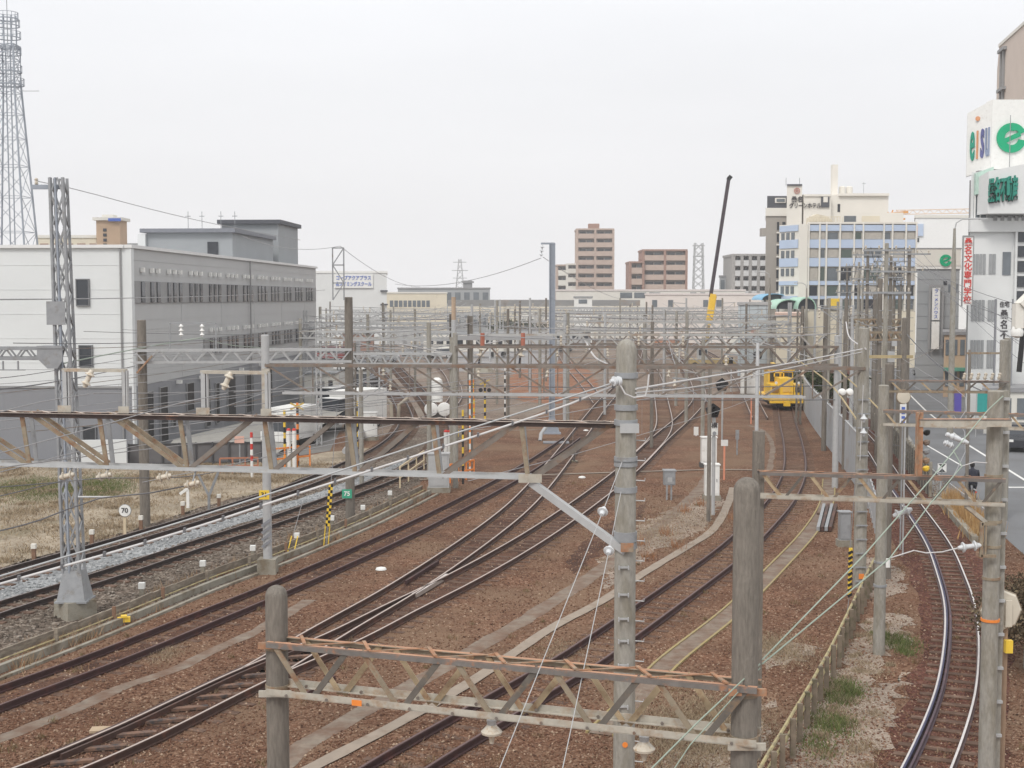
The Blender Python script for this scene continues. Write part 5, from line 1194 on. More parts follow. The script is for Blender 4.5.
t.part('knee_brace', MB().angle(e0, e1, .11), STEELL); t.part('gusset_plate', MB().box(tuple(e0 + V((0, -.06, .02))), (.38, .015, .14)), PALETRUSS)
t.part('gusset_plate', MB().box((xc + .04, Yc_ - .2, zt_ - .04), (.3, .03, .15)), STEELL)
t.part('fixing_plate', MB().box(tuple(e1 + V((.03, -.03, .02))), (.2, .03, .14)), ORANGE)
for i in range(22):
    k = i / 21; t.part('lacing_bar', MB().bar(pt(620 - k * 700, zt_, 0), pt(604 - k * 700, zt_, .34), .05, .02), RUSTBEAM)
t.part('end_pole', MB().lathe([(.18, 0), (.165, 8.3)], (X(-150, Ye(-150)) - .3, Ye(-150) + .1, 0), n=16), POLEL)
# equipment frames that stand on it
for a, b, zz in ((66, 125, .75), (204, 267, .74)):
    for px, w_ in ((a, .17), (b, .12)):
        q = pt(px, zt_, .17); t.part('frame_post', MB().box((q.x, q.y, zt_ + zz / 2), (w_ * .42, .1, zz)).box((q.x + w_ * .42, q.y, zt_ + zz / 2), (.02, .12, zz)), STEELL)
        t.part('bolt_plate', MB().box((q.x, q.y - .08, zt_ + .07), (w_ + .06, .02, .12)), PALETRUSS)
    q0, q1 = pt(a - 2, zt_ + zz, .17), pt(b + 2, zt_ + zz, .17); t.part('frame_beam', MB().bar(q0, q1, .1, .055), PALETRUSS)
for px, py in ((92, 370), (231, 372)):
    q = P(px, py, Ye(px)); insulator(t, q, q + V((-.13, -.03, -.3)), 2, .085)
ins = []
for px, py in ((67, 476), (104, 476), (164, 477), (192, 484)):
    q = P(px, py, Ye(px) - .3); insulator(t, q + V((-.13, 0, -.03)), q + V((.13, 0, .03)), 2, .085)
    t.part('hanger', MB().bar(q, V((q.x, q.y + .3, zb_)), .02, .03), STEEL)

# ---------- right foreground truss R1 with its posts
t = T('overhead_truss', 'rusty topped truss with pale bottom chord in the right foreground above the narrow track', 'truss', loc=(X(880, 24), 24, 0))
A = V((X(757, 24.6), 24.4, 5.72)); Bq = V((X(1000, 23.6), 23.4, 5.72))
vtruss(t, A, Bq, .5, 5, V((0, .26, 0)))
xl = X(757.5, 24.9); t.part('pole', MB().box((xl, 24.9, Z(431, 24.9) / 2), (.2, .2, Z(431, 24.9))), POLE)
cpole(t, X(995, 23.6), 23.75, Z(391, 23.6), .155, POLEL, dome=False)
xp = X(995, 23.6)
for py in (424, 478, 505, 524, 549, 581): band(t, xp, 23.75, Z(py, 23.6), .165, .05, RUSTY)
t.part('side_rail', MB().bar((xp + .24, 23.95, 0), (xp + .24, 23.95, Z(392, 23.6)), .12, .12), POLEL)
for py in range(400, 768, 34): t.part('side_clamp', MB().box((xp + .2, 23.9, Z(py, 23.6)), (.2, .16, .05)), STEELL)
b0 = V((X(915, 23.5), 23.45, Z(423, 23.5))); b1 = V((X(1006, 23.5), 23.45, Z(423, 23.5)))
t.part('bracket_beam', MB().bar(b0, b1, .14, .12), PALETRUSS); t.part('bracket_beam', MB().bar(b0 + V((0, 0, .07)), b1 + V((0, 0, .07)), .16, .02), RUSTTOP)
t.part('hanging_post', MB().bar((X(916, 23.5), 23.45, Z(412, 23.5)), (X(916, 23.5), 23.45, Z(475, 23.5)), .11, .1), ORANGE)
t.part('hanging_rod', MB().tube([(X(913, 23.5), 23.36, Z(475, 23.5)), (X(913, 23.5), 23.36, Z(416, 23.5)), (X(915, 23.5), 23.36, Z(411, 23.5))], .012, 6), ORANGE)
for k, py in enumerate((430, 440, 449, 458, 466)): p = V((X(923.5, 23.5), 23.5, Z(py, 23.5))); t.part('fitting', MB().lathe([(.03, 0), (.07, .02), (.06, .07), (.03, .1)], p, p + V((.3, 0, -1)), 10), [BLACK, BROWNST, STEEL, ORANGE, HAZY][k])
for py in (524, 556): t.part('bracket_bar', MB().bar((X(981, 23.5), 23.5, Z(py, 23.5)), (X(996, 23.5), 23.5, Z(py, 23.5)), .05, .05), RUSTY)
t.part('bracket_bar', MB().bar((X(981, 23.5), 23.5, Z(522, 23.5)), (X(981, 23.5), 23.5, Z(557, 23.5)), .05, .05), RUSTY); t.part('bracket_bar', MB().bar((X(985.5, 23.5), 23.5, Z(522, 23.5)), (X(985.5, 23.5), 23.5, Z(557, 23.5)), .03, .03), RUSTY)
q = P(981, 545, 23.5); insulator(t, q, P(958, 548, 23.5), 2, .1, m=mat('grey white insulator', (.6, .62, .64), .3, .1))
t.part('registration_arm', MB().tube([P(958, 548, 23.5), P(942, 552, 23.4), P(926, 553, 23.4), P(914, 550.5, 23.4), P(890, 558, 23.2)], .012, 6), CABLEW)
q = P(912, 509, 24.3); insulator(t, q, P(893, 516, 24.3), 2, .1, m=mat('grey white insulator', (0, 0, 0)))
t.part('orange_band', MB().lathe([(.17, 0), (.17, .05)], (xp, 23.75, Z(623, 23.6)), n=16), ORP)
# strut from the truss end down to the pole
t.part('knee_brace', MB().bar(P(966, 506, 23.6), P(990, 526, 23.7), .07, .07), PALETRUSS)

def gantry(label, ends, zt, h, n, pat='V', mt=STEELL, mb2=None, md=None, poles=(), thin=True, sepd=.35, ch=.08, br=.05, cat='gantry', lace=False, group=None, faces=(0, 1)):
    """ends = ((px, Y), (px, Y)) of the beam; poles = list of (px, Y, top, radius, material, kind)"""
    (pa, ya), (pb, yb) = ends; a = V((X(pa, ya), ya, zt)); b = V((X(pb, yb), yb, zt))
    t = T('overhead_gantry', label, cat, loc=((a.x + b.x) / 2, (a.y + b.y) / 2, 0), group=group)
    if n: lat_truss(t, a, b, h, n, V((0, sepd, 0)), pat, ch=ch, br=br, mt=mt, mb_=mb2, md=md, single_mesh=thin, lace=lace, faces=faces)
    for px, Y, top, r, m, kd in poles:
        x_ = X(px, Y)
        if kd == 'c': cpole(t, x_, Y + .3, top, r, m, taper=.85)
        elif kd == 'h': t.part('pole', MB().box((x_, Y + .3, top / 2), (r * 2, r * .25, top)).box((x_ - r, Y + .3, top / 2), (r * .25, r * 2, top)).box((x_ + r, Y + .3, top / 2), (r * .25, r * 2, top)), m)
        else:
            lm = MB(); k_ = int(top / .7)
            for i in range(k_):
                for sx_ in (-1, 1): lm.bar((x_ + sx_ * r, Y + .3 - r, top * i / k_), (x_ - sx_ * r, Y + .3 - r, top * (i + 1) / k_), .03, .03); lm.bar((x_ + sx_ * r, Y + .3 - r, top * i / k_), (x_ + sx_ * r, Y + .3 + r, top * (i + 1) / k_), .03, .03)
            t.part('pole_lattice', lm, m)
            for sx_ in (-1, 1):
                for sy_ in (-1, 1): t.part('pole_leg', MB().bar((x_ + sx_ * r, Y + .3 + sy_ * r, 0), (x_ + sx_ * r, Y + .3 + sy_ * r, top), .06, .06), m)
    return t
def pole_sign(t, px, py, Y, r, txt, m, tm, sz=.34):
    x_ = X(px, Y); z = Z(py, Y); o = t.part('number_plate', MB().box((x_, Y - r - .03, z), (sz * 1.1, .02, sz)), m)
    t.part('lettering', MB().text(txt, sz * .7, (x_, Y - r - .045, z), (1, 0, 0), depth=.01, bold=.02), tm, parent=o)

# R2 and R3 on the right, poles beside the narrow track
t = gantry('rusty V braced truss just beyond the right foreground truss', ((882, 32.1), (1040, 30.8)), 6.22, .42, 0, 'V', RUSTTOP, PALETRUSS, RUSTY, [(885.5, 32.1, Z(386, 32), .15, POLEL, 'c'), (1040, 30.8, 6.9, .16, POLEL, 'c')], thin=False, ch=.07)
vtruss(t, V((X(882, 32.1), 32.1, 6.22)), V((X(1040, 30.8), 30.8, 6.22)), .38, 5, V((0, .26, 0)), ch=.05, br=.045); band(t, X(885.5, 32.1), 32.4, Z(590, 32), .165, .06); band(t, X(885.5, 32.1), 32.4, Z(566, 32), .165, .05)
t = gantry('small rusty truss behind the twin right trusses, held by two concrete poles', ((890, 41), (1003, 40.5)), 6.4, .37, 0, 'V', RUSTTOP, RUSTY, RUSTY, [(891, 41, Z(364, 41), .16, POLE, 'c'), (1006, 40.5, Z(340, 40.5), .17, POLEL, 'c')], thin=False)
vtruss(t, V((X(888, 41), 41, 6.4)), V((X(1008, 40.5), 40.5, 6.4)), .38, 4, V((0, .26, 0)), ch=.05, br=.05, bc=RUSTY)
for k in range(6): p = V((X(962 + k * 7, 40.5), 40.5, 6.45)); insulator(t, p, p + V((.05, 0, .22)), 2, .07)
gantry('thin yellowish beam between crowded poles right of centre', ((868, 60), (912, 60)), Z(357, 60), .25, 0, poles=[(866, 60, Z(330, 60), .15, POLE, 'c'), (905, 60, Z(318, 60), .14, POLE, 'c')]).part('beam', MB().bar((X(866, 60), 60.3, Z(357, 60)), (X(914, 60), 60.3, Z(357, 60)), .12, .14), mat('yellowed beam', (.4, .32, .18), .8, .2))
t = gantry('rusty thin beam in front of the white office windows', ((970, 52), (1010, 52)), Z(353, 52), .2, 0, poles=[(971, 52, Z(350, 52), .07, POLE, 'c'), (1009, 52, Z(338, 52), .16, POLEL, 'c')])
t.part('beam', MB().bar((X(968, 52), 52.3, Z(353.5, 52)), (X(1012, 52), 52.3, Z(353.5, 52)), .1, .08), RUSTY)

# F4 long thin truss D - N at forty metres
YD, YN = 41.8, 39.8
zF = 6.87
t = gantry('long thin brown truss with wide diagonals spanning the yard behind the thick pole', ((265, YD), (865, YN)), zF, .94, 12, 'none', BROWNST, STEELL, BROWNST, [(264.5, YD, Z(335, YD), .15, STEELL, 'c'), (864.5, YN, Z(328, YN), .2, POLEL, 'c')], thin=False, ch=.07, faces=())
a = V((X(265, YD), YD + .1, zF)); b = V((X(865, YN), YN + .1, zF)); D_ = V((0, 0, -.97))
for o in (V((0, 0, 0)), V((0, .4, 0))):
    t.part('top_chord', MB().angle(a + o, b + o, .08), BROWNST); t.part('bottom_chord', MB().angle(a.lerp(b, .03) + D_ + o, a.lerp(b, .905) + D_ + o, .07, down=False), STEELL)
n = 12
for k in range(1, n): t.part('post', MB().bar(a.lerp(b, k / n) + V((0, .03, 0)), a.lerp(b, k / n) + D_ + V((0, .03, 0)), .03, .06), BROWNST)
for k in range(n):
    p, q = a.lerp(b, k / n), a.lerp(b, (k + 1) / n)
    s0, s1 = (p, q + D_) if k < 6 else (p + D_, q)
    t.part('brace', MB().bar(s0 + V((0, .03, 0)), s1 + V((0, .03, 0)), .03, .06), BROWNST)
pole_sign(t, 264.5, 494, YD + .3, .15, '31', HAZY, BLACK, .3)
t.part('footing', MB().box((X(264.5, YD), YD + .3, .25), (.6, .55, .5)), CONC)
t.part('rust_sleeve', MB().box((X(266, YD), YD + .12, Z(392, YD)), (.26, .12, 1.5)), PALETRUSS)
hz = MB(); x_ = X(264.5, YD)
for k in range(4): hz.bar((x_ - .155, YD + .13, Z(548 - k * 7, YD)), (x_ + .155, YD + .13, Z(541 - k * 7, YD)), .02, .09)
t.part('stripe', hz, CLADD)
xn = X(864.5, YN)
for py in range(400, 600, 14): t.part('step_bolt', MB().box((xn - .02, YN + .08, Z(py, YN)), (.36, .04, .04)), STEEL)
t.part('tension_rod', MB().tube([(X(864, 39.5), YN - .1, Z(385, YN)), (X(862, 39.5), YN - .1, Z(460, YN))], .012, 5), CABLEW)
for py in (418, 432): q = V((X(862.5, YN), YN - .1, Z(py, YN))); insulator(t, q + V((0, 0, .12)), q - V((0, 0, .12)), 1, .11, m=mat('grey white insulator', (0, 0, 0)))
for px in (843.5, 851): q = P(px, 392, YN - .3); t.part('signal_lamp', MB().lathe([(.05, 0), (.1, .03), (.115, .1), (.1, .18), (.03, .22)], q, q + V((-.2, 1, -.1)), 14), WHITE, smooth=True)
t.part('orange_mark', MB().box((xn, YN + .08, Z(577, YN)), (.16, .02, .16)), ORP)
# pale insulated feeder cables from lower left over the thick pole to the far right pole
def ppath(pts, n=8): return catmull([P(*q) for q in pts], .5)
cab = ppath([(-160, 632, 15), (0, 584, 16.6), (100, 556, 17.4), (200, 526, 18.2), (300, 493, 18.9), (400, 461, 19.4), (500, 428, 19.9), (570, 404, 20.2), (613, 386, 20.35)])
t = T('feeder_cable', 'thick pale feeder cable with dark clips sloping up from lower left to the thick pole', 'cable', loc=cab[0])
t.part('cable', MB().tube(cab, .017, 7), CABLEW)
for p in resample(cab, .55)[1:]: t.part('clip', MB().box((p.x, p.y - .01, p.z + .01), (.03, .06, .07)), WIRE)
wire(None, None, r=.014, m=mat('grey feeder wire', (.4, .41, .42), .5), label='grey feeder wire running just above the thick pale cable', pts=ppath([(-160, 624, 15), (0, 576, 16.7), (200, 516, 18.3), (400, 451, 19.5), (610, 384, 20.3)]), cat='wire')
cab = ppath([(636, 389, 20.5), (700, 378, 26), (780, 365, 32), (862, 349, 39.4)])
wire(None, None, r=.02, m=CABLEW, label='pale cable running right from the thick pole to the pole by the sheet fence', pts=cab, cat='cable')
wire(None, None, r=.016, m=CABLEW, label='thinner pale cable just under the one leaving the thick pole to the right', pts=ppath([(636, 393, 20.5), (700, 386, 26), (780, 370, 32), (862, 352, 39.4)]), cat='cable')
wire(None, None, r=.024, m=CABLEW, label='pale cable leaving the right pole by the sheet fence toward the crowded poles', pts=ppath([(866, 349, 39.6), (850, 338, 45), (846, 322, 52)]), cat='cable')

# tension guys with disc insulators from the thick pole down to the front truss
for (x0, y0, ix, iy, x1, y1, lb) in ((622, 462, 603, 511, 497, 775, 'left white guy wire with a disc insulator on the thick central pole'), (621, 492, 609, 550, 558, 790, 'right white guy wire with a disc insulator on the thick central pole')):
    t = T('guy_wire', lb, 'guy wire', loc=P(x1, y1, 15.2)); a = P(x0, y0, 20.4); c = P(ix, iy, 19.6); b = P(x1, y1, 15.2)
    t.part('wire', MB().tube([a, c, b], .0065, 6), STEELL); dd = (b - c).normalized(); insulator(t, c - dd * .08, c + dd * .1, 1, .085, m=mat('grey white insulator', (0, 0, 0)))
# pale green copper wires at the right
t = T('tension_wire', 'pale green copper wire running from the right pole down to the front truss pole', 'wire', loc=P(762, 660, 17))
t.part('wire', MB().tube([P(1003, 396, 23.6), P(988, 410, 23.4), P(930, 480, 21.5), P(866, 553, 19.5), P(762, 660, 16.7)], .011, 6), BRONZEW)
t = T('tension_wire', 'second pale green wire kinking over a small insulator toward the front truss pole', 'wire', loc=P(762, 664, 17))
t.part('wire', MB().tube([P(953, 450, 23), P(962, 466, 22.8), P(930, 504, 22), P(890, 558, 20), P(762, 664, 16.7)], .011, 6), BRONZEW)
t.part('arm', MB().tube([P(962, 466, 22.8), P(975, 462, 22.8), P(987, 463, 22.8)], .009, 5), CABLEW)
for a, b in (((946, 434), (968, 443)), ((944, 442), (953, 446))): q = P(*a, 23); insulator(t, q, P(*b, 23), 2, .06, m=mat('grey white insulator', (0, 0, 0)))
t = T('tension_wire', 'pale wire pair dropping left from under the front truss pole base', 'wire', loc=P(745, 700, 15.8))
t.part('wire', MB().tube([P(760, 664, 16.7), P(700, 720, 15.4), P(630, 790, 14)], .01, 5), BRONZEW)
t.part('wire', MB().tube([P(760, 668, 16.7), P(690, 745, 15.4), P(660, 790, 14)], .008, 5), BRONZEW)
t.part('spreader', MB().box(tuple(P(888, 563, 20.05)), (.06, .03, .14)), WHITE)

# ---------- lattice tower at the left with its base
YT = 36.3; xt = X(72, YT); ztop = Z(178, YT)
t = T('lattice_mast', 'tall grey steel lattice mast with a riveted base standing left of the main tracks', 'mast', loc=(xt, YT, 0))
t.part('footing', MB().lathe([(.62, 0), (.6, .5)], (xt, YT, 0), n=4), CONC)
t.part('base_skirt', MB().add([(xt + a * (.4 if z < 1 else .25), YT + b * (.38 if z < 1 else .24), z) for z in (.5, 1.35) for a, b in ((-1, -1), (1, -1), (1, 1), (-1, 1))], [(0, 1, 5, 4), (1, 2, 6, 5), (2, 3, 7, 6), (3, 0, 4, 7), (4, 5, 6, 7)]), STEEL)
t.part('base_plate', MB().box((xt, YT, .49), (.9, .85, .05)), STEEL)
lean = -.2; mw = lambda z: .235 - .06 * (z / ztop); cxm = lambda z: xt + lean * z / ztop
for a, b in ((-1, -1), (1, -1), (1, 1), (-1, 1)):
    t.part('leg', MB().bar((cxm(1.3) + a * mw(1.3), YT + b * mw(1.3), 1.3), (cxm(ztop) + a * mw(ztop), YT + b * mw(ztop), ztop), .075, .075), STEEL)
mb = MB(); nz_ = 24
for k in range(nz_):
    z0, z1 = 1.35 + (ztop - 1.35) * k / nz_, 1.35 + (ztop - 1.35) * (k + 1) / nz_; s = 1 if k % 2 else -1
    for yy in (-1, 1):
        for half in (-1, 1):
            xa, xb = (cxm(z0) + half * mw(z0) * (.95 if s > 0 else .1), cxm(z1) + half * mw(z1) * (.1 if s > 0 else .95))
            mb.bar((xa, YT + yy * mw(z0), z0), (xb, YT + yy * mw(z1), z1), .035, .045)
    for xx in (-1, 1): mb.bar((cxm(z0) + xx * mw(z0), YT + s * mw(z0), z0), (cxm(z1) + xx * mw(z1), YT - s * mw(z1), z1), .035, .045)
t.part('lattice', mb, STEEL)
for xx in (-.12,): t.part('inner_bar', MB().bar((cxm(1.3) + mw(1.3) * xx * 1.5, YT - mw(1.3), 1.3), (cxm(ztop) + mw(ztop) * xx * 1.5, YT - mw(ztop), ztop), .06, .05), STEELB)
zg = Z(362, YT); zg1 = Z(345, YT)
t.part('gusset_plate', MB().add([(X(44, YT), YT - .35, Z(346, YT)), (X(69, YT), YT - .35, Z(346, YT)), (X(69, YT), YT - .35, Z(360, YT)), (X(64, YT), YT - .35, Z(368, YT)), (X(54, YT), YT - .35, Z(368, YT)), (X(44, YT), YT - .35, Z(358, YT))], [(0, 1, 2, 3, 4, 5)]).bx(X(44, YT), X(69, YT), YT - .37, YT + .3, Z(348, YT), Z(345.5, YT)), STEEL)
t.part('splice_plate', MB().box((X(62.5, YT), YT - .26, Z(313, YT)), (.52, .02, .65)), STEEL)
t.part('cross_arm', MB().bar(P(32, 187, YT), P(64, 187, YT), .1, .12), STEELB)
q = P(36.5, 186, YT); insulator(t, q, q + V((0, 0, .22)), 2, .06)
t.part('side_bracket', MB().tube([P(78, 497, YT - .2), P(110, 497, YT - .2)], .03, 6), STEELL)
t = gantry('pale truss entering from the left edge and ending at the grey lattice mast', ((-130, YT), (46, YT)), Z(347, YT), .36, 9, 'V', STEEL, STEEL, STEEL, [(-130, YT, 8.2, .17, POLEL, 'c')], thin=False)
for px in (3, 18): q = P(px, 361, YT); t.part('hanger', MB().bar(q, q + V((0, 0, -.25)), .04, .04), STEEL); t.part('hanger', MB().bar(q + V((-.2, 0, -.25)), q + V((.2, 0, -.25)), .03, .03), STEEL)

# ---------- pole G, pole E and the pale truss between them
YG, YE = 50.5, 51.5
t = gantry('pale V braced truss in front of the grey workshop, on two tall concrete poles', ((134, YG), (352, YE)), Z(349, 51), .56, 9, 'V', STEELL, STEELL, STEELL, [(141, YG, Z(320, YG), .2, POLE, 'c'), (348.5, YE, Z(297, YE), .19, POLE, 'c')], thin=False, ch=.09)
mb = MB(); 
for sx_ in (-1, 1): mb.bar((X(339.5, YE) + sx_ * .22, YE, Z(300, YE)), (X(339.5, YE) + sx_ * .22, YE, Z(248, YE)), .05, .05)
for k, (a, b) in enumerate(((300, 283), (283, 265), (265, 248))):
    mb.bar((X(339.5, YE) - .22, YE, Z(b, YE)), (X(339.5, YE) + .22, YE, Z(b, YE)), .05, .05); mb.bar((X(339.5, YE) + (.22 if k % 2 else -.22), YE, Z(a, YE)), (X(339.5, YE) - (.22 if k % 2 else -.22), YE, Z(b, YE)), .04, .04)
t.part('mast_extension', mb, STEEL)
pole_sign(t, 347, 493, YE + .3, .19, '75', mat('green plate', (.05, .35, .22), .5), WHITE, .36)
q0, q1 = P(170, 323, 51), P(216, 323, 51)
t.part('roof_frame', MB().bar(q0, q1, .05, .05), STEEL); t.part('roof_frame', MB().bar(q0, P(170, 349, 51), .05, .05), STEEL); t.part('roof_frame', MB().bar(q1, P(216, 349, 51), .05, .05), STEEL)
for px in (181, 202): q = P(px, 324, 51); insulator(t, q, q + V((0, 0, -.5)), 3, .1, m=WHITE)
t.part('brace_leg', MB().bar(P(137, 373, YG), P(152, 356, YG), .1, .06), ORANGE)
# hazard guy guard
for (x0, y0, x1, y1, lb) in ((326, 546, 331, 484, 'yellow and black checked guy guard right of the numbered pale pole'), ):
    Yq = G(x0, y0).y; a = P(x0, y0, Yq); b = P(x1, y1, Yq); t = T('guy_guard', lb, 'guy guard', loc=a)
    t.part('stay_wire', MB().tube([a, b, b + (b - a) * 1.2], .012, 5), WIREG)
    n = 14
    mby, mbk = MB(), MB()
    for k in range(n):
        p, q = a.lerp(b, .32 + .68 * k / n), a.lerp(b, .32 + .68 * (k + 1) / n); w_ = .075
        (mby if k % 2 else mbk).bar(p + V((-w_ / 2, 0, 0)), q + V((-w_ / 2, 0, 0)), w_, w_); (mbk if k % 2 else mby).bar(p + V((w_ / 2 + .002, 0, 0)), q + V((w_ / 2 + .002, 0, 0)), w_, w_)
    t.part('yellow_checks', mby, HAZY); t.part('black_checks', mbk, BLACK)
    for dx in (-.08, .08): t.part('leg', MB().tube([a + V((dx, 0, 0)), a.lerp(b, .34) + V((dx, 0, 0))], .02, 5), HAZY)
t = T('guy_anchor', 'pair of short yellow anchor rods in the gravel left of the checked guard', 'anchor', loc=G(287, 555))
for dx in (0, .22): a = G(287, 555) + V((dx, 0, 0)); t.part('rod', MB().tube([a, a + V((.12, .3, .62))], .02, 5), HAZY)
t.part('stay_wire', MB().tube([G(288, 555) + V((.12, .3, .6)), P(303, 500, 47)], .01, 4), WIREG)

# ---------- mid distance frames
M1 = mat('middle distance gantry steel', (.42, .42, .41), .7, .15, 2, c2=(.3, .22, .16), c2fac=.3, c2scale=.6)
t = gantry('pale thin girder carrying two tall rust red insulators left of the thick pole', ((453, 66), (549, 70)), Z(337, 67), .3, 0, poles=[(453.5, 66, Z(320, 66), .14, STEELL, 'c')])
t.part('beam', MB().bar((X(453, 66), 66.1, Z(338, 66)), (X(552, 70), 70.1, Z(338, 70)), .2, .22), STEELL); t.part('beam_top', MB().bar((X(453, 66), 66.3, Z(345.5, 66)), (X(552, 70), 70.3, Z(345.5, 70)), .1, .1), BROWNST)
for px in (482.5, 523):
    t.part('red_post', MB().tube([P(px, 333, 66.5), P(px, 346, 66.5)], .11, 8), mat('rust red insulator post', (.4, .14, .09), .6, .15)); q = P(px, 346, 66.4); insulator(t, q, q + V((-.15, 0, -.62)), 2, .22)
    t.part('hanger_rod', MB().tube([q + V((-.15, 0, -.6)), q + V((-.2, 0, -.95))], .05, 6), NAVY)
t.part('pole_top', MB().tube([(X(453.5, 66), 66.3, Z(320, 66)), (X(453.5, 66), 66.3, Z(297, 66))], .11, 8), mat('rusty pole top', (.4, .3, .22), .8, .2))
pole_sign(t, 455, 433, 66.3, .14, '30', HAZY, BLACK, .34)
# tall steel H pole M
YM = 86; t = T('steel_pole', 'tall slim blue grey steel pole with a top bracket standing left of centre', 'pole', loc=(X(552, YM), YM, 0)); x_ = X(552, YM)
t.part('pole', MB().box((x_, YM, Z(243, YM) / 2), (.3, .07, Z(243, YM))).box((x_ - .17, YM, Z(243, YM) / 2), (.06, .34, Z(243, YM))).box((x_ + .17, YM, Z(243, YM) / 2), (.06, .34, Z(243, YM))), STEELB)
t.part('base_gusset', MB().add([(x_ - .55, YM - .2, 0), (x_ + .55, YM - .2, 0), (x_ + .2, YM - .2, 1.1), (x_ - .2, YM - .2, 1.1)], [(0, 1, 2, 3)]).bx(x_ - .6, x_ + .6, YM - .4, YM + .4, 0, .08), STEELB)
t.part('bracket', MB().bar((x_ - .75, YM, Z(243.5, YM)), (x_ + .15, YM, Z(243.5, YM)), .12, .12), STEELB); q = P(542.5, 245, YM); insulator(t, q, q + V((-.1, 0, -.75)), 3, .14, m=mat('grey white insulator', (0, 0, 0)))
t.part('strut', MB().bar(P(556, 352, YM), P(550, 243, YM), .05, .05), STEELL) if False else None
wire(P(541, 258, YM), P(395, 284, 130), 0.8, .022, WIREG, 'long bare wire running from the tall slim pole toward the left distance')
wire(P(543, 257, YM), P(640, 300, 200), 1.0, .022, WIREG, 'bare wire running from the tall slim pole into the far distance')
w_pts = catmull([P(36.5, 181, YT), P(70, 188, YT + 2), P(150, 209, 45), P(215, 224, 52), P(300, 240, 60)], 2)
wire(None, None, r=.012, m=WIREG, label='thin earth wire sloping from the lattice mast across the sky to the right', pts=w_pts)
wire(P(242, 236, 52), P(340, 246, 52), .3, .01, WIREG, 'thin wire reaching the ladder topped pole from the left')
wire(P(340, 246, 52), P(420, 287, 90), .4, .012, WIREG, 'thin wire leaving the ladder topped pole into the distance on the right')

rg = random.Random(3)
def midgantry(i, Y, pl_, pr_, zt, h, n, m, lab, kinds='cc', pat='V', extra=()):
    po = [(pl_, Y, zt + rg.uniform(.3, 1.6), .14, rg.choice([POLE, STEELL, POLEL]), kinds[0]), (pr_, Y, zt + rg.uniform(.3, 1.8), .15, rg.choice([POLE, POLEL, STEELL]), kinds[1])] + list(extra)
    t = gantry(lab, ((pl_, Y), (pr_, Y)), zt, h, n, pat, m, m, m, po, ch=.1, br=.07)
    W_ = X(pr_, Y) - X(pl_, Y); nn = int(W_ / 3.0)
    for dz, sg_ in ((-h - .9, .12), (.55, .3), (-h - 1.5, .05)):
        t.part('cross_span_wire', MB().tube(sag((X(pl_, Y), Y + .2, zt + dz), (X(pr_, Y), Y + .2, zt + dz + rg.uniform(-.2, .2)), sg_), .016 + Y * .00009, 4), rg.choice([WIRE, WIREG]))
    for k in range(nn):
        x_ = X(pl_, Y) + W_ * (k + .5 + rg.uniform(-.2, .2)) / nn; q = V((x_, Y - .05, zt - h)); insulator(t, q, q - V((rg.uniform(-.1, .1), 0, .55)), 3, .1)
        if rg.random() < .5: q = V((x_ + .6, Y - .05, zt)); insulator(t, q, q + V((0, 0, .5)), 3, .09); 
        if rg.random() < .6: t.part('drop_arm', MB().bar((x_ - .2, Y, zt - h), (x_ - .2, Y, zt - h - 1.5), .07, .07).bar((x_ - .2, Y, zt - h - 1.2), (x_ + .9, Y, zt - h - 1.5), .05, .05), m)
    return t
ords = ['first', 'second', 'third', 'fourth', 'fifth', 'sixth', 'seventh', 'eighth', 'ninth', 'tenth', 'eleventh', 'twelfth']
YS = [61, 76, 92, 108, 126, 146, 168, 194, 222]
for i, Y in enumerate(YS):
    l_ = [455, 470, 565, 540, 530, 520, 515, 505, 500][i]; r_ = [838, 826, 800, 803, 790, 775, 768, 760, 750][i]
    m = [BROWNST, M1, BROWNST, M1, STEELL, M1, STEELL, STEELL, STEELL][i]
    ex = [(l_ + (r_ - l_) * f, Y, 7.4 + rg.uniform(0, 1.4), .13, rg.choice([POLE, POLEL]), 'c') for f in ((.52,) if Y > 80 else ())]
    midgantry(i, Y, l_, r_, [6.75, 6.9, 6.5, 7.0, 6.8, 7.2, 6.6, 7.0, 7.2][i], .8 if i else .95, max(8, int((r_ - l_) * Y / 1300 / 1.5)), m, ords[i] + ' lattice gantry over the centre yard, counted from the thick pole into the distance', ['cc', 'hc', 'cl', 'cc', 'lh', 'cc', 'ch', 'lc', 'cc'][i], extra=ex)
for i, Y in enumerate([64, 79, 96, 114, 134, 158, 185, 215]):
    l_ = [352, 318, 300, 305, 312, 320, 326, 330][i]; r_ = [452, 452, 452, 455, 470, 480, 490, 495][i]
    midgantry(i, Y, l_, r_, [6.3, 7.0, 6.6, 6.9, 6.4, 7.0, 6.8, 7.1][i], .6, max(7, int((r_ - l_) * Y / 1300 / 1.1)), STEELL if i != 2 else M1, ords[i] + ' lattice gantry over the left main line, counted from the poles beside the workshop', ['lc', 'lh', 'cc', 'lc', 'cl', 'hc', 'cc', 'cc'][i], extra=[(rg.uniform(l_ + 30, r_ - 20), Y, 7.8, .13, POLEL, 'c')])
# low gantry over the narrow track on the far right side
for i, (Y, l_, r_) in enumerate([(70, 858, 905), (88, 853, 900), (108, 845, 893), (132, 838, 885), (160, 828, 872)]):
    midgantry(i, Y, l_, r_, [7.2, 7.6, 7.0, 7.4, 7.2][i], .5, 5, RUSTY if i < 2 else M1, ords[i] + ' short gantry over the narrow track, counted from the sheet fence into the distance', 'cc', extra=[(l_ + 22, Y, 9.5 + rg.uniform(-1, 1.5), .15, POLE, 'c')])
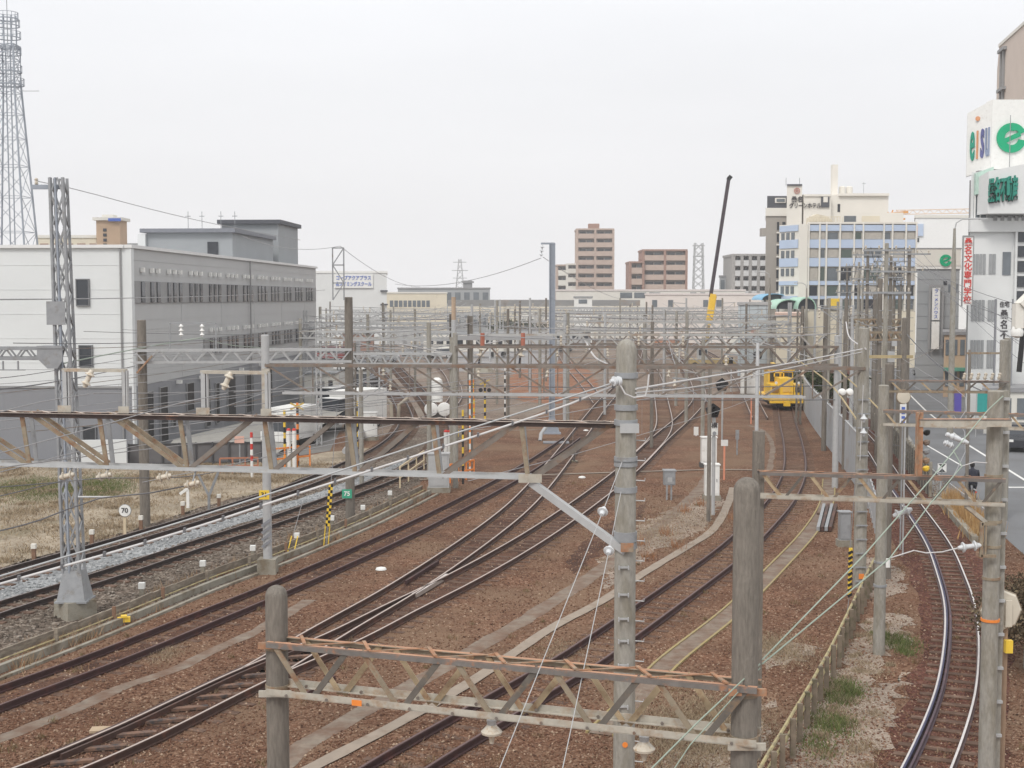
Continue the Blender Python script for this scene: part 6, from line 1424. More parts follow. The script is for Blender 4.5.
# scattered slim poles
PTS = [(361, 62, 5.6), (429, 70, 7), (472, 100, 8.5), (497, 110, 8.8), (508, 96, 8.2), (605, 100, 7.8), (568, 90, 8), (652, 78, 7.6), (664, 120, 8), (703, 70, 6.9), (709.5, 52, 6.3), (757, 58, 7.0), (828, 82, 9), (845, 68, 9), (840, 88, 9), (722, 150, 9), (746, 118, 8.5), (686, 140, 9), (620, 150, 9), (546, 140, 9), (530, 120, 9), (415, 118, 8), (383, 140, 8.5), (352, 120, 8)]
for i, (px, Y, zt) in enumerate(PTS):
    x_ = X(px, Y); t = T('catenary_pole', 'slim ' + ['grey', 'brownish', 'pale'][i % 3] + ' pole with a small arm standing among the yard gantries', 'pole', loc=(x_, Y, 0), group='slim poles scattered through the yard')
    cpole(t, x_, Y, zt, .11 if Y > 60 else .085, [POLEL, POLE, STEELL][i % 3]); s_ = rg.choice((-1, 1))
    t.part('arm', MB().bar((x_, Y, zt - .6), (x_ + s_ * 1.5, Y, zt - .5), .06, .06).bar((x_, Y, zt - 1.5), (x_ + s_ * 1.4, Y, zt - .55), .04, .04), STEEL)
    q = V((x_ + s_ * 1.4, Y, zt - .55)); insulator(t, q, q - V((0, 0, .5)), 3, .09)
for i, o in enumerate([o for o in bpy.data.objects if o.name.startswith('catenary_pole')]): pass

# contact wires above each track
names = {'k1': 'dark railed main line', 'k2': 'second main line', 't3': 'idle siding', 't4': 'left turnout track', 't5': 'kinked yard track', 't6': 'yellow machine track', 't7': 'narrow gauge track', 'y4': 'far track left of the thick pole', 'y5': 'far siding by the white cabinets'}
for k, nm in names.items():
    line = [p for p in TRK[k] if 26 < p.y < 200]
    if len(line) < 8: continue
    t = T('catenary_line', 'thin contact wire and messenger wire above the ' + nm, 'overhead line', loc=(line[0].x, line[0].y, 5.2))
    ln = resample(line, 5.0); t.part('contact_wire', MB().tube([p + V((0, 0, 5.25)) for p in ln], .008 if k in ('t3', 't4', 't5', 't6') else .011, 4), WIREG)
    per = 9; ms = [p + V((0, 0, 5.95 + .35 * abs(math.cos(i * math.pi / per)))) for i, p in enumerate(ln)]
    t.part('messenger_wire', MB().tube(ms, .009, 4), WIREG)
    for i in range(1, len(ln) - 1):
        if ln[i].y < 110: t.part('dropper', MB().tube([ln[i] + V((0, 0, 5.25)), ms[i]], .004, 3), WIREG)
# wires sloping through the left foreground
LW = [((-80, 388, 21), (0, 357, 23), (92, 388, 22), 0), ]
def lw(pts, label, r=.009, m=WIREG): wire(None, None, r=r, m=m, label=label, pts=ppath(pts), cat='wire')
lw([(-60, 424, 18), (0, 412, 20), (40, 402, 21), (89, 394, 22)], 'grey wire rising from the left edge to the insulator beside the lattice mast')
lw([(93, 393, 22), (160, 393, 28), (262, 390, 40)], 'flat wire running right from the insulator beside the lattice mast')
lw([(-60, 470, 17), (0, 453, 19), (110, 423, 21), (180, 403, 22), (228, 393, 22.3)], 'grey wire rising from the left edge to the insulator left of the numbered pale pole')
lw([(234, 392, 22.5), (300, 388, 34), (450, 382, 66)], 'flat wire running right from the insulator left of the numbered pale pole')
lw([(-60, 480, 18), (0, 468, 20), (140, 450, 25), (260, 437, 38), (345, 430, 51)], 'wire passing behind the long truss from the left edge to the green plated pole')
lw([(-60, 492, 20), (60, 482, 22), (100, 478, 22), (165, 478, 22.5), (262, 452, 41)], 'dark wire strung through the row of insulators under the long truss', m=WIRE)
lw([(-60, 510, 19), (0, 496, 20), (66, 480, 21.5)], 'short dark wire from the left edge to the first insulator under the long truss', m=WIRE)
lw([(-40, 540, 19), (40, 520, 21), (100, 498, 21.8), (150, 493, 22), (190, 485, 22.5)], 'black kinked cable hanging below the insulator row', r=.013, m=WIRE)
lw([(-50, 392, 22), (0, 389, 24), (70, 379, 34), (135, 366, 50)], 'dark twisted wire running from the left edge to the concrete pole by the workshop', r=.014, m=WIRE)
lw([(-50, 381, 26), (0, 378, 28), (70, 368, 36), (133, 358, 50)], 'second dark wire just above the twisted one at the left', m=WIRE)
lw([(60, 364, 36), (120, 352, 45), (180, 341, 51), (200, 338, 51)], 'green copper wire rising to the small roof frame over the pale truss', r=.02, m=BRONZEW)
lw([(200, 338, 51), (230, 345, 60), (300, 350, 90)], 'green copper wire falling away right of the small roof frame', r=.02, m=BRONZEW)
lw([(-50, 300, 30), (131, 298, 60), (240, 295, 90), (325, 290, 120)], 'level grey wire crossing in front of the grey workshop windows', r=.02)
lw([(270, 412, 42), (350, 408, 51), (452, 398, 66), (600, 388, 90)], 'long level wire crossing the yard behind the long truss', r=.012)
lw([(150, 424, 45), (270, 416, 48), (352, 405, 51), (440, 400, 66)], 'wire crossing low between the two concrete poles in front of the workshop', r=.012)
lw([(0, 472, 24), (130, 440, 32), (262, 424, 42), (345, 418, 51)], 'grey wire climbing gently behind the bold diagonals at the left', r=.011)
lw([(400, 344, 60), (450, 352, 66), (480, 345, 70), (560, 330, 100)], 'pale curved cable bunch between the middle poles', r=.03, m=CABLEW)
lw([(585, 340, 90), (594, 356, 88), (612, 366, 84)], 'thick white drooping cable left of the thick pole top', r=.06, m=CABLEW)
lw([(835, 367, 62), (858, 388, 50), (880, 410, 44)], 'yellowed diagonal stay above the sheet fence', r=.03, m=mat('yellowed beam', (0, 0, 0)))
lw([(795, 358, 62), (830, 384, 50), (860, 424, 40.2)], 'long yellowed stay bar sloping down to the pole with step bolts', r=.03, m=mat('yellowed beam', (0, 0, 0)))

for i in range(26):
    xa = rg.uniform(330, 830); Ya = rg.uniform(58, 100); Yb_ = Ya + rg.uniform(60, 130); xb = 600 + (xa - 600) * rg.uniform(.45, .8); z_ = rg.uniform(6.0, 8.3)
    a = V((X(xa, Ya), Ya, z_)); b = V((X(xb, Yb_), Yb_, z_ + rg.uniform(-.6, .6)))
    single('overhead_wire', MB().tube(sag(a, b, rg.uniform(.2, .6)), .02, 4), rg.choice([WIRE, WIREG, WIREG, STEELL]), 'thin feeder wire running lengthwise above the middle yard tracks', 'wire', 'lengthwise wires above the middle yard')

for i in range(22):
    xa = rg.uniform(-20, 330); Ya = rg.uniform(30, 58); xb = rg.uniform(330, 520); Yb_ = Ya + rg.uniform(20, 60); z_ = rg.uniform(5.6, 8.0)
    a = V((X(xa, Ya), Ya, z_)); b = V((X(xb, Yb_), Yb_, z_ + rg.uniform(-.5, .9)))
    single('overhead_wire', MB().tube(sag(a, b, rg.uniform(.2, .5)), .011, 4), rg.choice([WIRE, WIREG, WIREG, BROWNST]), 'thin wire strung across in front of the grey workshop', 'wire', 'thin wires in front of the workshop')
for i in range(16):
    xa = rg.uniform(640, 880); Ya = rg.uniform(36, 60); xb = xa + rg.uniform(-60, 90); Yb_ = Ya + rg.uniform(25, 70); z_ = rg.uniform(6.0, 8.6)
    a = V((X(xa, Ya), Ya, z_)); b = V((X(xb, Yb_), Yb_, z_ + rg.uniform(-.5, .9)))
    single('overhead_wire', MB().tube(sag(a, b, rg.uniform(.2, .5)), .012, 4), rg.choice([WIRE, WIREG, BROWNST]), 'thin wire crossing above the yellow machine track and the sheet fence', 'wire', 'thin wires right of the thick pole')
# ================================================================== FENCES, CABINETS, SIGNALS
SHEET = mat('grey steel sheet fence', (.42, .44, .46), .6, .08, 1.5, c2=(.34, .3, .26), c2fac=.25, c2scale=1)
FSTEEL = mat('fence post grey', (.35, .36, .37), .6, .1)
bl = resample(catmull([G(786, 372), G(797, 395), G(809, 421), G(826, 445), G(842, 466), G(856, 487)], .8), 1.8)
t = T('sheet_fence', 'grey sheet steel fence curving between the yellow machine and the narrow track', 'fence', loc=bl[0])
for a, b in zip(bl, bl[1:]):
    t.part('panel', MB().bar(a + V((0, 0, 1.3)), b + V((0, 0, 1.3)), .05, 2.5), SHEET)
    t.part('top_rail', MB().bar(a + V((0, 0, 2.6)), b + V((0, 0, 2.6)), .09, .06), STEELL)
    t.part('post', MB().box((b.x + .06, b.y, 1.35), (.09, .09, 2.7)), FSTEEL)
bl = resample(catmull([G(859, 492), G(868, 508), G(874, 528), G(878, 545)], .8), 1.2)
t = T('railing_fence', 'pale open steel railing continuing from the sheet fence along the narrow track', 'fence', loc=bl[0])
for a, b in zip(bl, bl[1:]):
    for z in (.25, 1.4): t.part('rail', MB().bar(a + V((0, 0, z)), b + V((0, 0, z)), .05, .06), STEELL)
    t.part('post', MB().box((b.x, b.y, .75), (.07, .07, 1.5)), FSTEEL); t.part('brace', MB().bar(a + V((0, 0, .3)), b + V((0, 0, 1.35)), .03, .04), STEELL)
    for k in range(6): p = a.lerp(b, k / 6); t.part('picket', MB().box((p.x, p.y, .82), (.025, .025, 1.15)), STEELL)
# low old sleeper post fence with two pipe rails
OLDW = mat('mossy old timber post', (.2, .16, .12), .95, .25, 5, c2=(.12, .11, .065), c2fac=.35, c2scale=4)
PIPE = mat('yellowish old pipe rail', (.4, .34, .18), .7, .2, 4, c2=(.24, .2, .13), c2fac=.4, c2scale=5)
bl = catmull([G(730, 880), G(768, 800), G(789, 762), G(816, 712), G(836, 672), G(852, 636), G(866, 604), G(877, 580)], .6)
bp = resample(bl, .95); t = T('post_and_pipe_fence', 'low fence of old timber posts with two yellowish pipe rails in the right foreground', 'fence', loc=bp[3])
for p in bp: 
    if p.y > 20: t.part('post', MB().box((p.x + random.uniform(-.03, .03), p.y, .38 + random.uniform(-.04, .04)), (.1, .09, .8), random.uniform(-.2, .2)), OLDW)
fb = resample(bl, .7)
for z in (.72, .42): t.part('rail', MB().tube([p + V((-.1, -.04, z + random.uniform(-.01, .01))) for p in fb], .036, 6), PIPE)
# timber barrier beside the main line
WOODG = mat('greyed timber board', (.2, .165, .13), .95, .25, 3, stretch=(1, 1, 4), c2=(.3, .26, .21), c2fac=.4, c2scale=2)
bl = catmull([G(-90, 704), G(0, 668), G(60, 645), G(120, 621), G(200, 588), G(262, 565), G(317, 543), G(360, 525), G(400, 506), G(424, 494)], .8)
bp = resample(bl, 2.4); t = T('low_barrier', 'long low grey timber and concrete barrier between the gravel and the idle siding', 'barrier', loc=bp[5])
fb = resample(bl, 1.2)
for a, b in zip(fb, fb[1:]):
    if (a - b).length < .1: continue
    t.part('board', MB().bar(a + V((-.1, .1, .3 + random.uniform(-.02, .02))), b + V((-.1, .1, .3 + random.uniform(-.02, .02))), .06, .2), WOODG)
t.part('kerb', (lambda m_: (sweep(m_, offset(resample(bl, .8), .28), [(-.07, 0), (.07, 0), (.07, .2), (-.07, .2)]), m_)[1])(MB()), CONC)
t.part('inner_kerb', (lambda m_: (sweep(m_, offset(resample(bl, .8), .68), [(-.06, 0), (.06, 0), (.06, .07), (-.06, .07)]), m_)[1])(MB()), CONC)
t.part('rusted_pipe', MB().tube([p + V((.05, -.02, .22)) for p in resample(bl, 1)], .025, 5), PIPE)
RUSTPOST = mat('rust brown short post', (.22, .13, .085), .9, .25, 6)
for p in bp: t.part('post', MB().box((p.x + .06, p.y - .05, .24), (.09, .09, .52)), RUSTPOST if random.random() < .4 else WOODG)

# retaining wall and slatted boards right of the narrow track
bl = resample([G(893, 452), G(912, 476), G(930, 497)], 1.0)
t = T('board_wall', 'dark horizontal board retaining wall on the street side of the narrow track', 'wall', loc=bl[0])
for a, b in zip(bl, bl[1:]):
    for k in range(4): t.part('board', MB().bar(a + V((0, 0, .2 + k * .36)), b + V((0, 0, .2 + k * .36)), .07, .3), mat('dark damp board', (.12, .11, .095), .9, .2, 3))
    t.part('post', MB().box((b.x, b.y, .8), (.12, .12, 1.6)), CONC)
bl = resample([G(872, 428), G(893, 452)], 1.5)
t = T('block_wall', 'low grey block wall beyond the board wall along the street', 'wall', loc=bl[0])
for a, b in zip(bl, bl[1:]): t.part('panel', MB().bar(a + V((0, 0, .6)), b + V((0, 0, .6)), .12, 1.2), CONC)
bl = resample([G(862, 372), G(868, 400), G(880, 430), G(905, 468), G(940, 500), G(985, 537)], 2.0)
t = T('guard_rail', 'low steel guard rail along the street edge above the narrow track', 'guard rail', loc=bl[0])
for a, b in zip(bl, bl[1:]): t.part('rail', MB().bar(a + V((.5, 0, .62)), b + V((.5, 0, .62)), .04, .14), STEELL); t.part('post', MB().box((b.x + .5, b.y, .35), (.07, .07, .7)), STEELL)

def cabinet(px, py, w_, h, label, m=WHITE, base=CONC, name='equipment_cabinet', cat='cabinet', dep=.5):
    g_ = G(px, py); t = T(name, label, cat, loc=g_)
    t.part('plinth', MB().box((g_.x, g_.y, .12), (w_ + .12, dep + .12, .24)), base)
    t.part('body', MB().box((g_.x, g_.y, .24 + h / 2), (w_, dep, h)), m); t.part('lid', MB().box((g_.x, g_.y, .26 + h), (w_ + .08, dep + .08, .05)), m)
    t.part('door', MB().box((g_.x, g_.y - dep / 2 - .012, .24 + h / 2), (w_ * .86, .02, h * .88)), m); t.part('handle', MB().box((g_.x + w_ * .3, g_.y - dep / 2 - .035, .24 + h * .5), (.03, .03, .14)), STEEL)
    return t
cabinet(711.5, 500, .62, 1.35, 'white equipment cabinet nearest the camera behind the speed signal post')
cabinet(708.5, 467, .8, 1.35, 'white equipment cabinet with a dark base, farther of the two by the signal post', base=mat('dark base', (.08, .08, .08), .8))
cabinet(750, 396, 1.7, 2.3, 'large white relay cabinet at the left of the yellow machine', name='relay_cabinet')
t = cabinet(669, 499, .5, .62, 'small grey box on two legs left of the white cabinets', m=STEEL)
for o in list(t.o.children):
    if o.name.startswith('plinth'): bpy.data.objects.remove(o)
    else: o.location.z += .42
g_ = G(669, 500)
for dx in (-.1, .1): t.part('leg', MB().box((g_.x + dx, g_.y, .33), (.07, .07, .68)), STEEL)
t.part('drawing', MB().box((g_.x, g_.y - .285, .95), (.2, .01, .2)), STEELL)
cabinet(439, 492, .95, 1.55, 'grey transformer box on a concrete block beside the siding', m=STEELL, base=CONC)
cabinet(432, 462, .5, 2.0, 'tall grey cabinet behind the transformer box', m=STEELL)
cabinet(844, 546, .38, 1.0, 'small grey cabinet at the foot of the sheet fence', m=STEEL, dep=.35)
cabinet(452, 474, .5, .5, 'small rusty box beside the siding near the transformer box', m=RUSTY)
t = cabinet(370, 440, .9, 1.5, 'pale relay box in the ground between the workshop road and main line', m=WHITE)

def signal_head(t, px, py, Y, r, kind='round', lamps=3):
    c = P(px, py, Y)
    if kind == 'pent': t.part('target_board', MB().add([tuple(c + V((r * math.sin(a), 0, r * math.cos(a)))) for a in [k * 2 * math.pi / 5 for k in range(5)]] + [tuple(c + V((r * math.sin(a), .05, r * math.cos(a)))) for a in [k * 2 * math.pi / 5 for k in range(5)]], [(0, 1, 2, 3, 4), (9, 8, 7, 6, 5)] + [(i, (i + 1) % 5, 5 + (i + 1) % 5, 5 + i) for i in range(5)]), BLACK)
    else: t.part('target_board', MB().box(tuple(c), (r * 1.1, .06, r * 2)), BLACK)
    for k in range(lamps):
        q = c + (V((r * .42 * math.sin(k * 2.09), -.02, r * .42 * math.cos(k * 2.09))) if kind == 'pent' else V((0, -.03, r * .65 - k * r * .65)))
        t.part('lens_hood', MB().lathe([(r * .24, 0), (r * .26, .16), (r * .2, .161), (r * .18, .02)], q, q + V((0, -1, 0)), 10), BLACK)
def post_signal(px, pyb, pyt, lab, r=.42, kind='pent', lamps=3, pw=.06, extra=None):
    g_ = G(px, pyb); Y = g_.y; t = T('shunting_signal', lab, 'signal', loc=g_)
    t.part('post', MB().tube([(g_.x, Y, 0), (g_.x, Y, Z(pyt, Y))], pw, 10), STEELL); signal_head(t, px, pyt + 3, Y - .1, r, kind, lamps); return t
t = post_signal(713, 515, 408, 'black five sided signal with a number plate on a pale post beside the white cabinets', r=.33, pw=.075)
g_ = G(713, 515); t.part('number_plate', MB().box((g_.x, g_.y - .12, Z(429, g_.y)), (.3, .03, .5)), WHITE)
t.part('lettering', MB().text('構', .26, (g_.x, g_.y - .14, Z(425.5, g_.y)), (1, 0, 0), depth=.01, bold=.02), LET)
t.part('plate_hole', MB().lathe([(.08, 0), (.08, .02)], (g_.x, g_.y - .13, Z(433, g_.y)), (g_.x, g_.y - 2, Z(433, g_.y)), 12), STEEL)
post_signal(722, 440, 382, 'black signal heads on a slim post behind the five sided signal', r=.45, kind='pent')
post_signal(758, 412, 352, 'black signal on a white post by the large relay cabinet', r=.42)
post_signal(804, 382, 342, 'small black signal near the sheet fence in the distance', r=.4, kind='box')
t = post_signal(731, 392, 358, 'far small signal among the gantries right of centre', r=.35, kind='box')
# pair of red and white posts etc
def stake(px, pyb, h, m, lab, r=.04, head=None, name='marker_post', cat='marker', group=None):
    g_ = G(px, pyb); t = T(name, lab, cat, loc=g_, group=group); t.part('stake', MB().box((g_.x, g_.y, h / 2), (r * 2, r * 2, h)), m)
    if head: t.part('head', MB().box((g_.x, g_.y - .02, h + head[1] / 2), (head[0], .06, head[1])), head[2])
    return t
stake(724, 480, 1.7, mat('salmon stake', (.7, .28, .18), .7), 'salmon stake with a small white board right of the five sided signal', head=(.34, .3, WHITE))
stake(751, 424, 2.0, mat('salmon stake', (0, 0, 0)), 'tall salmon stake farther back near the large relay cabinet')
stake(737, 455, .9, STEEL, 'short grey box post between the signal and the sheet fence', head=(.2, .55, STEEL))
stake(696, 436, .05, WHITE, 'small white numbered marker in the ballast left of the signals', head=(.3, .55, WHITE))
WB = [(122, 588), (162, 573), (200, 549), (252, 553), (142, 595), (254, 553), (300, 527), (332, 526), (363, 514), (390, 499), (394, 505)]
for i, (px, py) in enumerate([(142, 596), (203, 573), (253, 557), (297, 544), (332, 526), (363, 515), (390, 500)]):
    g_ = G(px, py); t = T('distance_marker', 'small white topped block standing in the brown gravel beside the main line', 'marker', loc=g_, group='white markers in the brown gravel')
    t.part('stub', MB().box((g_.x, g_.y, .12), (.13, .13, .24)), CONC); t.part('white_cap', MB().box((g_.x, g_.y, .32), (.18, .16, .18)), WHITE)
for i, (px, py) in enumerate([(34, 560), (92, 545), (141, 530), (183, 515), (219, 507)]):
    g_ = G(px, py); t = T('boundary_stake', 'short rust stained stake with pale cap at the edge of the dry grass lot', 'stake', loc=g_, group='stakes along the edge of the dry grass lot')
    t.part('stub', MB().box((g_.x, g_.y, .2), (.12, .12, .4)), RUSTPOST); t.part('cap', MB().box((g_.x, g_.y, .48), (.16, .14, .16)), CREAMW)
g_ = G(125, 537); t = T('speed_sign', 'round white speed limit sign reading 70 on a pale stake in the dry grass', 'sign', loc=g_)
t.part('stake', MB().box((g_.x, g_.y, .6), (.1, .05, 1.2)), mat('cream stake', (.6, .5, .35), .8)); c = P(125, 510.5, g_.y - .05)
t.part('disc', MB().lathe([(.22, 0), (.22, .03)], c, c + V((0, -1, 0)), 24), WHITE); t.part('rim', MB().lathe([(.24, 0), (.24, .02), (.22, .02)], c + V((0, .01, 0)), c + V((0, -1, 0)), 24), STEEL)
t.part('lettering', MB().text('70', .26, c + V((0, -.04, 0)), (1, 0, 0), depth=.01, bold=.02), LET)
g_ = G(188, 508); t = T('arrow_marker', 'white arm shaped marker post at the edge of the dry grass', 'marker', loc=g_)
t.part('post', MB().box((g_.x, g_.y, .45), (.12, .06, .9)), WHITE); t.part('arm', MB().bar(P(188, 488, g_.y), P(180, 494, g_.y), .1, .12), WHITE)
g_ = G(209, 511); t = T('forked_stay', 'grey forked steel stay standing in the dry grass beside the main line', 'stay', loc=g_)
t.part('stem', MB().bar(g_, P(209, 494, g_.y), .1, .1), STEEL); t.part('fork', MB().bar(P(209, 496, g_.y), P(198, 474, g_.y), .07, .08), STEEL); t.part('fork', MB().bar(P(209, 496, g_.y), P(219, 470, g_.y), .08, .1), STEEL)
# hazard posts by the sheet fence
g_ = G(849, 612); t = T('guy_guard', 'black and yellow striped guy guard by the pipe fence on the right', 'guy guard', loc=g_); zt, zb = Z(548, g_.y), Z(596, g_.y)
t.part('tube', MB().tube([(g_.x, g_.y, zb), (g_.x + .02, g_.y, zt)], .055, 8), HAZY)
sp = MB(); n = 9
for k in range(n): z = zb + (zt - zb) * k / n; sp.bar((g_.x - .06, g_.y - .05, z), (g_.x + .06, g_.y - .05, z + .07), .03, .075)
t.part('black_stripes', sp, BLACK); t.part('stay_wire', MB().tube([(g_.x - .05, g_.y, 0), (g_.x, g_.y, zb)], .012, 5), WIREG); t.part('stay_wire', MB().tube([(g_.x, g_.y, zt), P(856, 470, 36)], .012, 5), WIREG)
g_ = G(842, 562)
# dropped rails stack by the trough
g_ = G(828, 528); t = T('rail_stack', 'small stack of spare steel bars lying beside the trough near the sheet fence', 'stack', loc=g_)
for k in range(4): t.part('bar', MB().bar(G(818 + k * 4, 532) + V((0, 0, .12)), G(824 + k * 4, 508) + V((0, 0, .12)), .12, .16), RAIL_USED if k % 2 else STEEL)
for py in (515, 528): t.part('bearer', MB().bar(G(817, py) + V((0, 0, .05)), G(834, py) + V((0, 0, .05)), .12, .08), SLEEP)

# round octagonal mirror back on its post at the right edge
Yv = 24.3; xv = X(1008, Yv)
t = T('traffic_mirror', 'cream octagonal mirror back on an orange and grey post at the right edge', 'mirror', loc=(xv, Yv, 0))
t.part('post', MB().tube([(xv, Yv, 0), (xv, Yv, Z(594, Yv))], .045, 10), mat('brownish mirror post', (.32, .22, .15), .7, .15))
c = P(1002, 611, Yv - .08); t.part('mirror_back', MB().lathe([(.1, 0), (.37, .01), (.41, .05), (.37, .09)], c, c + V((-.1, 1, 0)), 8), mat('cream mirror back', (.6, .55, .46), .5, .06)); t.part('mirror_rim', MB().lathe([(.42, 0), (.43, .04), (.38, .04)], c + V((0, .05, 0)), c + V((-.1, 1, 0)), 8), RUSTY)
t.part('back_brace', MB().box((xv, Yv - .12, Z(612, Yv)), (.12, .05, .5)), mat('cream mirror back', (0, 0, 0))); t.part('yellow_box', MB().box((xv + .02, Yv - .1, Z(645, Yv)), (.14, .1, .24)), HAZY)

# ================================================================== VEHICLES AND PEOPLE
# yellow track maintenance machine
g0 = G(786.5, 411); Yv = g0.y; xv = g0.x
t = T('maintenance_machine', 'yellow rail maintenance machine standing on the idle track', 'rail vehicle', loc=(xv, Yv, 0))
def vb(x0, x1, y0, y1, z0, z1): return MB().bx(xv + x0, xv + x1, Yv + y0, Yv + y1, z0, z1)
t.part('chassis', vb(-1.3, 1.3, .2, 6, .75, 1.15), YELLOW); t.part('buffer_beam', vb(-1.32, 1.32, 0, .25, .62, 1.0), YELLOW); t.part('coupler', vb(-.25, .25, -.25, .15, .4, 1.25), YELLOW)
t.part('engine_hood', vb(-.5, .55, .15, 2.6, 1.15, 2.6), YELLOW); t.part('side_box', vb(-1.25, -.55, .1, 2.4, 1.15, 2.1), YELLOW); t.part('side_box', vb(.6, 1.28, .1, 2.4, 1.15, 2.1), YELLOW)
t.part('box_recess', vb(-1.15, -.62, .05, .12, 1.45, 1.95), mat('dark ochre recess', (.3, .15, .03), .7)); t.part('box_recess', vb(.68, 1.15, .05, .12, 1.5, 1.9), BLACK)
t.part('cab', vb(-.95, 1.05, 2.6, 4.6, 1.15, 3.1), YELLOW); t.part('cab_window', vb(-.85, -.1, 2.54, 2.6, 2.2, 2.9), GLASS); t.part('cab_window', vb(.1, .95, 2.54, 2.6, 2.2, 2.9), GLASS)
t.part('cab_roof', vb(-1.05, 1.15, 2.4, 4.8, 3.1, 3.2), YELLOW)
for x_ in (-.6, .15): t.part('exhaust_frame', vb(x_, x_ + .09, 2.2, 2.3, 2.6, 3.5), YELLOW)
t.part('cross_frame', vb(-.6, .24, 2.2, 2.3, 2.9, 3.0), YELLOW); t.part('number_panel', vb(-.28, .3, .1, .15, 1.5, 2.3), mat('pale ochre panel', (.8, .5, .12), .5))
for x_ in (-.85, .95): t.part('lamp', MB().lathe([(.1, 0), (.11, .1)], (xv + x_, Yv + .1, 2.25), (xv + x_, Yv - 1, 2.25), 12), WHITE)
t.part('rear_boom', MB().bar((xv, Yv + 3, 3.2), (xv + .2, Yv + 7, 3.4), .3, .3), YELLOW)
for y_ in (1.0, 4.6):
    for x_ in (-.56, .56): t.part('wheel', MB().lathe([(.2, 0), (.42, .01), (.42, .12), (.36, .13)], (xv + x_ - .06, Yv + y_, .6), (xv + 5, Yv + y_, .6), 16), BLACK)
t.part('underframe', vb(-.8, .8, .3, 5.6, .35, .75), BLACK)

def car(px, py, label, body, rz=0.0, kind='car', cat='car', group=None, z=0.008, L_=4.3, W_=1.7, H=1.45):
    g_ = G(px, py); t = T('parked_' + kind, label, cat, loc=(g_.x, g_.y, z), rz=rz, group=group)
    # local y runs along the vehicle
    if kind == 'car': pr = [(-L_ / 2, .3), (L_ / 2, .3), (L_ / 2, .72), (L_ * .47, .86), (L_ * .22, .95), (-L_ * .44, .97), (-L_ / 2, .8)]; gh = [(-L_ * .4, .96), (L_ * .2, .94), (L_ * .06, H - .03), (-L_ * .02, H), (-L_ * .26, H), (-L_ * .33, H - .06)]
    elif kind == 'van': pr = [(-L_ / 2, .3), (L_ / 2, .3), (L_ / 2, .9), (L_ * .44, 1.05), (-L_ / 2, 1.05)]; gh = [(-L_ / 2 + .02, 1.05), (L_ * .43, 1.05), (L_ * .32, H - .05), (L_ * .26, H), (-L_ * .47, H), (-L_ / 2 + .02, H - .06)]
    else: pr = [(-L_ / 2, .5), (L_ / 2, .5), (L_ / 2, 1.1), (-L_ / 2, .75)]; gh = [(L_ * .24, .9), (L_ / 2 - .02, 1.0), (L_ * .45, H), (L_ * .26, H)]
    sw = lambda p: [(u, z_) for u, z_ in p]
    def swp(poly, wd, inset=0.0):
        n = len(poly); zm = max(q[1] for q in poly)
        vs = []
        for s in (-1, 1):
            for u, z_ in poly: vs.append((s * (wd / 2 - inset * ((z_ - poly[0][1]) / max(zm - poly[0][1], .01))), u, z_))
        tri = tessellate_polygon([[V((p[0], p[1], 0)) for p in poly]])
        return MB().add(vs, [tuple(q) for q in tri] + [tuple(i + n for i in q) for q in tri] + [(i, (i + 1) % n, n + (i + 1) % n, n + i) for i in range(n)])
    t.part('body', swp(pr, W_), body, local=True); t.part('greenhouse', swp(gh, W_ - .1, .16), GLASS, local=True)
    rf = [q for q in gh if q[1] > H - .08]; t.part('roof', MB().bx(-W_ / 2 + .2, W_ / 2 - .2, min(q[0] for q in rf) , max(q[0] for q in rf), H - .03, H + .02), body, local=True)
    if kind == 'truck': t.part('cargo_box', MB().bx(-W_ / 2, W_ / 2, -L_ / 2, L_ * .22, .76, H + .45), WHITE, local=True)
    if kind == 'van': t.part('rear_panel', MB().bx(-W_ / 2 + .12, W_ / 2 - .12, -L_ / 2 - .01, -L_ / 2 + .02, .5, 1.1), body, local=True)
    for sx_ in (-1, 1):
        for yy in (-L_ * .31, L_ * .31):
            wh = t.part('wheel', MB().lathe([(.3, 0), (.32, .03), (.32, .18), (.3, .2)], (sx_ * (W_ / 2 - .17), yy, .32), (sx_ * (W_ / 2 + 3), yy, .32), 16), RUBBER, local=True)
            t.part('rim', MB().lathe([(.19, 0), (.17, .02)], (sx_ * (W_ / 2 + .03), yy, .32), (sx_ * (W_ / 2 + 3), yy, .32), 12), STEELL, local=True, parent=wh)
        t.part('headlight', MB().bx(sx_ * W_ * .3 - .16, sx_ * W_ * .3 + .16, L_ / 2 - .03, L_ / 2 + .02, .62, .76), WHITE, local=True)
        t.part('tail_light', MB().bx(sx_ * W_ * .42 - .09, sx_ * W_ * .42 + .09, -L_ / 2 - .02, -L_ / 2 + .03, .66, .86), REDP, local=True)
    t.part('number_plate', MB().bx(-.17, .17, -L_ / 2 - .03, -L_ / 2 - .02, .45, .6), WHITE, local=True)
    return t
CARK = mat('black car paint', (.03, .032, .04), .25, .05, spec=.6); CARS = mat('silver car paint', (.42, .43, .45), .3, .05, metal=.4); CARW = mat('white car paint', (.75, .75, .74), .3, .04); CARB = mat('blue car paint', (.08, .12, .28), .3, .05); CARR = mat('dark red car paint', (.25, .04, .04), .3, .05)
car(1019, 449, 'dark car parked at the right edge of the street behind the right poles', CARK, rz=R(160), W_=1.75)
car(1030, 424, 'second dark car behind the first at the right edge of the street', CARS, rz=R(160))
car(955, 372, 'white van far up the street', CARW, rz=R(5), kind='van', cat='van', H=1.9)
car(925, 376, 'silver car far up the street driving away', CARS, rz=0)
car(338, 410, 'white van parked beside the workshop, left of the green plated pole', CARW, rz=R(-20), kind='van', cat='van', H=1.9)
car(366, 388, 'black car parked beyond the workshop ramp', CARK, rz=R(-12))
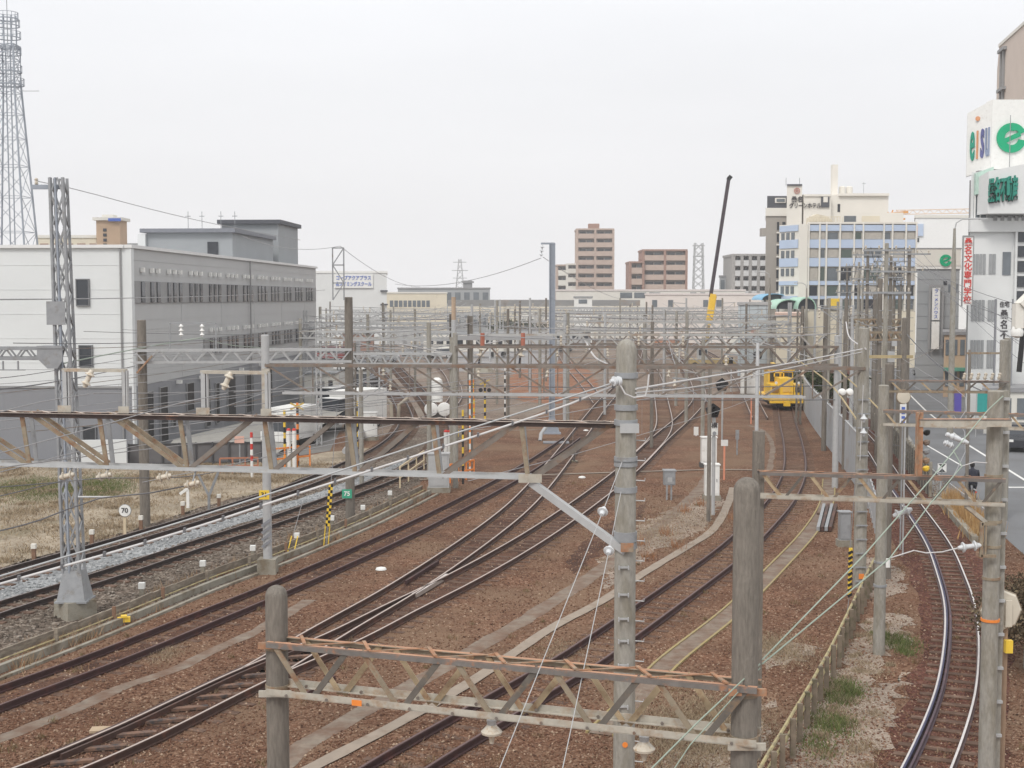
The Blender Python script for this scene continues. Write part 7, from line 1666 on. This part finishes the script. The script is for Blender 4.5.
car(352, 371, 'white car parked by the main line in the left distance', CARW, rz=R(70))
car(384, 362, 'silver car in the left distance, left of the platforms', CARS, rz=R(80))
car(413, 356, 'second silver car in the left distance', CARS, rz=R(85))
car(440, 358, 'white car in the left distance near the second gantry', CARW, rz=R(85))
car(330, 360, 'dark red van in the left distance by the workshop end', CARR, rz=R(75), kind='van', cat='van', H=1.9)
t = car(291, 446, 'small white truck facing the camera at the level crossing left of the numbered pale pole', CARW, rz=R(165), kind='truck', cat='truck', L_=4.6, W_=1.8, H=1.95)
t = car(352, 428, 'white truck with a box body behind the level crossing posts', CARW, rz=R(150), kind='truck', cat='truck', L_=5.5, W_=2.0, H=2.2)
car(735, 342, 'white car in the right distance behind the gantries', CARW, rz=R(85))
car(762, 340, 'silver car in the right distance behind the gantries', CARS, rz=R(85))

# person cycling away
def skin_body(name, joints, edges, label_parent, m, sub=2):
    me = bpy.data.meshes.new(name); me.from_pydata([j[0] for j in joints], edges, []); o = bpy.data.objects.new(name, me); col.objects.link(o)
    md = o.modifiers.new('s', 'SKIN'); 
    for i, j in enumerate(joints): me.skin_vertices[0].data[i].radius = (j[1], j[2] if len(j) > 2 else j[1])
    me.skin_vertices[0].data[0].use_root = True
    o.modifiers.new('u', 'SUBSURF').levels = sub
    dg = bpy.context.evaluated_depsgraph_get(); m2 = bpy.data.meshes.new_from_object(o.evaluated_get(dg)); o.modifiers.clear(); o.data = m2; m2.materials.clear(); m2.materials.append(m)
    m2.polygons.foreach_set('use_smooth', [True] * len(m2.polygons)); return o
g_ = G(971.5, 503)
bk = T('bicycle', 'bicycle ridden away along the street under the person in the dark coat', 'bicycle', loc=(g_.x, g_.y, .008), rz=R(-8))
def ring(c, r, t_, n=20):
    m_ = MB(); pts = [V((0, c[1] + r * math.cos(2 * math.pi * k / n), c[2] + r * math.sin(2 * math.pi * k / n))) for k in range(n)]
    for i in range(n): m_.bar(pts[i], pts[(i + 1) % n], t_, t_, up=V((1, 0, 0)))
    return m_
for y_ in (-.52, .52):
    wh = bk.part('wheel', ring((0, y_, .33), .31, .035), RUBBER, local=True)
    sp = MB()
    for k in range(6): a = k * math.pi / 6; sp.tube([(0, y_ - .3 * math.cos(a), .33 - .3 * math.sin(a)), (0, y_ + .3 * math.cos(a), .33 + .3 * math.sin(a))], .004, 4)
    bk.part('spokes', sp, STEELL, local=True, parent=wh)
fr_ = MB()
for a, b in (((0, -.52, .33), (0, -.12, .3)), ((0, -.12, .3), (0, -.25, .82)), ((0, -.12, .3), (0, .36, .78)), ((0, .36, .9), (0, .52, .33)), ((0, -.52, .33), (0, -.22, .7))): fr_.tube([a, b], .018, 6)
bk.part('frame', fr_, mat('bike frame', (.12, .12, .14), .4), local=True); bk.part('saddle', MB().box((0, -.28, .86), (.18, .26, .07)), BLACK, local=True)
bk.part('handlebar', MB().tube([(-.28, .2, 1.0), (-.2, .34, 1.02), (.2, .34, 1.02), (.28, .2, 1.0)], .016, 6), STEELL, local=True)
bk.part('basket', MB().bx(-.18, .18, .42, .68, .78, 1.0), STEEL, local=True); bk.part('rear_reflector', MB().box((0, -.86, .6), (.07, .02, .06)), REDP, local=True); bk.part('mudguard', MB().bx(-.03, .03, -.84, -.4, .66, .69), STEELL, local=True)
bk.part('pedal', MB().bx(.1, .2, -.16, -.06, .14, .17), BLACK, local=True); bk.part('pedal', MB().bx(-.2, -.1, -.16, -.06, .44, .47), BLACK, local=True)
pe = T('person', 'person in a dark padded coat seen from behind, cycling away along the street', 'person', loc=(g_.x, g_.y, .008), rz=R(-8))
J = [((0, -.26, .98), .15, .13), ((0, -.2, 1.18), .17, .13), ((0, -.1, 1.4), .2, .13), ((0, -.05, 1.5), .08, .08), ((0, -.02, 1.57), .06, .06), ((0, 0, 1.68), .1, .11),
     ((-.22, -.08, 1.42), .075, .08), ((-.28, .02, 1.18), .055, .055), ((-.25, .2, 1.06), .04, .04), ((.22, -.08, 1.42), .075, .08), ((.28, .02, 1.18), .055, .055), ((.25, .2, 1.06), .04, .04),
     ((-.11, -.2, .92), .11, .11), ((-.12, .12, .78), .075, .08), ((-.13, -.08, .5), .05, .055), ((-.13, .02, .49), .035, .03), ((.11, -.2, .92), .11, .11), ((.12, .06, .6), .075, .08), ((.13, -.12, .22), .05, .055), ((.13, -.0, .19), .035, .03)]
E_ = [(0, 1), (1, 2), (2, 3), (3, 4), (4, 5), (2, 6), (6, 7), (7, 8), (2, 9), (9, 10), (10, 11), (0, 12), (12, 13), (13, 14), (14, 15), (0, 16), (16, 17), (17, 18), (18, 19)]
bo = skin_body('body', J, E_, None, mat('dark trousers and coat', (.03, .032, .045), .9, .15)); bo.parent = pe.o
co = skin_body('coat', [((0, -.27, .95), .2, .18), ((0, -.22, 1.15), .215, .175), ((0, -.12, 1.38), .225, .16), ((0, -.08, 1.47), .13, .11)], [(0, 1), (1, 2), (2, 3)], None, NAVY); co.parent = pe.o
hd = MB().lathe([(.03, 0), (.085, .03), (.105, .1), (.1, .17), (.06, .22), (.02, .235)], (0, -.02, 1.58), (0, -.01, 1.9), 14); pe.part('hair', hd, mat('black hair', (.015, .013, .012), .6), local=True, smooth=True)
for s in (-1, 1):
    pe.part('hand', MB().lathe([(.02, 0), (.04, .03), (.035, .08), (.015, .1)], (s * .25, .19, 1.05), (s * .27, .3, 1.0), 8), mat('skin', (.5, .32, .24), .6), local=True, smooth=True)
    pe.part('shoe', MB().box((s * .14, .02, .47 if s < 0 else .18), (.09, .26, .08)), BLACK, local=True)
# white double tank level crossing alarm / signal left of centre
g_ = G(437, 424); t = T('tank_signal', 'white upright cylinder above two round white drums, left of centre', 'equipment', loc=g_); Y = g_.y
t.part('cylinder', MB().lathe([(.3, 0), (.42, .05), (.42, 1.35), (.36, 1.6), (.15, 1.75)], P(437, 402, Y), n=18), WHITE, smooth=True)
for px in (431, 444): q = P(px, 409, Y - .2); t.part('drum', MB().lathe([(.3, 0), (.46, .06), (.5, .3), (.46, .55), (.2, .62)], q, q + V((.1, -1, 0)), 18), WHITE, smooth=True)
t.part('stand', MB().box((g_.x, g_.y, Z(412, Y) / 2), (.9, .6, Z(412, Y))), CLADM)
# level crossing equipment: striped posts, barriers, boxes (left group and centre group)
def striped(px, pyb, h, c1, c2, lab, w_=.07, cat='post', lamps=True):
    g_ = G(px, pyb); t = T('crossing_post', lab, cat, loc=g_); a, b = MB(), MB(); n = int(h / .28)
    for k in range(n): (a if k % 2 else b).tube([(g_.x, g_.y, h * k / n), (g_.x, g_.y, h * (k + 1) / n)], w_, 8)
    t.part('light_stripes', a, c1); t.part('dark_stripes', b, c2)
    if lamps:
        t.part('cross_board', MB().bar((g_.x - .36, g_.y - .1, h - .35), (g_.x + .36, g_.y - .1, h), .04, .09).bar((g_.x + .36, g_.y - .14, h - .35), (g_.x - .36, g_.y - .14, h), .04, .09), mat('dull yellow board', (.55, .4, .12), .7, .2))
        for s in (-1, 1): q = V((g_.x + s * .3, g_.y - .1, h - .75)); t.part('lamp', MB().lathe([(.12, 0), (.15, .12)], q, q + V((0, -1, 0)), 12), BLACK)
    return t
striped(285, 466, 3.0, HAZY, BLACK, 'yellow and black crossing warning post left of the small white truck', lamps=False)
striped(298, 466, 3.4, ORP, BLACK, 'orange and black crossing post right of the small white truck')
striped(357, 452, 3.0, HAZY, BLACK, 'yellow and black post beyond the numbered green pole', lamps=False)
striped(463, 484, 3.6, HAZY, BLACK, 'slim yellow and black crossing post left of the tank signal', w_=.05, lamps=False)
striped(470, 478, 5.2, WHITE, ORP, 'tall white and orange crossing post behind the long truss', w_=.05, lamps=False)
striped(252, 478, 2.3, REDP, WHITE, 'red and white post at the end of the orange barrier', lamps=False)
striped(485, 424, 3.2, HAZY, NAVY, 'yellow and navy crossing warning post right of the tank signal')
striped(474, 420, 3.0, ORP, HAZY, 'orange and yellow crossing post beside the tank signal', lamps=False)
striped(505, 424, 4.4, WHITE, BLACK, 'white and black chequered post left of the tall slim pole', w_=.06, lamps=False)
for px, py, lb in ((289, 468, 'left one of two white bollards under the crossing posts'), (294.5, 468, 'right one of two white bollards under the crossing posts'), (446, 470, 'left one of two white bollards beside the pole with plate thirty'), (450, 470, 'right one of two white bollards beside the pole with plate thirty')):
    g_ = G(px, py); t = T('bollard', lb, 'bollard', loc=g_); t.part('tube', MB().tube([(g_.x, g_.y, 0), (g_.x, g_.y, 2.0)], .11, 10), WHITE); t.part('cap', MB().lathe([(.12, 0), (.1, .08), (.03, .12)], (g_.x, g_.y, 2.0), n=10), REDP)
def barrier(pa, pb, lab, m=ORP, h=.9):
    a, b = G(*pa), G(*pb); t = T('barrier', lab, 'barrier', loc=a)
    for z in (h, h * .5): t.part('rail', MB().bar(a + V((0, 0, z)), b + V((0, 0, z)), .06, .08), m)
    for k in range(4): p = a.lerp(b, k / 3); t.part('post', MB().box((p.x, p.y, h / 2), (.07, .07, h)), m)
barrier((220, 474), (258, 473), 'rust red barrier rail in front of the dark ramp fence', m=mat('rust red rail', (.4, .17, .1), .8, .2), h=.8)
barrier((272, 470), (310, 466), 'orange barrier at the crossing left of the small truck', h=1.1)
barrier((450, 483), (474, 478), 'orange barrier beside the transformer box')
barrier((400, 488), (424, 470), 'cream pipe railing left of the transformer box', m=mat('cream railing', (.6, .5, .34), .7), h=1.0)
g_ = G(240, 471); t = T('warning_sign', 'small pink and white board on the dark ramp fence', 'sign', loc=g_); t.part('post', MB().box((g_.x, g_.y, .7), (.06, .06, 1.4)), STEEL); t.part('board', MB().box((g_.x, g_.y - .05, 1.65), (.5, .03, .36)), mat('pinkish board', (.65, .4, .33), .6))
a, b = G(345, 460), G(375, 425); single('conduit_pipe', MB().tube([a + V((0, 0, .5)), b + V((0, 0, .7))], .17, 10), STEELL, 'thick pale pipe running away between the crossing and the main line', 'pipe', smooth=True)
g_ = G(392, 425); t = T('street_lamp', 'bent pale lamp posts standing near the far crossing', 'lamp', loc=g_)
for k, (a, b, c) in enumerate((((392, 425), (391, 404), (384, 396)), ((398, 423), (399, 405), (408, 398)))): t.part('post', MB().tube([G(*a), P(*b, G(*a).y), P(*c, G(*a).y)], .13, 8), mat('bark pale', (.4, .35, .28), .9))
single('pipe_cap', MB().tube([P(571, 452, 70), P(580, 443, 71)], .13, 10), WHITE, 'short white tube lamp tilted over the ballast left of the thick pole', 'lamp')
g_ = G(574, 462); t = T('lamp_post', 'short stand below the white tube left of the thick pole', 'stand', loc=g_); t.part('post', MB().tube([g_, P(575, 449, 70)], .05, 6), STEEL); t.part('foot', MB().box((g_.x, g_.y, .04), (.4, .4, .08)), CONC)
# silver stay at the foot of the tall slim pole
t = T('pole_stay', 'grey bent stay pipe at the foot of the tall slim pole', 'pipe', loc=G(541, 441)); t.part('pipe', MB().tube([G(540, 441), P(541, 434, 82), P(546, 427, 83)], .12, 8), STEELL); g_ = G(548, 443); t.part('dark_mat', MB().box((g_.x + .5, g_.y, .04), (1.6, 1, .06)), CLADD)

# flag-like red white kanji board by the relay hut
g_ = P(754, 330, 150); t = T('banner_board', 'small white board with a red mark in front of the relay hut', 'sign', loc=(g_.x, g_.y, 0)); t.part('post', MB().tube([(g_.x, g_.y, 0), (g_.x, g_.y, g_.z)], .06, 6), STEEL)
t.part('board', MB().box(tuple(g_), (1.2, .06, .9)), WHITE); t.part('red_mark', MB().box((g_.x - .1, g_.y - .05, g_.z), (.5, .04, .5), 0), REDP)

# ================================================================== UTILITY POLES ON THE RIGHT
TRF = mat('transformer grey', (.33, .34, .36), .5, .1)
def utility(px, Y, pyt, i, lab, arms=3, tr=False):
    x_ = X(px, Y); zt = Z(pyt, Y); t = T('utility_pole', lab, 'utility pole', loc=(x_, Y, 0))
    cpole(t, x_, Y, zt, .145, POLE if i % 3 else POLEL, taper=.65)
    for k in range(arms):
        z = zt - .35 - k * 1.0; l_ = 1.15 if k % 2 == 0 else .8
        t.part('cross_arm', MB().bar((x_ - l_, Y - .16, z), (x_ + l_, Y - .16, z), .08, .09), STEEL)
        for s in (-.9, -.35, .35, .9):
            q = V((x_ + s * l_, Y - .16, z + .05)); insulator(t, q, q + V((0, 0, .18)), 1, .055, m=PORC)
    if tr:
        for s in (-1, 1): t.part('transformer', MB().lathe([(.25, 0), (.28, .04), (.28, .75), (.2, .85)], (x_ + s * .42, Y - .2, zt - 4.6), n=14), TRF, smooth=True)
    for k in range(7): z = zt - 3.2 - k * .75; t.part('step_bolt', MB().bar((x_ - .3, Y, z), (x_ + .3, Y, z), .03, .03), STEEL)
    if i % 3 != 1: t.part('side_box', MB().box((x_ + .25, Y - .1, zt - 5.4), (.32, .25, .5)), STEELL)
    return V((x_, Y - .16, zt))
tops = []
UP = [(884, 62, 243), (907, 74, 248), (866, 92, 250), (857.5, 104, 262), (846, 126, 268), (893, 100, 262), (876, 134, 262), (900, 150, 272), (889, 82, 256), (862, 150, 276)]
for i, (px, Y, py) in enumerate(UP):
    tops.append(utility(px, Y, py, i, ['slim brown utility pole rising highest among the crowded poles', 'tall utility pole in front of the grey school building', 'utility pole left of the tallest one among the crowded poles', 'utility pole on the left side of the crowded poles', 'far utility pole in front of the blue striped offices, leftmost of the cluster', 'utility pole between the two tallest crowded poles', 'far utility pole behind the tallest crowded pole', 'far utility pole at the street end', 'utility pole just right of the tallest crowded pole', 'distant utility pole above the sheet fence'][i], arms=3 if i % 2 == 0 else 2, tr=False))
# lamp standards
def lamp_std(px, Y, pyt, dirx, lab, armlen=1.6):
    x_ = X(px, Y); zt = Z(pyt, Y); t = T('street_lamp', lab, 'street lamp', loc=(x_, Y, 0)); t.part('pole', MB().lathe([(.22, 0), (.2, 1), (.17, zt - 4.2), (.08, zt - .6)], (x_, Y, 0), n=12), POLEL, smooth=True)
    t.part('arm', MB().tube([(x_, Y, zt - .8), (x_ + .1 * dirx, Y, zt - .25), (x_ + .5 * dirx, Y, zt), (x_ + armlen * dirx, Y, zt + .02)], .045, 8), STEELL); t.part('lamp_head', MB().box((x_ + (armlen + .2) * dirx, Y, zt), (.5, .2, .1)), STEELL)
lamp_std(951.5, 84, 219, 1, 'tall street lamp with a curved arm in front of the red lettered sign')
lamp_std(769, 140, 272, -1, 'thin street lamp in front of the hotel wing', 1.2)
lamp_std(806, 150, 283, -1, 'thin street lamp in front of the blue striped offices', 1.0)
# street wires
k = 0
rw = random.Random(5)
def uw(a, b, s, r, lab, m=WIRE): wire(a, b, s, r, m, lab)
chain = [4, 3, 2, 8, 0]
for h in range(3):
    for s in (-.8, .8):
        for q in range(len(chain) - 1):
            a = tops[chain[q]] + V((s, 0, -.2 - h * 1.0)); b = tops[chain[q + 1]] + V((s, 0, -.2 - h * 1.0)); o = single('overhead_wire', MB().tube(sag(a, b, .5), .014, 4), WIRE, 'thin wire strung between neighbouring crowded utility poles beside the narrow track', 'wire', 'wires between the crowded utility poles')
for i in range(6):
    a = tops[1] + V((-.9 + .36 * i, 0, -.1 - (i % 2) * .9)); b = P(1080, 318 + i * 17, 42 - i); o = single('overhead_wire', MB().tube(sag(a, b, .5), .012, 4), WIRE, 'thin wire fanning from the pole by the grey school building to the right edge', 'wire', 'wires fanning out to the right edge')
a = tops[0]
for i in range(4):
    o = single('overhead_wire', MB().tube(sag(tops[0] + V((-.5 + i * .3, 0, -.6 - i * .3)), tops[7] + V((0, 0, -.5 - i * .4)), .4), .014, 4), WIRE, 'thin wire from the tallest crowded pole to the far pole at the street end', 'wire', 'wires to the far pole at the street end')
uw(P(905, 332, 74), P(985, 392, 60), .4, .03, 'sagging dark cable crossing in front of the grey school building')
uw(P(846, 390, 60), P(900, 446, 40), .6, .012, 'slim wire dropping past the pole with step bolts')
# dark eave of the near building at the right edge
Yn = 40; t = T('near_eave', 'dark slanted eave and pale lamp box at the right edge', 'roof', loc=(X(1030, Yn), Yn, 0))
t.part('downpipe', MB().bar(P(1026, 300, Yn), P(1019, 372, Yn), .12, .12), BLACK); t.part('support_post', MB().bar(P(1034, 300, Yn), V((X(1034, Yn), Yn, 0)), .2, .2), CLADD); t.part('eave', MB().bar(P(1020, 306, Yn), P(1060, 268, Yn), .5, .25), CREAMW); t.part('lamp_box', MB().box(tuple(P(1018, 316, Yn)), (.26, .3, .75)), CREAMW); t.part('ball_lamp', MB().lathe([(.05, 0), (.17, .06), (.2, .2), (.14, .34), (.04, .38)], P(1017, 338, Yn), n=14), WHITE, smooth=True)
# round orange-rimmed back of mirror by the twin trusses
c = P(904, 397, 46); t = T('traffic_mirror', 'small round cream mirror back above the rusty trusses', 'mirror', loc=(c.x, c.y, 0)); t.part('mirror_back', MB().lathe([(.1, 0), (.23, .01), (.25, .04), (.22, .07)], c, c + V((-.1, 1, 0)), 20), mat('cream mirror back', (0, 0, 0))); t.part('rim', MB().lathe([(.26, 0), (.27, .03), (.24, .03)], c + V((0, .03, 0)), c + V((-.1, 1, 0)), 20), RUSTY); t.part('post', MB().tube([(c.x, c.y + .1, 0), (c.x, c.y + .1, c.z + .2)], .03, 8), STEEL)
t = T('vertical_sign', 'slim white sign with blue marks under the round mirror back', 'sign', loc=(P(903, 430, 45).x, 45, 0)); q = P(903, 415, 45); t.part('board', MB().box((q.x, 45, q.z), (.22, .04, .75)), WHITE); [t.part('blue_mark', MB().box((q.x, 44.97, q.z + dz), (.12, .01, .09)), BLUEP) for dz in (-.24, -.08, .08, .24)]; t.part('post', MB().tube([(q.x + .1, 45.05, 0), (q.x + .1, 45.05, q.z + .4)], .03, 8), STEELL)
g_ = G(941.5, 486); t = T('warning_sign', 'white board with two black triangles at the street edge', 'sign', loc=g_); q = P(942, 468, g_.y); t.part('post', MB().tube([g_, q], .03, 6), STEEL); t.part('board', MB().box(tuple(q), (.42, .03, .42)), WHITE)
t.part('mark', MB().add([q + V((-.17, -.02, .19)), q + V((.17, -.02, .19)), q + V((0, -.02, .02))], [(0, 1, 2)])
       .add([q + V((-.17, -.02, -.19)), q + V((.17, -.02, -.19)), q + V((0, -.02, -.02))], [(0, 1, 2)]), BLACK)
g_ = G(862, 560); g_ = G(883, 667)

# ================================================================== TREES AND SHRUBS
def tree(px, Y, h, r, c, label, n=900, leaf=.16, name='tree', cat='tree', trunk=True, px_is_x=False, flat=.8, group=None):
    x_ = X(px, Y); t = T(name, label, cat, loc=(x_, Y, 0), group=group)
    tb = MB()
    tb.tube([(x_, Y, 0), (x_ + .05 * h, Y, h * .35), (x_, Y, h * .7)], .035 * h if trunk else .03, 7, r1=.01 * h)
    for k in range(7): a = k * .9; tb.tube([(x_ + .03 * h, Y, h * (.2 + .06 * k)), (x_ + math.cos(a) * r * .7, Y + math.sin(a) * r * .7, h * (.45 + .06 * k))], .012 * h, 5, r1=.004 * h)
    t.part('trunk' if trunk else 'stems', tb, mat('bark', (.12, .09, .065), .95, .2))
    cl_ = rng.normal(0, 1, (26, 3)); cl_ /= np.linalg.norm(cl_, axis=1)[:, None]; cl_ *= (.35 + .55 * rng.random((26, 1))); cl_[:, 2] *= flat
    i = rng.integers(0, 26, n); p = cl_[i] + rng.normal(0, .17, (n, 3)); p[:, 0] = p[:, 0] * r + x_; p[:, 1] = p[:, 1] * r + Y; p[:, 2] = np.maximum(p[:, 2] * (h * .42) + h * .56, .03)
    u = rng.normal(0, 1, (n, 3)); u /= np.linalg.norm(u, axis=1)[:, None]; w_ = np.cross(u, rng.normal(0, 1, (n, 3))); w_ /= np.linalg.norm(w_, axis=1)[:, None]
    s = leaf * (.6 + .8 * rng.random((n, 1))); vs = np.stack([p - u * s, p + w_ * s * .5, p + u * s, p - w_ * s * .5], 1).reshape(-1, 3); vs[:, 2] = np.maximum(vs[:, 2], .02)
    mb = MB(); mb.v = [tuple(q) for q in vs]; mb.f = [(4 * k, 4 * k + 1, 4 * k + 2, 4 * k + 3) for k in range(n)]
    t.part('crown' if trunk else 'foliage', mb, c)
LEAFD = island_mat('dark evergreen leaf', [(.025, .035, .015), (.06, .075, .03), (.04, .055, .022), (.09, .1, .05)]); LEAFB = island_mat('brown winter leaf', [(.07, .055, .035), (.14, .1, .065), (.1, .075, .05), (.2, .16, .1)])
tree(1034, 31, 2.6, 1.4, LEAFB, 'dark brownish shrub at the right edge beside the right foreground pole', 9000, .05, 'shrub', 'shrub', False)
tree(1016, 33, 1.5, .6, LEAFB, 'lower twiggy shrub left of the big one at the right edge', 2500, .04, 'shrub', 'shrub', False)
tree(524, 300, 4.6, 5.5, LEAFD, 'rounded dark evergreen on the horizon left of the tower of flats', 1500, .45, flat=.5)
tree(505, 310, 3.6, 4, LEAFD, 'smaller dark tree left of the rounded evergreen on the horizon', 900, .45)
tree(812, 110, 3.2, 2.2, LEAFD, 'dark green bush behind the sheet fence under the offices', 1800, .16, 'shrub', 'shrub', False)
tree(834, 104, 3.4, 2.2, LEAFD, 'second dark green bush behind the sheet fence, nearer the crowded poles', 1800, .16, 'shrub', 'shrub', False)
tree(800, 115, 2.8, 1.6, LEAFD, 'third dark green bush behind the sheet fence, farthest left', 1200, .16, 'shrub', 'shrub', False)
# rust coloured bank and embankment left of the thick pole in the middle distance
struct('earth_bank', MB().sheet(jagpoly(gp((520, 362), (570, 360), (592, 372), (600, 392), (560, 404), (520, 402), (505, 385)), 1, .4), .012), gravel_mat('orange earth', [(.2, .08, .045), (.34, .15, .08), (.26, .12, .07), (.36, .22, .15)], .15, patch=(.26, .2, .16), patchfac=.4, patchscale=.3))
struct('retaining_slab', MB().sheet(gp((455, 352), (560, 350), (556, 368), (452, 372)), .016), mat('pale blue grey yard slab', (.27, .27, .28), .85, .15, .4, c2=(.24, .19, .16), c2fac=.4, c2scale=.3))
# piles of material and huts
def pile(px, py, w_, h, m, lab):
    g_ = G(px, py); mb = MB(); n = 12; ring_ = [(w_ * (.8 + .3 * random.random()) * math.cos(k * 2 * math.pi / n), w_ * .7 * math.sin(k * 2 * math.pi / n)) for k in range(n)]
    vs = [(g_.x + a, g_.y + b, 0.0) for a, b in ring_] + [(g_.x + a * .55 + .1, g_.y + b * .55, h * (.6 + .2 * random.random())) for a, b in ring_] + [(g_.x, g_.y, h)]
    mb.add(vs, [(k, (k + 1) % n, n + (k + 1) % n, n + k) for k in range(n)] + [(n + k, n + (k + 1) % n, 2 * n) for k in range(n)]); single('spoil_heap', mb, m, lab, 'heap')
pile(480, 372, 2.2, 1.0, CONC, 'pale heap of spoil behind the tank signal'); pile(432, 352, 2.5, 1.2, YARD, 'brown heap of spoil in the left distance'); pile(665, 345, 4, 1.4, mat('orange earth', (0, 0, 0)), 'low reddish heap among the far gantries')
def hut(px, py, w_, h, m, lab, d=2.2, rm=STEEL):
    g_ = G(px, py); t = T('track_hut', lab, 'hut', loc=g_); t.part('wall', MB().bx(g_.x - w_ / 2, g_.x + w_ / 2, g_.y, g_.y + d, 0, h), m); t.part('roof', MB().bx(g_.x - w_ / 2 - .15, g_.x + w_ / 2 + .15, g_.y - .2, g_.y + d + .2, h, h + .15), rm)
    t.part('door', MB().bx(g_.x - .4, g_.x + .4, g_.y - .04, g_.y, .05, min(2, h - .3)), CLADM); t.part('window', MB().bx(g_.x + w_ * .28, g_.x + w_ * .42, g_.y - .04, g_.y, h * .5, h * .8), GLASS)
hut(320, 405, 2.6, 2.6, CREAMW, 'cream hut with small door beside the workshop road'); hut(466, 350, 5, 3, mat('green hut', (.1, .35, .3), .6), 'small green cabin in the left distance behind the tank signal'); hut(405, 345, 7, 3.4, STEELL, 'long pale store with flat roof in the left distance')
hut(575, 345, 6, 2.6, CLADM, 'dark low store under the platform roof'); hut(620, 338, 8, 2.8, ROOFT, 'dark flat shelter among the far gantries'); hut(520, 340, 5, 3, CREAMW, 'cream store among the far gantries'); hut(690, 338, 5, 3, WHITE, 'white store near the crane'); hut(745, 352, 5, 3.2, CREAMW, 'cream store right of the crane'); hut(655, 334, 9, 3, STEELL, 'pale long shed behind the far gantries'); hut(358, 352, 5, 3, BRICKR, 'brick red store in the left distance')
# parked commuter carriages seen far away among the gantries
for i, (px, Y, c) in enumerate(((470, 195, CREAMW), (540, 215, STEELL))):
    x_ = X(px, Y); t = T('parked_train', ['cream', 'silver'][i] + ' railway carriage parked sideways in the far yard', 'train', loc=(x_, Y, 0)); t.part('body', MB().bx(x_ - 7, x_ + 7, Y, Y + 2.6, 1.0, 3.5), c); t.part('roof', MB().bx(x_ - 6.9, x_ + 6.9, Y + .1, Y + 2.5, 3.5, 3.75), STEEL)
    for k in range(9): t.part('window', MB().bx(x_ - 6.5 + k * 1.48, x_ - 5.5 + k * 1.48, Y - .03, Y, 2.1, 2.9), GLASS)
    for k in (-5, -3.4, 3.4, 5): t.part('wheel', MB().lathe([(.4, 0), (.4, .2)], (x_ + k, Y + .5, .55), (x_ + k, Y - 2, .55), 12), BLACK)
# steel footbridge gantry across the distance
Yb = 175; t = T('footbridge', 'pale blue grey lattice footbridge crossing the far yard', 'footbridge', loc=(X(650, Yb), Yb, 0)); a, b = P(556, 307.5, Yb), P(688, 307.5, Yb)
lat_truss(t, a, b, .75, 22, V((0, 1.6, 0)), 'V', ch=.12, br=.09, mt=STEELL, single_mesh=True, lace=False)
t.part('deck', MB().bar(a + V((0, .8, -.8)), b + V((0, .8, -.8)), 1.6, .1), STEEL)
for px in (556, 600, 645, 688): x_ = X(px, Yb); t.part('pier', MB().box((x_, Yb + .8, a.z / 2 - .4), (.3, .5, a.z - .8)), POLEL)
# long retaining wall and orange signs behind main line at the far left
bl = [G(300, 345), G(345, 330)]

# ================================================================== HAZE
hz_ = bpy.data.materials.new('haze'); hz_.use_nodes = True; n_ = hz_.node_tree; n_.nodes.clear(); ou = n_.nodes.new('ShaderNodeOutputMaterial'); pv = n_.nodes.new('ShaderNodeVolumePrincipled')
pv.inputs['Color'].default_value = (.97, .97, .985, 1); pv.inputs['Density'].default_value = HAZE; pv.inputs['Anisotropy'].default_value = 0.0; n_.links.new(pv.outputs[0], ou.inputs['Volume'])
if HAZE:
    o = single('haze', MB().bx(-420, 420, -30, 640, -1.2, 62), hz_, None, None, kind='stuff')
